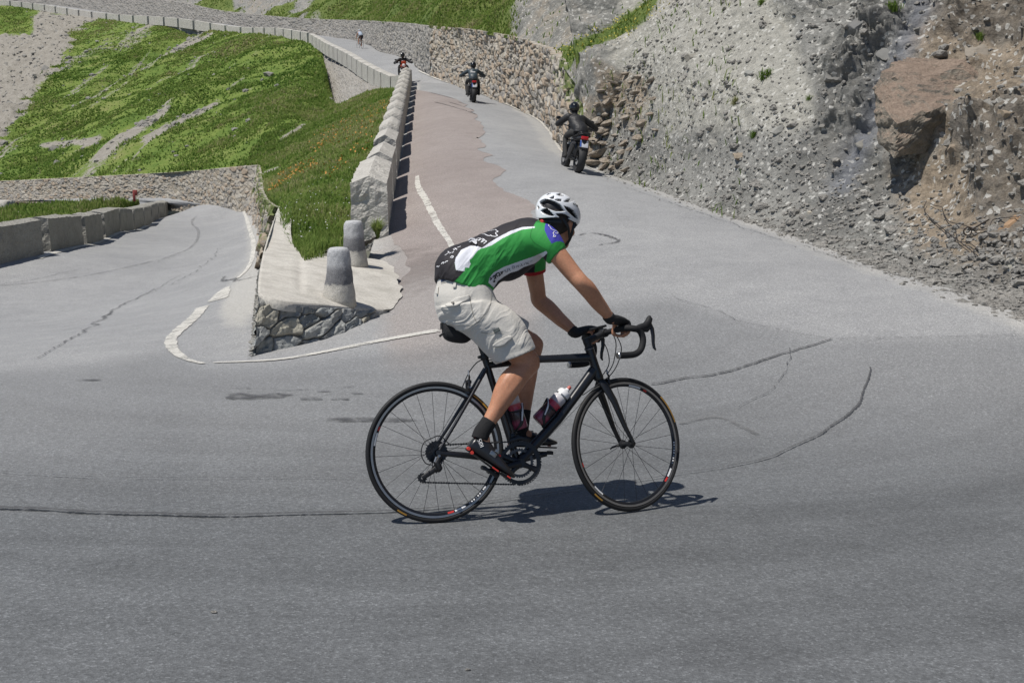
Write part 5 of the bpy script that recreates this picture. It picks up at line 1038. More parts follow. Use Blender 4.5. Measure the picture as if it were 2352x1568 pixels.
# ---- bottle cages and bottles
def cage_and_bottle(c0, c1, off, lab, clear):
    c0, c1 = np.asarray(c0, float), np.asarray(c1, float); t = (c1 - c0) / np.linalg.norm(c1 - c0); n = np.array(off, float); n -= t * n.dot(t); n /= np.linalg.norm(n); side = np.cross(t, n)
    o = c0 + n * .068; m = MB(); a = np.linspace(0, 2 * PI, 40)
    for s in (-1, 1):
        m.tube(catmull([o + t * .0 - n * .036, o + t * .01 + s * side * .030 - n * .02, o + t * .035 + s * side * .039 + n * .004, o + t * .085 + s * side * .034 + n * .022, o + t * .115 + n * .041], 24), np.array([[.0085, .003]] * 24), 8, up=n)
        m.tube(catmull([o + t * .085 + s * side * .034 + n * .022, o + t * .09 + s * side * .036 - n * .012, o + t * .10 - n * .038], 12), .004, 8)
    m.tube([o + t * -.005 - n * .045, o + t * .13 - n * .045], np.array([[.012, .003]] * 2), 8)
    cg = bpart(m, 'bottle_cage', K_BLK); m = MB()
    for s in (-1, 1): m.tube(catmull([o + t * .04 + s * side * .041 + n * .006, o + t * .085 + s * side * .0365 + n * .024, o + t * .117 + n * .043], 14), np.array([[.0045, .0022]] * 14), 6, up=n)
    bpart(m, 'cage_trim', K_WHT, cg)
    b = thing('water_bottle', lab, 'bottle'); b.matrix_world = BMAT
    prof = [(.002, .0), (.030, .0), (.036, .006), (.036, .095), (.0335, .105), (.0335, .118), (.036, .128), (.036, .162), (.031, .172)]
    t_ = NT('bottle_plastic' if clear else 'bottle_plastic_far'); z = t_.n('ShaderNodeAttribute', attribute_name='hgt').outputs['Fac']
    k = t_.ramp(z, [(.0, (.20, .045, .075)), (.2, (.30, .05, .10)), (.32, (.035, .02, .025)), (.55, (.05, .02, .03)), (.58, (.45, .03, .06)), (.72, (.42, .05, .08)), (.76, (.42, .36, .37)), (1, (.62, .62, .64))], 'LINEAR')
    mt = t_.pbr(k, .25, None, 0, .5, **{'Transmission Weight': 0.0, 'Coat Weight': .3})
    m = MB().lathe(prof, o, t, 32); V = np.concatenate(m.v); ob = mesh_obj('bottle_body', V, m.f, mt, b, attrs={'hgt': ((V - o) @ t) / .172})
    m = MB().lathe([(.0335, .170), (.0345, .171), (.0345, .177), (.0335, .178)], o, t, 28); m.build('bottle_band', K_ALU, b)
    m = MB().lathe([(.033, .177), (.034, .180), (.034, .196), (.029, .205), (.016, .210), (.012, .216), (.010, .222)], o, t, 28); m.build('bottle_cap', flat('white_cap', (.75, .75, .76), .4), b)
    m = MB().lathe([(.0085, .221), (.010, .226), (.010, .236), (.007, .241), (.0015, .242)], o, t, 18); m.build('bottle_nozzle', flat('red_nozzle', (.45, .12, .10), .4), b)
    return b
cage_and_bottle(mixp(BB, HT0, .36), mixp(BB, HT0, .8), (-.7, 0, .7), 'red and clear drinks bottle with white cap on the down tube of the black bicycle', True)
cage_and_bottle(mixp(BB, STJ, .30), mixp(BB, STJ, .75), (.9, 0, .25), 'drinks bottle on the seat tube, half hidden behind the leg of the rider', False)
# ================================================================ the rider (bicycle coordinates)
def in_poly(U, V, poly):
    poly = np.asarray(poly, float); r = np.zeros(U.shape, bool); j = len(poly) - 1
    for i in range(len(poly)):
        xi, yi = poly[i]; xj, yj = poly[j]; c = ((yi > V) != (yj > V)) & (U < (xj - xi) * (V - yi) / (yj - yi + 1e-12) + xi); r ^= c; j = i
    return r
def fuse(m, voxel, smooth=6, name='tmp', sub=0):
    """one continuous surface out of overlapping limbs"""
    me = bpy.data.meshes.new(name); me.from_pydata(np.concatenate(m.v).tolist(), [], m.f); o = bpy.data.objects.new(name, me); COL.objects.link(o)
    r = o.modifiers.new('r', 'REMESH'); r.mode = 'VOXEL'; r.voxel_size = voxel
    if smooth: s = o.modifiers.new('s', 'SMOOTH'); s.factor = .5; s.iterations = smooth
    if sub: q = o.modifiers.new('q', 'SUBSURF'); q.levels = q.render_levels = sub
    dg = bpy.context.evaluated_depsgraph_get(); ev = o.evaluated_get(dg); e = ev.to_mesh()
    V = np.zeros(len(e.vertices) * 3, np.float32); e.vertices.foreach_get('co', V); F = np.array([tuple(p.vertices) for p in e.polygons if len(p.vertices) == 4], np.int64)
    ev.to_mesh_clear(); bpy.data.objects.remove(o); bpy.data.meshes.remove(me); return V.reshape(-1, 3).astype(float), F
def limb(m, pts, rad, seg=18, n=24, up=(0, 1, 0)):
    """tapering limb through joints; rad = [(in-plane radius, sideways radius)]"""
    P = catmull(pts, n); R = np.array([(r, r) if np.ndim(r) == 0 else r for r in rad], float); R = catmull(R, n); m.tube(P, np.maximum(R[:, ::-1], .002), seg, up=up)
    # round ends
    return m
def ball(m, c, r, seg=16, sc=(1, 1, 1), R=None):
    c = np.array(c, float); k = np.linspace(-PI / 2, PI / 2, 10); a = np.linspace(0, 2 * PI, seg, endpoint=False); Q = np.array([[(math.cos(t) * math.cos(b) * sc[0] * r, math.cos(t) * math.sin(b) * sc[1] * r, math.sin(t) * sc[2] * r) for b in a] for t in np.clip(k, -1.5, 1.5)])
    if R is not None: Q = Q @ np.asarray(R).T
    m.ring_loft(Q + c); return m
def skin_mat():
    t = NT('tanned_skin'); c = t.pos(kind='Object'); n = t.noise(c, 9, 4, .6); f = t.noise(c, 120, 3, .7)
    k = t.mix(t.ramp(n, [(.3, 0), (.7, 1)]), (.43, .20, .115), (.55, .275, .165)); k = t.mix(1.0, k, t.ramp(f, [(.3, .88), (.7, 1.1)]), 'MULTIPLY')
    return t.pbr(k, .45, t.bump(f, .15, .003), 0, .4, **{'Subsurface Weight': .12, 'Subsurface Scale': .01, 'Subsurface Radius': (1, .35, .2)})
S_SKIN = skin_mat(); S_HAIR = flat('dark_hair', (.02, .014, .010), .6, bump=.5, scale=150); S_GLOVE = flat('black_glove_cloth', (.012, .012, .013), .75, bump=.4, scale=120); S_SOCK = flat('black_sock_knit', (.011, .011, .012), .9, bump=.5, scale=200)
P2L = L
# joints
SHR = L(1250, 553, -.175); ELR = L(1334, 648, -.235); WRR = L(1403, 733, -.150)
SHL = L(1222, 590, .175); ELL = L(1238, 690, .235); WRL = L(1322, 765, .145)
HIPR = np.array([.165, -.085, 1.035]); KNR = L(1214, 832, -.105); ANR = L(1107, 992, -.128)
HIPL = np.array([.165, .085, 1.035]); KNL = L(1222, 793, .10); ANL = L(1196, 990, .125)
gripR = steer(BAR + np.array([.004, -.135, .006])); gripL = steer(BAR + np.array([.004, .120, .006]))
body = MB()
# torso core (inside the jersey)
limb(body, [(.12, 0, 1.02), (.17, 0, 1.14), (.30, 0, 1.26), (.45, 0, 1.33), (.53, 0, 1.37)], [(.10, .13), (.10, .13), (.10, .135), (.10, .15), (.07, .12)], 20)
NK0 = np.array([.52, 0, 1.38]); HDC = L(1281, 508, -.005) 
limb(body, [NK0, (NK0 + HDC) / 2 + (-.004, 0, -.006), HDC + (-.02, 0, -.03)], [(.062, .060), (.056, .054), (.058, .056)], 18)
def arm(sh, el, wr, s):
    limb(body, [sh + (-.05, -s * .05, .01), sh, mixp(sh, el, .35) + (0, s * .006, .004), mixp(sh, el, .75), el], [(.05, .05), (.058, .055), (.0475, .046), (.042, .042), (.0395, .040)], 18)
    limb(body, [mixp(sh, el, .85), el, mixp(el, wr, .22) + (.004, s * .004, .002), mixp(el, wr, .6), mixp(el, wr, .9), wr + (wr - el) * .05], [(.041, .041), (.040, .042), (.0425, .042), (.034, .034), (.0265, .030), (.025, .031)], 18)
    ball(body, el + (-.012, s * .004, .012), .024)
arm(SHR, ELR, WRR, -1); arm(SHL, ELL, WRL, 1)
def leg(hip, kn, an, s):
    limb(body, [hip, mixp(hip, kn, .5), mixp(hip, kn, .85), kn + (.0, 0, .0)], [(.085, .08), (.075, .072), (.062, .058), (.057, .053)], 18)
    ax = (an - kn); back = np.array([ax[2], 0, -ax[0]]); back = back / np.linalg.norm(back); back = back * (-1 if back[0] > 0 else 1)
    limb(body, [mixp(hip, kn, .9), kn, mixp(kn, an, .12) + back * .004, mixp(kn, an, .30) + back * .016, mixp(kn, an, .48) + back * .013, mixp(kn, an, .68) + back * .003, mixp(kn, an, .88), an], [(.058, .055), (.056, .052), (.053, .050), (.063, .056), (.056, .050), (.042, .039), (.032, .031), (.033, .034)], 20, 40)
    ball(body, kn - back * .022 + (.0, 0, .006), .038, sc=(1, .95, 1.1)); ball(body, mixp(kn, an, .12) - back * .036, .02)
leg(HIPR, KNR, ANR, -1); leg(HIPL, KNL, ANL, 1)
# ---- head
HYAW = .62; RH = _rot((0, 0, 1), HYAW) @ _rot((0, 1, 0), .22) @ _rot((1, 0, 0), .10)
def H(p): return HDC + RH @ np.array(p, float)
def hball(c, r, sc=(1, 1, 1)): ball(body, H(c), r, 18, sc, RH)
hball((.0, 0, .02), .095, (1.05, .82, 1.02)); hball((.035, 0, -.05), .07, (.85, .85, 1.0)); hball((.062, 0, -.095), .038, (.9, 1.1, .8)); hball((.045, 0, -.075), .05, (1, 1.05, .9))
limb(body, [H((.088, 0, .0)), H((.106, 0, -.025)), H((.110, 0, -.044))], [(.008, .009), (.012, .012), (.011, .014)], 12, 10)
for s in (-1, 1):
    hball((.078, s * .033, .008), .018, (.7, 1.2, .6)); ball(body, H((.0, s * .080, -.030)), .03, 14, (.6, .28, 1.0), RH); hball((.07, s * .035, -.035), .022)
hball((.098, 0, -.066), .017, (.6, 1.3, .45)); hball((.097, 0, -.077), .016, (.6, 1.2, .45))
# ---- hands: palm, four fingers curled round the bar, thumb under it
def hand(wr, grip, s, bent):
    d = grip - wr; bar_dir = steer(BAR + (0, -1, 0)) - steer(BAR); bar_dir = bar_dir / np.linalg.norm(bar_dir)      # towards the rider's right
    top = np.array([0, 0, 1.0]); top -= bar_dir * top.dot(bar_dir); top /= np.linalg.norm(top); fw = np.cross(top, bar_dir); fw = fw if fw[0] > 0 else -fw
    kn = grip + top * .030 + fw * .012
    limb(body, [wr, mixp(wr, kn, .35) + top * .004, mixp(wr, kn, .75) + top * .004, kn], [(.020, .028), (.017, .036), (.016, .041), (.013, .040)], 16, 14, up=bar_dir)
    fing = []
    for i, (off, l) in enumerate(((-.033, .94), (-.011, 1.0), (.011, .95), (.031, .80))):
        o = bar_dir * off * 1.0; m = MB(); pts = [kn + o - fw * .004, kn + o + fw * .020 * l - top * .006, grip + o + fw * .036 * l - top * .012, grip + o + fw * .030 * l - top * .034 * l, grip + o + fw * .006 - top * .036 * l]
        limb(m, pts, [.0100, .0098, .0092, .0085, .0068], 12, 18, up=bar_dir); ball(m, pts[-1], .0068, 10); fing.append(m)
    th = [mixp(wr, kn, .45) - bar_dir * s * 0 + bar_dir * (-s) * .0, ] 
    q = bar_dir * (s * .030)                                                                                    # the thumb leaves the inner side of the palm
    m = MB(); pts = [mixp(wr, kn, .4) + q * .7, mixp(wr, kn, .75) + q * 1.25 - top * .012, grip + q * 1.45 - fw * .012 - top * .020, grip + q * 1.35 + fw * .010 - top * .030]; limb(m, pts, [.0125, .0125, .0105, .0085], 12, 14, up=bar_dir); ball(m, pts[-1], .0085, 10); fing.append(m)
    return fing, kn, bar_dir, top, fw
fR, knR, bdR, tpR, fwR = hand(WRR, gripR, -1, 0); fL, knL, bdL, tpL, fwL = hand(WRL, gripL, 1, 0)
for f_ in fR + fL:
    for V, in zip(f_.v): pass
    off = body.n; body.v += f_.v; body.f += [tuple(i + off for i in f) for f in f_.f]; body.m += f_.m; body.n += f_.n
# feet inside the shoes
for an, pd, s in ((ANR, PDL[0], -1), (ANL, PDL[1], 1)): limb(body, [an, mixp(an, pd, .35) + (0, 0, .012), mixp(an, pd, .55) + (0, 0, .02)], [(.033, .034), (.028, .03), (.02, .026)], 14)
BV, BF = fuse(body, .0055, 5)
# muscle relief
nB = np.zeros_like(BV); fn_ = np.cross(BV[BF[:, 1]] - BV[BF[:, 0]], BV[BF[:, 3]] - BV[BF[:, 0]])
for k_ in range(4): np.add.at(nB, BF[:, k_], fn_)
nB /= np.linalg.norm(nB, axis=1, keepdims=True) + 1e-12
for low_, ax_ in ((True, (KNR - ANR)), (False, (SHR - WRR))):
    ax_ = ax_ / np.linalg.norm(ax_); pe_ = np.array([ax_[2], 0, -ax_[0]]); al_ = BV @ ax_; pp_ = BV @ pe_; mk_ = sstep(.80, .72, BV[:, 2]) * sstep(.47, .53, BV[:, 2]) if low_ else sstep(.80, .86, BV[:, 2]) * sstep(.62, .66, BV[:, 0])
    BV = BV + nB * (.0042 * mk_ * fbm(np.stack([pp_ * 26, al_ * 5.5, BV[:, 1] * 24], 1), 2, 77, .4))[:, None]
person = mesh_obj('person', BV, BF, S_SKIN, None, True); person.matrix_world = BMAT
tag(person, 'cyclist in green and black jersey, beige shorts and white helmet riding the black road bicycle', 'person', 'people on the road')
def ppart(V, F, name, mats, parent=None, midx=None, smooth=True): return mesh_obj(name, V, F, mats, parent or person, smooth, midx=midx)
def face_c(V, F): return V[F].mean(1)
def local_pix(V, mirror=True):
    """picture position of points; the far half is read through its mirror image, so the print is the same on both sides"""
    Q = V.copy()
    if mirror: Q[:, 1] = -np.abs(Q[:, 1] + .012) - .012 * 0
    return pix(W_(Q))
# ---- jersey
UPx = [(1004, 641), (1002, 612), (1009, 594), (1035, 572), (1076, 554), (1119, 530), (1160, 512), (1200, 501), (1229, 503)]
LWx = [(1122, 690), (1131, 678), (1140, 664), (1158, 646), (1181, 643), (1206, 632), (1230, 611), (1250, 588), (1258, 562)]
HW = [.160, .160, .155, .155, .160, .172, .178, .165, .085]
m = MB(); R = []
for (u0, v0), (u1, v1), w in zip(UPx, LWx, HW):
    a = L(u0, v0, 0); b = L(u1, v1, -.05); b[1] = 0; c = (a + b) / 2; h = (a - b) / 2; q = np.linspace(0, 2 * PI, 40, endpoint=False)
    cs, sn = np.cos(q), np.sin(q); wx = np.sign(cs) * np.abs(cs) ** .85 * w * (1 + .06 * sn); hz = np.sign(sn) * np.abs(sn) ** .9
    R.append(c + np.outer(hz, h * .97) + np.outer(wx, (0, 1, 0)))
R = np.array(R); m.ring_loft(catmull(R.reshape(len(R), -1), 60).reshape(60, 40, 3))
for sh, el, s in ((SHR, ELR, -1), (SHL, ELL, 1)):
    cu = mixp(sh, el, .30)
    limb(m, [sh + (-.09, -s * .07, .0), sh + (-.02, -s * .015, .012), mixp(sh, el, .12) + (.0, s * .006, .006), cu, mixp(sh, el, .365)], [(.07, .07), (.078, .068), (.070, .064), (.060, .058), (.059, .057)], 24)
limb(m, [NK0 + (-.05, 0, 0), NK0 + (.0, 0, .004), mixp(NK0, HDC, .33)], [(.085, .10), (.072, .078), (.063, .064)], 24)
JV, JF = fuse(m, .0050, 7, sub=1)
N_ = None
U, V = pix(W_(JV)); c_ = JV.mean(0)
wr_ = fbm(np.stack([U * .028 + V * .018, (V - .55 * U) * .008, JV[:, 1] * 4], 1), 4, 401, ridged=True); d_ = JV - np.array([.3, 0, 1.28]); d_ /= np.linalg.norm(d_, axis=1, keepdims=True)
waist = sstep(1215, 1120, U); JV = JV + d_ * ((.0075 * waist + .003) * wr_)[:, None]
pocket = np.exp(-(((U - 1045) / 42) ** 2 + ((V - 605) / 36) ** 2)); JV = JV + np.array([-.5, 0, .8]) * (.034 * pocket * np.exp(-(JV[:, 1] / .11) ** 2))[:, None]
fc = face_c(JV, JF); U, V = local_pix(fc)
mi = np.full(len(JF), 1)                                                            # 0 black 1 green 2 white 3 blue 4 red
z1 = lambda x, y: (992.3 + x / 4.2666, 496.1 + y / 4.2666)
z2 = lambda x, y: (1212.8 + x / 9.4827, 422.6 + y / 9.4827)
stripe = [z1(*q) for q in ((480, 318), (560, 262), (640, 212), (760, 150), (880, 112), (1000, 106), (1000, 120), (870, 138), (760, 185), (680, 225), (580, 290), (500, 318))]
up_edge = [z1(*q) for q in ((480, 318), (560, 262), (640, 212), (760, 150), (880, 112), (985, 108), (1010, 60), (1045, 36), (1120, 30))]
blk_back = up_edge + [(1290, 470), (1000, 470), (960, 600), (990, 700)] + [z1(*q) for q in ((310, 545), (228, 530), (216, 460), (228, 412), (280, 335), (370, 296), (440, 300))]
hip = [z1(*q) for q in ((370, 294), (440, 298), (484, 316), (440, 345), (400, 395), (380, 425), (362, 432), (372, 470), (356, 512), (320, 505), (312, 545), (230, 532), (216, 460), (228, 412), (280, 335))]
band_lo = [z1(*q) for q in ((600, 705), (640, 640), (690, 603), (760, 560), (830, 540), (900, 500), (1000, 468), (1060, 425), (1125, 365))]
band_up = [z1(*q) for q in ((545, 655), (560, 600), (600, 555), (700, 500), (850, 447), (1000, 395), (1110, 345))]
belly = band_lo + [(1252, 600), (1240, 760), (1120, 760)]
mi[in_poly(U, V, blk_back)] = 0; mi[in_poly(U, V, belly)] = 0
mi[in_poly(U, V, stripe)] = 2; mi[in_poly(U, V, hip)] = 2; mi[in_poly(U, V, band_up + band_lo[::-1])] = 2
blue = [z2(*q) for q in ((388, 812), (450, 825), (560, 880), (650, 1030), (720, 1170), (790, 1300), (690, 1255), (600, 1262), (495, 1305), (410, 1160), (345, 1015), (348, 920))]
rgt = fc[:, 1] < -.05
mi[in_poly(U, V, blue) & (np.abs(fc[:, 1]) > .07)] = 3
# underside of the far half and the far sleeve end
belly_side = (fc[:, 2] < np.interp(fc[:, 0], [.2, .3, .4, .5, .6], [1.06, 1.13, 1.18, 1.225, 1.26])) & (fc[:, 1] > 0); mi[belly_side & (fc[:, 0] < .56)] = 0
cuff = np.linalg.norm(fc - mixp(SHL, ELL, .36), axis=1) < .062; far_end = ((fc - mixp(SHL, ELL, .30)) @ (ELL - SHL)) > 0; mi[cuff & far_end & (fc[:, 1] > .1)] = 4
def cloth(name, col, rough=.75): return flat(name, col, rough, var=.1, scale=30, bump=.12)
J_M = [cloth('jersey_black', (.018, .015, .018)), cloth('jersey_green', (.028, .29, .05)), cloth('jersey_white', (.70, .71, .76)), cloth('jersey_blue', (.055, .055, .40)), cloth('jersey_red', (.38, .012, .015))]
jersey = ppart(JV, JF, 'jersey', J_M, None, mi)
JB = BVHTree.FromPolygons([tuple(p) for p in W_(JV)], [tuple(int(i) for i in f) for f in JF])
def stick(bv, pts, w, name, mat, parent, off=.0025, n=None, closed=False):
    """thin printed or stitched line following the cloth"""
    Q = []; pts = list(pts) + ([pts[0]] if closed else []); pts = np.array(pts, float); n = n or max(6, int(np.linalg.norm(np.diff(pts, axis=0), axis=1).sum() / 1.2)); pp = resample(pts, n); NN = []
    for u, v in pp:
        r = bv.ray_cast(Vector((0, 0, ZCAM)), Vector(ray(u, v)).normalized())
        if r[0] is None: continue
        nn = np.array(r[1]); d = np.array(ray(u, v)); nn = nn if nn.dot(d) < 0 else -nn; Q.append(np.array(r[0]) + nn * off); NN.append(nn)
    if len(Q) < 3: return None
    Q = np.array(Q); NN = np.array(NN); T = np.gradient(Q, axis=0); S = np.cross(T, NN); S /= np.linalg.norm(S, axis=1, keepdims=True) + 1e-9
    P = np.stack([Q - S * w / 2, Q + S * w / 2], 1); P = (P - BC) @ BM
    return P
def prints(name, lines, w, mat, parent, bv, off=.0025):
    VV = []; FF = []; o = 0
    for ln in lines:
        P = stick(bv, ln, w, name, mat, parent, off)
        if P is None: continue
        F = grid_faces(len(P), 2) + o; VV.append(P.reshape(-1, 3)); FF.append(F); o += len(P) * 2
    if VV: return mesh_obj(name, np.concatenate(VV), np.concatenate(FF), mat, parent, False)
z3 = lambda q: (992.3 + q[0] * 180 / 2352 / 1.0884 + 0, 514.5 + q[1] * 180 / 2352 / 1.0884)         # zoom of the back print
PW = flat('white_jersey_print', (.72, .72, .74), .7); PB_ = flat('black_jersey_print', (.02, .02, .022), .7); PG = flat('grey_jersey_print', (.20, .20, .23), .7)
prints('jersey_lettering', [[z3(q) for q in ln] for ln in ([(1640, 345), (1720, 340), (1800, 380), (1880, 400), (1915, 370), (1950, 405), (2070, 420), (2150, 390), (2080, 330), (2080, 290), (2165, 260), (2100, 220), (2085, 190), (2000, 215), (1850, 235)],
    [(1440, 520), (1500, 480), (1590, 475), (1560, 520), (1480, 545), (1430, 520)], [(1520, 560), (1640, 490), (1690, 500), (1600, 610)], [(1690, 500), (1720, 540), (1640, 600)], [(1720, 540), (1790, 570), (1690, 650)],
    [(690, 830), (760, 800), (820, 850)], [(700, 880), (800, 800)], [(830, 780), (940, 740)], [(430, 1030), (520, 970), (570, 920), (520, 910)], [(560, 970), (640, 940)], [(660, 950), (720, 915)], [(600, 1110), (650, 1050), (700, 1060), (690, 1100), (640, 1115)], [(310, 1310), (350, 1260), (400, 1250), (370, 1310)], [(420, 1270), (470, 1220), (530, 1215)], [(160, 1390), (210, 1370), (200, 1410), (260, 1365)])], .0042, PW, jersey, JB)
z4 = lambda q: (1111.7 + q[0] * 150 / 2352 / 1.0884, 578.8 + q[1] * 150 / 2352 / 1.0884)
prints('jersey_lettering', [[z4(q) for q in ln] for ln in ([(240, 990), (290, 1050), (220, 1090)], [(330, 1010), (360, 930), (430, 930), (460, 1040)], [(400, 1070), (440, 880)], [(450, 860), (520, 960)], [(450, 860), (570, 800), (640, 900)], [(560, 900), (610, 930)], [(660, 760), (700, 860)], [(690, 850), (720, 740)], [(350, 1140), (400, 1180), (420, 1120), (370, 1110)])], .0058, PB_, jersey, JB)
prints('jersey_lettering', [[z4(q) for q in ln] for ln in ([(760, 770), (830, 690), (860, 790)], [(900, 780), (920, 640), (1010, 640), (990, 700), (930, 720)], [(1000, 700), (1050, 730)], [(1100, 540), (1100, 640), (1180, 630), (1200, 560), (1110, 545)], [(1250, 610), (1280, 520), (1340, 580), (1360, 490)], [(1400, 560), (1480, 490)], [(1440, 450), (1500, 540)], [(1560, 510), (1590, 430)], [(1620, 410), (1760, 470)], [(1640, 480), (1740, 380)], [(1790, 370), (1890, 330)])], .003, PG, jersey, JB)
prints('jersey_lettering', [[z2(*q) for q in ln] for ln in ([(450, 850), (480, 870), (440, 900), (450, 925)], [(445, 920), (475, 940), (500, 985), (560, 1015), (610, 1025)], [(620, 1035), (650, 1060), (630, 1085), (590, 1070)], [(570, 1040), (540, 1075), (565, 1110), (545, 1150), (590, 1150), (600, 1125)])], .0036, PW, jersey, JB)
# seam lines, sleeve hem
prints('jersey_seam', [[z1(*q) for q in ln] for ln in ([(985, 112), (970, 160), (965, 210), (1000, 260), (1080, 310), (1130, 335)], )], .0016, flat('dark_green_seam', (.012, .12, .02), .8), jersey, JB, .0012)
# silvery thing peeping out of the back pocket
PCK = [stick(JB, [z1(*q) for q in ln], .010, 'p', None, None, .012) for ln in ([(368, 262), (385, 240), (420, 245), (440, 290)], [(375, 276), (400, 258), (430, 285)])]
VV = [P.reshape(-1, 3) for P in PCK if P is not None]
if VV:
    o = 0; FF = []
    for P in PCK:
        if P is not None: FF.append(grid_faces(len(P), 2) + o); o += len(P) * 2
    mesh_obj('pocket_wrapper', np.concatenate(VV), np.concatenate(FF), flat('silver_wrapper', (.6, .6, .62), .35, .3), jersey, True)
# ---- shorts
m = MB(); R = []
for (u0, v0), (u1, v1), w in (((1011, 634), (1124, 650), .150), ((1008, 648), (1136, 668), .156), ((1003, 680), (1146, 690), .166), ((1006, 712), (1160, 716), .172), ((1022, 740), (1168, 745), .165), ((1058, 762), (1160, 765), .14)):
    a = L(u0, v0, -.02); b = L(u1, v1, -.06); a[1] = b[1] = 0; c = (a + b) / 2; h = (a - b) / 2; q = np.linspace(0, 2 * PI, 36, endpoint=False); R.append(c + np.outer(np.sign(np.cos(q)) * np.abs(np.cos(q)) ** .8, h) + np.outer(np.sin(q) * w, (0, 1, 0)))
m.ring_loft(catmull(np.array(R).reshape(6, -1), 24).reshape(24, 36, 3))
def short_leg(pxs, y0, y1, wy, sg):
    R = []
    for i, ((u0, v0), (u1, v1)) in enumerate(pxs):
        t = i / (len(pxs) - 1); y = y0 + (y1 - y0) * t; a = L(u0, v0, y); b = L(u1, v1, y); c = (a + b) / 2; h = (a - b) / 2; q = np.linspace(0, 2 * PI, 32, endpoint=False); R.append(c + np.outer(np.cos(q), h) + np.outer(np.sin(q) * (wy[0] + (wy[1] - wy[0]) * t), (0, 1, 0)))
    m.ring_loft(catmull(np.array(R).reshape(len(R), -1), 26).reshape(26, 32, 3))
short_leg([((1012, 705), (1130, 690)), ((1045, 748), (1166, 706)), ((1078, 775), (1192, 730)), ((1100, 796), (1212, 762)), ((1121, 818), (1224, 786)), ((1139, 837), (1229, 799))], -.085, -.105, (.10, .098), -1)
HL0 = [(HIPL + (-.09, 0, .03), HIPL + (.07, 0, .12)), (mixp(HIPL, KNL, .4) + (-.07, 0, -.06), mixp(HIPL, KNL, .4) + (.06, 0, .09)), (mixp(HIPL, KNL, .86) + (-.065, 0, -.06), mixp(HIPL, KNL, .78) + (.06, 0, .075))]
R = []
for a, b in HL0:
    c = (a + b) / 2; h = (a - b) / 2; q = np.linspace(0, 2 * PI, 32, endpoint=False); R.append(c + np.outer(np.cos(q), h) + np.outer(np.sin(q) * .094, (0, 1, 0)))
m.ring_loft(catmull(np.array(R).reshape(3, -1), 16).reshape(16, 32, 3))
SV, SF = fuse(m, .0050, 5, sub=1)
U, V = pix(W_(SV)); cdir = SV - np.array([.2, 0, .98]); cdir[:, 1] *= 1.0; cdir /= np.linalg.norm(cdir, axis=1, keepdims=True); cdir[:, 1] += np.sign(SV[:, 1]) * .6; cdir /= np.linalg.norm(cdir, axis=1, keepdims=True)
tq = U * .70 + V * .71; cq = V * .70 - U * .71; w0 = fbm(np.stack([U * .012, V * .012, SV[:, 1] * 3], 1), 2, 409)
w1 = fbm(np.stack([tq * .042 + 1.6 * w0, cq * .0085, SV[:, 1] * 2.5], 1), 3, 411, .45, True); w2 = fbm(np.stack([(U + .25 * V) * .03 + w0, V * .008, SV[:, 1] * 3], 1), 2, 415, .4, True)
zn = sstep(680, 730, V) * sstep(1232, 1200, U) * sstep(812, 790, V - .25 * (1180 - U)); SV = SV + cdir * (.0105 * zn * w1 + .006 * sstep(655, 680, V) * sstep(790, 730, V) * w2 * sstep(1130, 1060, U) + .004 * w0)[:, None]
def shorts_mat():
    t = NT('beige_cotton'); c = t.pos(kind='Object'); n = t.noise(c, 7, 4, .6); wv = t.noise(t.pos((240, 240, 240), 'Object'), 1, 2, .5); k = t.mix(n, (.56, .535, .485), (.635, .61, .56)); k = t.mix(1.0, k, t.ramp(wv, [(.3, .92), (.7, 1.06)]), 'MULTIPLY')
    fold = t.noise(t.pos((22, 22, 34), 'Object'), 1, 5, .65, 1.2); return t.pbr(k, .9, t.bump(t.math('MULTIPLY_ADD', fold, 1.0, t.math('MULTIPLY', wv, .06)), 0.3, .008), 0, .2, **{'Sheen Weight': .15})
M_SHORT = shorts_mat(); shorts = ppart(SV, SF, 'shorts', M_SHORT)
SB_ = BVHTree.FromPolygons([tuple(p) for p in W_(SV)], [tuple(int(i) for i in f) for f in SF])
def patch(bv, poly, name, mat, parent, off=.003, thick=.004, n=26):
    """a cloth patch (flap, tag) lying on the garment, outline from the photograph"""
    poly = np.array(poly, float); bb0 = poly.min(0); bb1 = poly.max(0); b = resample(np.vstack([poly, poly[:1]]), n * 2 + 1)[:-1]; c = poly.mean(0); rings = []
    for k in (1.0, .97, .7, .4, .05):
        row = []
        for p in b:
            u, v = c + (p - c) * k; r = bv.ray_cast(Vector((0, 0, ZCAM)), Vector(ray(u, v)).normalized())
            if r[0] is None: return None
            nn = np.array(r[1]); d = ray(u, v); nn = nn if nn.dot(d) < 0 else -nn; row.append(np.array(r[0]) + nn * (off if k == 1.0 else off + thick))
        rings.append(row)
    P = np.array(rings); b0 = P[:1] - (P[1:2] - P[:1]) * 1.2; P = np.concatenate([P[:1] * 1, P[1:]], 0); P = (P - BC) @ BM
    return mesh_obj(name, P.reshape(-1, 3), grid_faces(P.shape[0], P.shape[1], True), mat, parent, True)
z7 = lambda x, y: (1047.4 + x / 6.564, 753.4 + y / 6.564)
M_SH2 = M_SHORT
patch(SB_, [z7(*q) for q in ((552, 250), (575, 230), (700, 155), (790, 112), (830, 112), (850, 150), (800, 185), (720, 262), (620, 282), (565, 280))], 'cargo_flap', M_SH2, shorts, .004, .006)
patch(SB_, [z7(*q) for q in ((552, 20), (640, -12), (668, 35), (580, 80))], 'fabric_tag', flat('grey_green_tag', (.10, .115, .11), .7), shorts, .004, .002)
patch(SB_, [z1(*q) for q in ((125, 880), (240, 800), (360, 770), (372, 812), (240, 882), (160, 888))], 'back_pocket_flap', M_SH2, shorts, .003, .004)
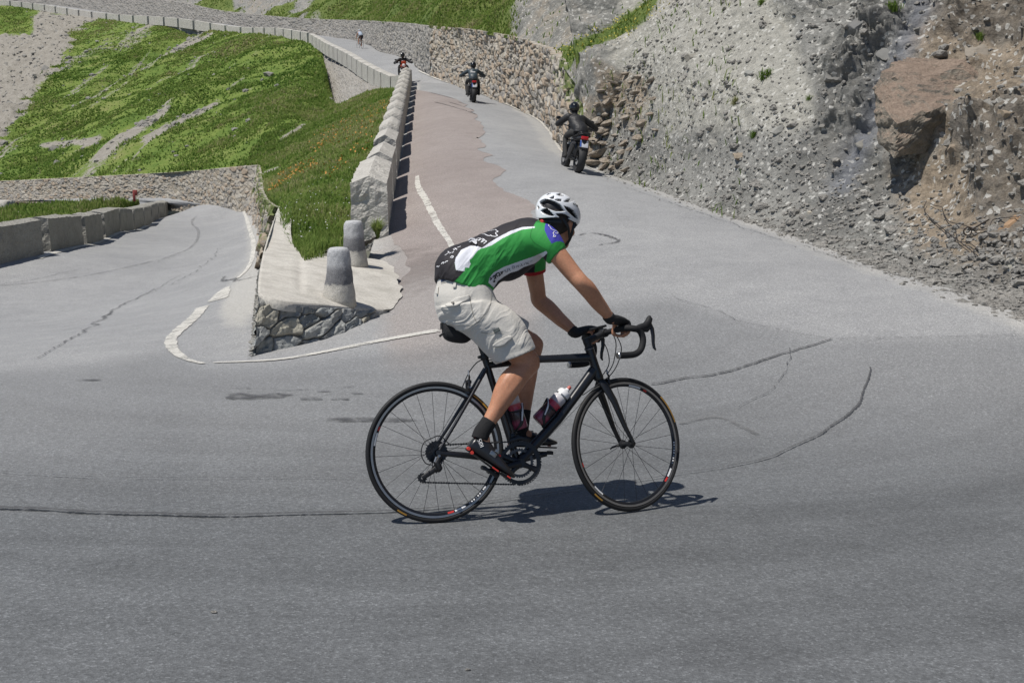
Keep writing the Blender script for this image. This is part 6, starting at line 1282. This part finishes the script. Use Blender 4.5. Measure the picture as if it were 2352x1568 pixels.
for q in ([(222, 600), (243, 600), (238, 705), (208, 712)], [(402, 575), (435, 570), (450, 655), (412, 662)], [(52, 690), (70, 690), (62, 770), (48, 770)]): patch(SB_, [z1(*k) for k in q], 'belt_loop', M_SH2, shorts, .003, .004, 10)
patch(SB_, [z1(210 + 14 * math.cos(t), 858 + 14 * math.sin(t)) for t in np.linspace(0, 6, 12)], 'button', flat('dark_button', (.12, .11, .10), .4), shorts, .009, .003, 10)
SEAM = flat('dark_stitch', (.33, .31, .27), .9)  # stitching in a darker tone than the cotton
prints('stitch_line', [[z1(*q) for q in ln] for ln in ([(90, 660), (240, 625), (400, 590), (540, 690)], [(370, 780), (380, 860), (400, 960), (440, 1050)], [(585, 745), (575, 850), (540, 940), (440, 1050), (340, 1085)], [(480, 1140), (560, 1150), (700, 1150)], [(650, 1450), (760, 1425), (900, 1370), (990, 1280)])] + [[z7(*q) for q in ((585, 505), (700, 520), (880, 460), (1090, 350), (1165, 262))]], .003, SEAM, shorts, SB_, .0015)
prints('waist_trim', [[z1(*q) for q in ((92, 632), (150, 610), (230, 592))]], .016, flat('navy_underwear_band', (.03, .045, .10), .8), shorts, SB_, .003)
# ---- socks and shoes
def sock(kn, an, name, top=.84):
    m = MB(); limb(m, [mixp(kn, an, top), mixp(kn, an, .93), an, an + (an - kn) * .10 + (.012, 0, 0)], [(.0385, .0370), (.0385, .0375), (.040, .0385), (.042, .037)], 20, 20); V, F = fuse(m, .004, 2); return ppart(V, F, name, S_SOCK)
sock(KNR, ANR, 'sock'); sock(KNL, ANL, 'sock', .74)
def shoe(heel, toe, y, s, ankle):
    """heel and toe: sole points in bicycle x,z"""
    heel = np.array(heel, float); toe = np.array(toe, float); ax = toe - heel; Ln = np.linalg.norm(ax); ax /= Ln; upv = np.array([-ax[2], 0, ax[0]]); upv = upv if upv[2] > 0 else -upv; R = []
    prof = [(0.0, .008, .058, .018), (.03, .002, .074, .028), (.12, .0, .088, .033), (.25, .0, .092, .035), (.38, .002, .080, .036), (.52, .003, .066, .039), (.66, .004, .056, .044), (.80, .006, .046, .043), (.91, .010, .036, .034), (.975, .014, .030, .022), (1.0, .018, .026, .010)]
    q = np.linspace(0, 2 * PI, 26, endpoint=False)
    for t, z0, z1_, w in prof:
        c, sn = np.cos(q), np.sin(q); wy = w * np.sign(c) * np.abs(c) ** .7 * np.where(sn > 0, 1 - .45 * sn ** 1.5, 1); z = (z0 + z1_) / 2 + (z1_ - z0) / 2 * np.sign(sn) * np.abs(sn) ** .75
        R.append(heel + ax * (t * Ln) + np.outer(z, upv) + np.outer(wy, (0, 1, 0)))
    m = MB(); m.ring_loft(catmull(np.array(R).reshape(len(prof), -1), 40).reshape(40, 26, 3))
    sh = m.build('shoe', flat('black_shoe_leather', (.013, .013, .015), .3, 0, .6), person, True, auto=False)
    m = MB(); R2 = []
    for t, w in ((.0, .014), (.06, .028), (.3, .030), (.5, .034), (.7, .043), (.9, .035), (.99, .010)): R2.append(heel + ax * t * Ln + np.outer(-.004 + .004 * np.sin(q), upv) + np.outer(w * np.cos(q), (0, 1, 0)))
    m.ring_loft(np.array(R2)); m.build('sole', K_BLK, sh)
    F_ = lambda t, h, o: heel + ax * t * Ln + upv * h + np.array([0, s * o, 0])
    m = MB()
    for t, h in ((.015, .002), (.10, -.004)): m.lathe([(.009, -.006), (.008, .010)], F_(t, h, .026), (0, s, 0), 12)
    m.box(F_(.60, -.004, .040), (.035, .005, .006), _rot((0, 1, 0), -math.atan2(ax[2], ax[0]))); m.box(F_(.88, .003, .036), (.018, .006, .006), _rot((0, 1, 0), -math.atan2(ax[2], ax[0]))); m.lathe([(.006, 0), (.006, .01)], F_(.01, .068, .008), -ax, 10); m.lathe([(.008, 0), (.006, .008)], F_(.55, .060, .012), (0, s, .5), 10)
    m.build('red_trim', flat('red_rubber', (.60, .045, .03), .5), sh)
    m = MB(); Rb = _rot((0, 1, 0), -math.atan2(ax[2], ax[0]))
    m.box(F_(.42, .048, .036), (.035, .006, .022), Rb).box(F_(.46, .070, .022), (.02, .012, .014), Rb).box(F_(.10, .090, .020), (.02, .02, .012), Rb); m.build('shoe_buckle', K_ALU, sh, True, .002)
    # lettering SIDI across the heel counter
    m = MB(); ex, ez = upv, -ax                                                    # letters climb the heel
    def stroke(pts):
        P = [F_(.135, .052, .0355) + (ax * .9 + upv * -.55) * (px * .011) / 1.05 + (upv * .9 + ax * .55) * (pz * .011) for px, pz in pts]
        m.tube(np.array(P), .0019, 5)
    ox = -1.9
    for ltr in 'SIDI':
        if ltr == 'S': stroke([(ox + .8, .9), (ox + .1, .9), (ox, .3), (ox + .7, .0), (ox + .75, -.5), (ox, -.6)])
        elif ltr == 'I': stroke([(ox + .1, .9), (ox + .1, .1), (ox + .1, -.6)])
        else: stroke([(ox, .9), (ox, -.6), (ox + .6, -.5), (ox + .8, .1), (ox + .6, .8), (ox, .9)])
        ox += 1.25 if ltr != 'I' else .6
    if s < 0: m.build('shoe_lettering', K_WHT, sh)
    return sh
h0 = L(1071, 1029, -.128); t0 = L(1176, 1104, -.135); shoe(h0, t0, -.13, -1, ANR)
h1 = L(1172, 1022, .125); t1 = L(1279, 1026, .13); shoe(h1, t1, .13, 1, ANL)
# ---- fingerless gloves: a shell over palm and knuckles
def glove(wr, el, grip, kn, bd, tp, fw):
    m = MB(); d = (wr - el) / np.linalg.norm(wr - el)
    limb(m, [wr - d * .028, wr, mixp(wr, kn, .35) + tp * .004, mixp(wr, kn, .75) + tp * .004, kn + tp * .0, kn + fw * .014 - tp * .004], [(.029, .034), (.0265, .0335), (.0225, .041), (.021, .046), (.018, .0455), (.013, .044)], 18, 20, up=bd)
    for off in (-.033, -.011, .011, .031): limb(m, [kn + bd * off, kn + bd * off + fw * .018 - tp * .005, grip + bd * off + fw * .032 + tp * .004], [.0125, .0122, .0118], 12, 8, up=bd)
    V, F = fuse(m, .004, 3); return ppart(V, F, 'glove', S_GLOVE)
glove(WRR, ELR, gripR, knR, bdR, tpR, fwR); glove(WRL, ELL, gripL, knL, bdL, tpL, fwL)
# ---- hair, straps, helmet
m = MB(); ball(m, H((-.018, 0, .012)), .097, 24, (1.02, .83, 1.0), RH); ball(m, H((-.045, 0, -.035)), .066, 20, (.95, .95, 1.0), RH); V, F = fuse(m, .006, 3)
keep = ((V - HDC) @ RH); ok = (keep[:, 0] < .06); F = F[ok[F].all(1)]; ppart(V, F, 'hair', S_HAIR)
m = MB()
for s in (-1, 1):
    m.tube(catmull([H((.03, s * .083, .02)), H((.022, s * .087, -.03)), H((.035, s * .068, -.085)), H((.055, s * .02, -.128))], 20), np.array([[.007, .0016]] * 20), 6); m.tube(catmull([H((-.055, s * .070, .0)), H((-.02, s * .088, -.04)), H((.03, s * .070, -.080))], 16), np.array([[.007, .0016]] * 16), 6)
m.build('helmet_strap', K_BLK, person)
HEL_C = H((-.008, 0, .038))
def helmet():
    nr, nc = 170, 300; la = np.linspace(-.42, PI / 2 - .004, nr)[:, None]; lo = np.linspace(0, 2 * PI, nc, endpoint=False)[None]
    a, b, c = .130, .098, .094
    x = a * np.cos(la) * np.cos(lo); y = b * np.cos(la) * np.sin(lo); z = c * np.sin(la) + 0 * lo
    x = np.where(x < 0, x * 1.0, x * 1.0); z = z + .018 * np.cos(lo) * np.cos(la) * -.3
    low = np.clip(-la / .42, 0, 1); z = z + low * (-.030 * np.maximum(-np.cos(lo), 0) ** 2 + .012 * np.maximum(np.cos(lo), 0))
    P = np.stack([x, y, z], -1); N = np.stack([x / a ** 2, y / b ** 2, np.sin(la) / c + 0 * lo], -1); N /= np.linalg.norm(N, axis=-1, keepdims=True)
    Wp = HEL_C + P @ RH.T; Wn = N @ RH.T
    Q = P.copy(); Q[..., 1] = -np.abs(Q[..., 1]); U, V = pix(W_(HEL_C + Q @ RH.T))
    VT = [[(255, 400), (290, 360), (370, 330), (480, 345), (600, 390), (700, 450), (750, 520), (795, 590), (740, 600), (600, 595), (500, 560), (420, 530), (330, 510), (285, 470)], [(285, 590), (330, 550), (410, 530), (460, 570), (510, 630), (565, 690), (500, 695), (400, 670), (320, 630)], [(605, 650), (740, 645), (830, 670), (915, 735), (860, 770), (780, 775), (700, 740)], [(780, 480), (900, 520), (1000, 590), (1060, 680), (1080, 770), (1000, 720), (900, 640), (830, 560)],
          [(775, 395), (840, 340), (920, 315), (985, 335), (980, 375), (900, 400)], [(610, 235), (710, 205), (790, 250), (770, 275), (680, 265)], [(400, 255), (450, 205), (530, 185), (480, 230)], [(470, 310), (570, 260), (560, 320), (520, 330)], [(580, 350), (650, 330), (725, 340), (715, 375), (640, 375)], [(215, 480), (240, 500), (255, 525), (215, 560)]]
    U0, V0 = pix(W_(HEL_C + P @ RH.T)); vis = ((W_(HEL_C + P @ RH.T) - np.array([0, 0, ZCAM])) * (Wn @ BM.T)).sum(-1) < 0
    U = np.where(vis, U0, U); V = np.where(vis, V0, V); vent = np.zeros(U.shape, bool)
    for p in VT: vent |= in_poly(U, V, [z2(*q) for q in p])
    vs = vent.astype(float)
    for _ in range(2): vs = (vs + np.roll(vs, 1, 1) + np.roll(vs, -1, 1) + np.vstack([vs[1:], vs[-1:]]) + np.vstack([vs[:1], vs[:-1]])) / 5
    rib = .004 * np.sin(la * 0 + lo * 0)
    Wp = Wp - Wn * (np.where(vent, .020, 0) * np.clip(vs * 1.4 - .2, 0, 1))[..., None] + Wn * (.003 * np.clip(1 - vs * 2, 0, 1) * np.clip(1, 0, 1))[..., None]
    inner = HEL_C + (P[:1] * .90) @ RH.T; Wp = np.concatenate([inner, Wp], 0); F = grid_faces(nr + 1, nc, True); vf = np.concatenate([np.zeros((1, nc), bool), vent], 0).reshape(-1); mi = (vf[F].sum(1) >= 2).astype(int); mi[:nc] = 1
    o = mesh_obj('helmet', Wp.reshape(-1, 3), F, [flat('white_helmet_shell', (.74, .76, .78), .22, 0, .6, var=.03), K_BLK], person, True, midx=mi); return o
hel = helmet()
hm = BVHTree.FromPolygons([tuple(W_(np.array(v.co))) for v in hel.data.vertices], [tuple(p.vertices) for p in hel.data.polygons])
prints('helmet_lettering', [[z2(*q) for q in ln] for ln in ([(980, 455), (985, 420), (1005, 455), (1030, 435), (1035, 470)], [(1075, 465), (1050, 465), (1055, 490), (1085, 495)], [(1055, 478), (1078, 480)], [(1090, 480), (1118, 505)], [(1104, 492), (1100, 515)], [(1120, 540), (1138, 548)])], .0042, K_BLK, hel, hm, .002)
m = MB(); m.tube(catmull([H((-.10, .035, -.035)), H((-.115, 0, -.04)), H((-.10, -.035, -.035)), H((-.06, -.072, -.025))], 20), np.array([[.010, .003]] * 20), 8); m.build('fit_cradle', K_BLK, hel)
m = MB().lathe([(.012, 0), (.014, .004), (.014, .012), (.010, .016)], H((-.112, 0, -.045)), RH @ np.array([-1, 0, -.1]), 16); m.build('fit_dial', flat('red_dial', (.45, .03, .03), .4), hel)
# dark glasses
m = MB()
for s in (-1, 1): m.tube(catmull([H((.094, s * .008, .004)), H((.092, s * .030, .006)), H((.075, s * .058, .004))], 12), np.array([[.017, .003]] * 12), 8, up=RH @ np.array([0, 0, 1.])); m.tube([H((.075, s * .058, .010)), H((.0, s * .080, .0))], .003, 6)
m.build('sunglasses', flat('dark_lens', (.01, .01, .012), .12, 0, .6), person)
# ================================================================ motorcycles, their riders, the far cyclist
MK = dict(rub=flat('motorcycle_rubber', (.018, .018, .019), .7), blk=flat('motorcycle_black', (.015, .015, .017), .35), eng=flat('engine_metal', (.10, .10, .105), .4, .7), chr=flat('chrome', (.6, .6, .6), .15, 1), red=flat('tail_lamp_lens', (.55, .02, .025), .25), plate=flat('number_plate', (.62, .63, .66), .5), blue=flat('plate_blue_band', (.05, .12, .42), .5), glass=flat('lamp_glass', (.72, .74, .74), .12), helm=flat('gloss_black_helmet', (.010, .010, .012), .12, 0, .6), jkt=flat('black_leather_jacket', (.014, .014, .015), .55, bump=.3, scale=30), trs=flat('dark_trousers', (.03, .029, .028), .85, bump=.3, scale=30))
def moto_at(p, yaw, lean, sc): return Matrix.Translation(Vector(p)) @ Matrix.Rotation(yaw, 4, 'Z') @ Matrix.Rotation(lean, 4, 'X') @ Matrix.Scale(sc, 4)
def motorcycle(Mx, lab, paint, oncoming=False, top_case=False):
    r = thing('motorcycle', lab, 'motorcycle', group='motorcycles on the upper road'); r.matrix_world = Mx; rw, wb = .315, 1.45
    B = lambda m, n, mt, p=None, bv=0: m.build(n, mt, p or r, True, bv)
    for x, w in ((0, .088), (wb, .062)):
        c = (x, 0, rw); m = MB().lathe([(.205, -w * .75), (.27, -w), (.300, -w * .72), (rw, -w * .2), (rw, w * .2), (.300, w * .72), (.27, w), (.205, w * .75), (.205, -w * .75)], c, (0, 1, 0), 40, caps=False); ty = B(m, 'wheel', MK['rub'])
        m = MB().lathe([(.21, -.03), (.21, .03), (.19, .028), (.19, -.028), (.21, -.03)], c, (0, 1, 0), 32, caps=False)
        for k in range(5): t = k * 2 * PI / 5; m.tube([np.array(c) + (.03 * math.cos(t), 0, .03 * math.sin(t)), np.array(c) + (.195 * math.cos(t), 0, .195 * math.sin(t))], .014, 8)
        m.lathe([(.04, -.05), (.04, .05)], c, (0, 1, 0), 16); B(m, 'rim', MK['eng'], ty); m = MB().lathe([(.14, .062), (.14, .067), (.06, .067), (.06, .062)], c, (0, 1, 0), 28); B(m, 'brake_disc', MK['chr'], ty)
    m = MB()
    for s in (-1, 1): m.tube([(0, s * .11, rw), (.28, s * .12, rw + .04), (.52, s * .10, rw + .06)], [.022, .028, .03], 10)
    m.tube([(.52, 0, .36), (.50, 0, .62), (.62, 0, .74), (1.0, 0, .88), (1.10, 0, .92)], [.05, .04, .045, .05, .05], 10); m.tube([(.55, 0, .3), (.85, 0, .28), (1.02, 0, .55), (1.08, 0, .88)], [.04, .04, .035, .04], 10); B(m, 'frame', MK['blk'])
    m = MB().box((.70, 0, .42), (.42, .34, .26)).box((.80, 0, .60), (.26, .26, .18))
    for s in (-1, 1): m.lathe([(.09, 0), (.085, .05), (.03, .055)], (.68, s * .17, .40), (0, s, 0), 18); m.box((.78, s * .19, .56), (.18, .14, .12))
    B(m, 'engine', MK['eng'], None, .012)
    m = MB(); R = []
    for x, w, z0, z1 in ((.60, .09, .78, .86), (.70, .13, .76, .95), (.85, .155, .74, 1.0), (1.0, .14, .78, 1.0), (1.10, .09, .84, .94)):
        q = np.linspace(0, 2 * PI, 22, endpoint=False); R.append(np.c_[np.full(22, x), w * np.cos(q), (z0 + z1) / 2 + (z1 - z0) / 2 * np.sin(q)])
    m.ring_loft(catmull(np.array(R).reshape(5, -1), 18).reshape(18, 22, 3)); B(m, 'fuel_tank', paint)
    m = MB(); R = []
    for x, w, z, h in ((.64, .08, .80, .05), (.5, .14, .80, .08), (.30, .15, .82, .09), (.1, .13, .86, .08), (-.06, .10, .88, .06), (-.14, .05, .89, .03)):
        q = np.linspace(0, 2 * PI, 20, endpoint=False); R.append(np.c_[np.full(20, x), w * np.sign(np.cos(q)) * np.abs(np.cos(q)) ** .7, z + h / 2 * np.sin(q)])
    m.ring_loft(catmull(np.array(R).reshape(6, -1), 18).reshape(18, 20, 3)); B(m, 'seat', MK['jkt'])
    m = MB(); R = []
    for x, w, z, h in ((.40, .12, .74, .10), (.15, .12, .78, .12), (-.08, .105, .81, .11), (-.2, .085, .82, .07)):
        q = np.linspace(0, 2 * PI, 16, endpoint=False); R.append(np.c_[np.full(16, x), w * np.sign(np.cos(q)) * np.abs(np.cos(q)) ** .6, z + h / 2 * np.sign(np.sin(q)) * np.abs(np.sin(q)) ** .6])
    m.ring_loft(R); tail = B(m, 'tail_fairing', MK['blk'])
    m = MB().tube(catmull([(.0, -.13, .88), (-.12, -.13, .915), (-.2, -.09, .92), (-.2, .09, .92), (-.12, .13, .915), (.0, .13, .88)], 24), .014, 8); B(m, 'grab_rail', MK['blk'], tail)
    m = MB().box((-.205, 0, .805), (.04, .17, .075)); B(m, 'tail_lamp', MK['red'], tail, .012)
    m = MB().box((-.215, 0, .67), (.012, .19, .17), _rot((0, 1, 0), .35)); pl = B(m, 'number_plate', MK['plate'], tail, .004); m = MB().box((-.224, .082, .672), (.012, .03, .15), _rot((0, 1, 0), .35)); B(m, 'plate_band', MK['blue'], pl)
    m = MB().tube([(-.18, 0, .76), (-.22, 0, .6), (-.19, 0, .53)], np.array([[.02, .08]] * 3), 10); B(m, 'mudguard', MK['blk'], tail)
    for s in (-1, 1):
        m = MB().tube([(-.14, s * .10, .77), (-.16, s * .2, .77)], .008, 6); m.tube([(-.16, s * .19, .77), (-.16, s * .26, .77)], [.02, .018], 10); B(m, 'indicator', MK['blk'], tail)
    m = MB().tube(catmull([(.9, .12, .34), (.7, .19, .25), (.45, .2, .30), (.25, .21, .42)], 20), .024, 10).tube([(.26, .21, .40), (.0, .215, .60), (-.08, .215, .66)], [.05, .062, .058], 16).tube([(-.06, .215, .645), (-.10, .215, .675)], [.045, .040], 14); B(m, 'exhaust', MK['eng'])
    m = MB()
    for s in (-1, 1): m.tube([(wb, s * .09, rw), (1.30, s * .09, .62), (1.17, s * .09, .98)], [.028, .028, .024], 10)
    m.box((1.19, 0, .95), (.07, .24, .04)).box((1.26, 0, .72), (.06, .22, .03)); B(m, 'fork', MK['eng'])
    m = MB(); a = np.linspace(.6, 2.7, 16); m.add(np.array([[(wb + .345 * math.cos(t), y, rw + .345 * math.sin(t)) for y in (-.07, -.05, .05, .07)] for t in a]).reshape(-1, 3), [tuple(f) for f in grid_faces(16, 4)]); B(m, 'front_mudguard', paint)
    m = MB().tube(catmull([(1.02, .42, 1.04), (1.06, .30, 1.07), (1.16, .12, 1.05), (1.16, -.12, 1.05), (1.06, -.30, 1.07), (1.02, -.42, 1.04)], 30), .013, 8)
    for s in (-1, 1): m.tube([(1.035, s * .30, 1.06), (1.015, s * .43, 1.035)], .019, 10); m.tube([(1.09, s * .27, 1.06), (1.10, s * .42, 1.04)], .006, 6)
    hb = B(m, 'handlebar', MK['blk'])
    for s in (-1, 1): m = MB().tube([(1.06, s * .30, 1.07), (1.08, s * .38, 1.19)], .006, 6); ball(m, (1.08, s * .41, 1.21), .055, 12, (.25, 1.2, .7)); B(m, 'mirror', MK['blk'], hb)
    m = MB().lathe([(.02, -.10), (.07, -.07), (.092, .0), (.095, .02), (.085, .03)], (1.26, 0, .90), (1, 0, -.05), 22); hl = B(m, 'headlight', paint if oncoming else MK['blk']); m = MB().lathe([(.083, .031), (.06, .05), (.01, .058)], (1.26, 0, .90), (1, 0, -.05), 20); B(m, 'headlight_lens', MK['glass'], hl)
    m = MB().tube([(1.12, 0, .98), (1.22, 0, 1.06), (1.22, 0, 1.14)], np.array([[.01, .12], [.01, .13], [.008, .09]]), 12); B(m, 'windscreen', paint if oncoming else MK['blk'])
    for s in (-1, 1): m = MB().tube([(.50, s * .12, .33), (.50, s * .27, .33)], .013, 8).tube([(.22, s * .13, .42), (.22, s * .24, .42)], .011, 8); B(m, 'footpeg', MK['blk'])
    return r
def moto_rider(Mx, lab, jacket, tors=0.0, head=0.0, logo=None, helm=None):
    c = lambda x, y, z: np.array([x, y, z], float)
    m = MB(); hip, sh = c(.36, 0, .90), c(.60, tors, 1.255); hd = c(.70, tors * 1.25 + head, 1.475)
    def seg(b, hips=True):
        pass
    for s in (-1, 1):
        limb(m, [c(.36, s * .10, .92), c(.58, s * .2, .86), c(.78, s * .24, .78)], [(.095, .09), (.085, .08), (.062, .06)], 14, 14); limb(m, [c(.78, s * .24, .78), c(.66, s * .25, .58), c(.52, s * .24, .40), c(.52, s * .24, .36)], [(.062, .06), (.068, .06), (.05, .048), (.052, .05)], 14, 16)
        limb(m, [c(.44, s * .24, .34), c(.54, s * .245, .335), c(.68, s * .25, .32)], [(.04, .042), (.05, .048), (.03, .04)], 12, 10)
    limb(m, [c(.30, 0, .86), hip, (hip + sh) / 2], [(.12, .17), (.12, .17), (.12, .16)], 18, 10); ball(m, hd, .10); limb(m, [sh + (0, 0, -.05), hd], [.07, .065], 12, 6)
    for s in (-1, 1): e = c(1.03, s * .37, 1.045); limb(m, [e + (-.09, -s * .01, .03), e + (-.03, 0, .02), e + (.02, s * .0, .012)], [(.032, .036), (.030, .046), (.028, .042)], 12, 8)
    for s in (-1, 1):
        for k in range(4): e = c(1.03, s * (.33 + .024 * k), 1.045); limb(m, [e + (.0, 0, .02), e + (.035, 0, .012), e + (.035, 0, -.018), e + (.01, 0, -.022)], [.013, .013, .012, .010], 8, 8)
        e = c(1.03, s * .32, 1.045); limb(m, [e + (-.05, 0, .02), e + (-.02, -s * .02, -.005), e + (.01, -s * .015, -.022)], [.014, .013, .011], 8, 6)
    V, F = fuse(m, .014, 3); p = mesh_obj('person', V, F, MK['trs']); p.matrix_world = Mx; tag(p, lab, 'person', 'people on the road')
    m = MB(); limb(m, [c(.30, 0, .90), c(.34, 0, 1.0), mixp(hip, sh, .5) + (-.01, 0, 0), mixp(hip, sh, .85), sh, sh + (.02, 0, .07)], [(.135, .185), (.135, .18), (.14, .185), (.135, .205), (.11, .18), (.07, .08)], 22, 24)
    for s in (-1, 1): el = c(.78, s * .47, 1.06); limb(m, [sh + (.0, s * .12, .0), sh + (.02, s * .20, -.02), el, mixp(el, c(1.03, s * .37, 1.06), .8)], [(.08, .075), (.085, .08), (.066, .062), (.048, .046)], 16, 20)
    V, F = fuse(m, .013, 3); V = V + .012 * fbm(V * 9, 3, 7)[:, None] * np.array([-.5, .5, .3]); j = mesh_obj('jacket', V, F, jacket, p)
    if logo: m = MB().box(c(.37, tors * .9, 1.19) if logo == 'back' else c(.73, tors * .9, 1.16), (.02, .15, .035), _rot((0, 1, 0), .35 if logo == 'back' else .3)); mesh = m.build('jacket_print', K_WHT, j)
    m = MB(); ball(m, hd + (.0, 0, .0), .140, 26, (1.05, .86, 1.0)); ball(m, hd + (.05, 0, -.06), .115, 20, (1.0, .85, .8)); V, F = fuse(m, .010, 5); hm = mesh_obj('helmet', V, F, helm or MK['helm'], p)
    m = MB().tube(catmull([hd + (.07, .115, .01), hd + (.145, .07, .012), hd + (.162, 0, .014), hd + (.145, -.07, .012), hd + (.07, -.115, .01)], 18), np.array([[.045, .006]] * 18), 8, up=(0, 0, 1)); m.build('visor', flat('smoked_visor', (.02, .02, .022), .08), hm)
    m = MB()
    for s in (-1, 1): m.tube([hd + (-.06, s * .128, -.07), hd + (.03, s * .128, -.08)], .012, 8)
    m.build('helmet_trim', MK['blk'], hm); return p
m1 = moto_at(gpt(1327, 397), math.radians(90 + 9.5), math.radians(8), .93)
motorcycle(m1, 'dark motorcycle with red tail lamp and white side panels, nearest on the upper road', flat('white_tank_paint', (.62, .66, .70), .25))
moto_rider(m1, 'rider in plain black jacket and glossy black helmet on the nearest motorcycle', MK['jkt'], .10, .02)
m2 = moto_at(gpt(1088, 236), math.radians(90 + 6), math.radians(1), .95)
motorcycle(m2, 'black motorcycle with white number plate, second up the road', flat('maroon_tank_paint', (.10, .012, .015), .3))
moto_rider(m2, 'rider with arms spread wide in dark blue grey jacket, on the second motorcycle', flat('blue_grey_jacket', (.035, .05, .06), .45, bump=.3, scale=30), -.0, -.02, 'back')
m3 = moto_at(gpt(927, 191), math.radians(-90 + 8), math.radians(2), 1.0)
motorcycle(m3, 'orange red motorcycle coming down the road with headlight showing above the parapet', flat('orange_red_paint', (.60, .10, .045), .3), True)
moto_rider(m3, 'rider in black jacket with white chest print riding towards the viewer', MK['jkt'], 0, 0, 'front')
# far cyclist, seen from behind
def far_cyclist():
    p0 = gpt(832, 112); Mx = moto_at(p0, math.radians(90 + 28), 0, 1.0)
    b = thing('bicycle', 'tiny far bicycle climbing beside the grey stone wall', 'bicycle'); b.matrix_world = Mx
    m = MB()
    for x in (0, 1.0): m.tube(np.array([[x + .33 * math.cos(t), 0, .335 + .33 * math.sin(t)] for t in np.linspace(0, 2 * PI, 40, endpoint=False)]), .014, 8, closed=True)
    m.build('wheel', K_RUB, b); m = MB().tube([(0, 0, .33), (.4, 0, .27), (.26, 0, .76), (0, 0, .33)], .014, 8).tube([(.4, 0, .27), (.84, 0, .68), (.26, 0, .76)], .018, 8).tube([(1.0, 0, .33), (.84, 0, .68), (.8, 0, .85)], .016, 8); m.build('frame', K_FRAME, b)
    m = MB().tube([(.9, .21, .75), (.95, .21, .88), (.88, .2, .9), (.86, 0, .9), (.88, -.2, .9), (.95, -.21, .88), (.9, -.21, .75)], .014, 8); m.build('handlebar', K_TAPE, b); m = MB().box((.19, 0, .95), (.26, .13, .04)); m.build('saddle', K_BLK, b, True, .015)
    m = MB(); c = lambda *q: np.array(q, float); hd = c(.62, 0, 1.50)
    for s, kz, az in ((-1, .72, .30), (1, .86, .5)):
        limb(m, [c(.18, s * .09, 1.0), c(.5, s * .1, kz), c(.3 + (kz - .6), s * .11, az)], [.085, .055, .04], 12, 16); limb(m, [c(.27 + (kz - .6), s * .11, az - .04), c(.45 + (kz - .6), s * .11, az - .06)], [.035, .03], 10, 6)
        limb(m, [c(.5, s * .19, 1.33), c(.68, s * .23, 1.12), c(.87, s * .2, .93), c(.93, s * .2, .91)], [.05, .04, .03, .035], 12, 14)
    limb(m, [c(.14, 0, 1.0), c(.3, 0, 1.22), c(.5, 0, 1.38), hd], [(.12, .16), (.12, .16), (.10, .17), (.06, .06)], 14, 14); ball(m, hd, .10); V, F = fuse(m, .014, 3); p = mesh_obj('person', V, F, S_SKIN); p.matrix_world = Mx; tag(p, 'tiny far cyclist in pale blue jersey and dark shorts, seen from behind', 'person', 'people on the road')
    m = MB(); limb(m, [c(.16, 0, 1.08), c(.3, 0, 1.24), c(.5, 0, 1.38)], [(.135, .17), (.135, .175), (.115, .185)], 14, 12); m.build('jersey', flat('pale_blue_jersey', (.34, .40, .48), .8), p)
    m = MB(); limb(m, [c(.12, 0, 1.0), c(.17, 0, 1.12)], [(.14, .175), (.135, .17)], 14, 6)
    for s, kz in ((-1, .72), (1, .86)): limb(m, [c(.18, s * .09, 1.0), c(.42, s * .1, kz + .08)], [.098, .072], 12, 8)
    m.build('shorts', flat('dark_cycling_shorts', (.02, .022, .03), .7), p); m = MB(); ball(m, hd + (0, 0, .05), .115, 14, (1.15, .9, .75)); m.build('helmet', flat('pale_helmet', (.4, .45, .5), .4), p)
far_cyclist()
# ================================================================ camera, light, world
cam = bpy.data.cameras.new('Camera'); co = bpy.data.objects.new('Camera', cam); COL.objects.link(co)
cam.sensor_width = 36; cam.lens = 36 * FPX / 2352; cam.clip_end = 2000; cam.clip_start = .05
co.location = (0, 0, ZCAM); co.rotation_euler = (PI / 2 - TH, 0, 0); SC.camera = co
SUN_DIR = Vector((-.40, -.20, 1.0)).normalized()
sl = bpy.data.lights.new('Sun', 'SUN'); sl.energy = 3.9; sl.angle = math.radians(.5); sl.color = (1, .955, .89)
so = bpy.data.objects.new('Sun', sl); COL.objects.link(so); so.rotation_euler = SUN_DIR.to_track_quat('Z', 'Y').to_euler(); so.location = (-20, -10, 50)
w = bpy.data.worlds.new('World'); SC.world = w; w.use_nodes = True
nt = w.node_tree; nt.nodes.clear(); sk = nt.nodes.new('ShaderNodeTexSky'); sk.sky_type = 'NISHITA'; sk.sun_disc = False
sk.sun_elevation = math.asin(SUN_DIR.z); sk.sun_rotation = math.atan2(SUN_DIR.x, SUN_DIR.y); sk.altitude = 2300
bg = nt.nodes.new('ShaderNodeBackground'); bg.inputs[1].default_value = .075; wo = nt.nodes.new('ShaderNodeOutputWorld')
nt.links.new(sk.outputs[0], bg.inputs[0]); nt.links.new(bg.outputs[0], wo.inputs[0])
SC.view_settings.view_transform = 'Standard'; SC.view_settings.look = 'None'; SC.view_settings.exposure = .22; SC.view_settings.gamma = 1
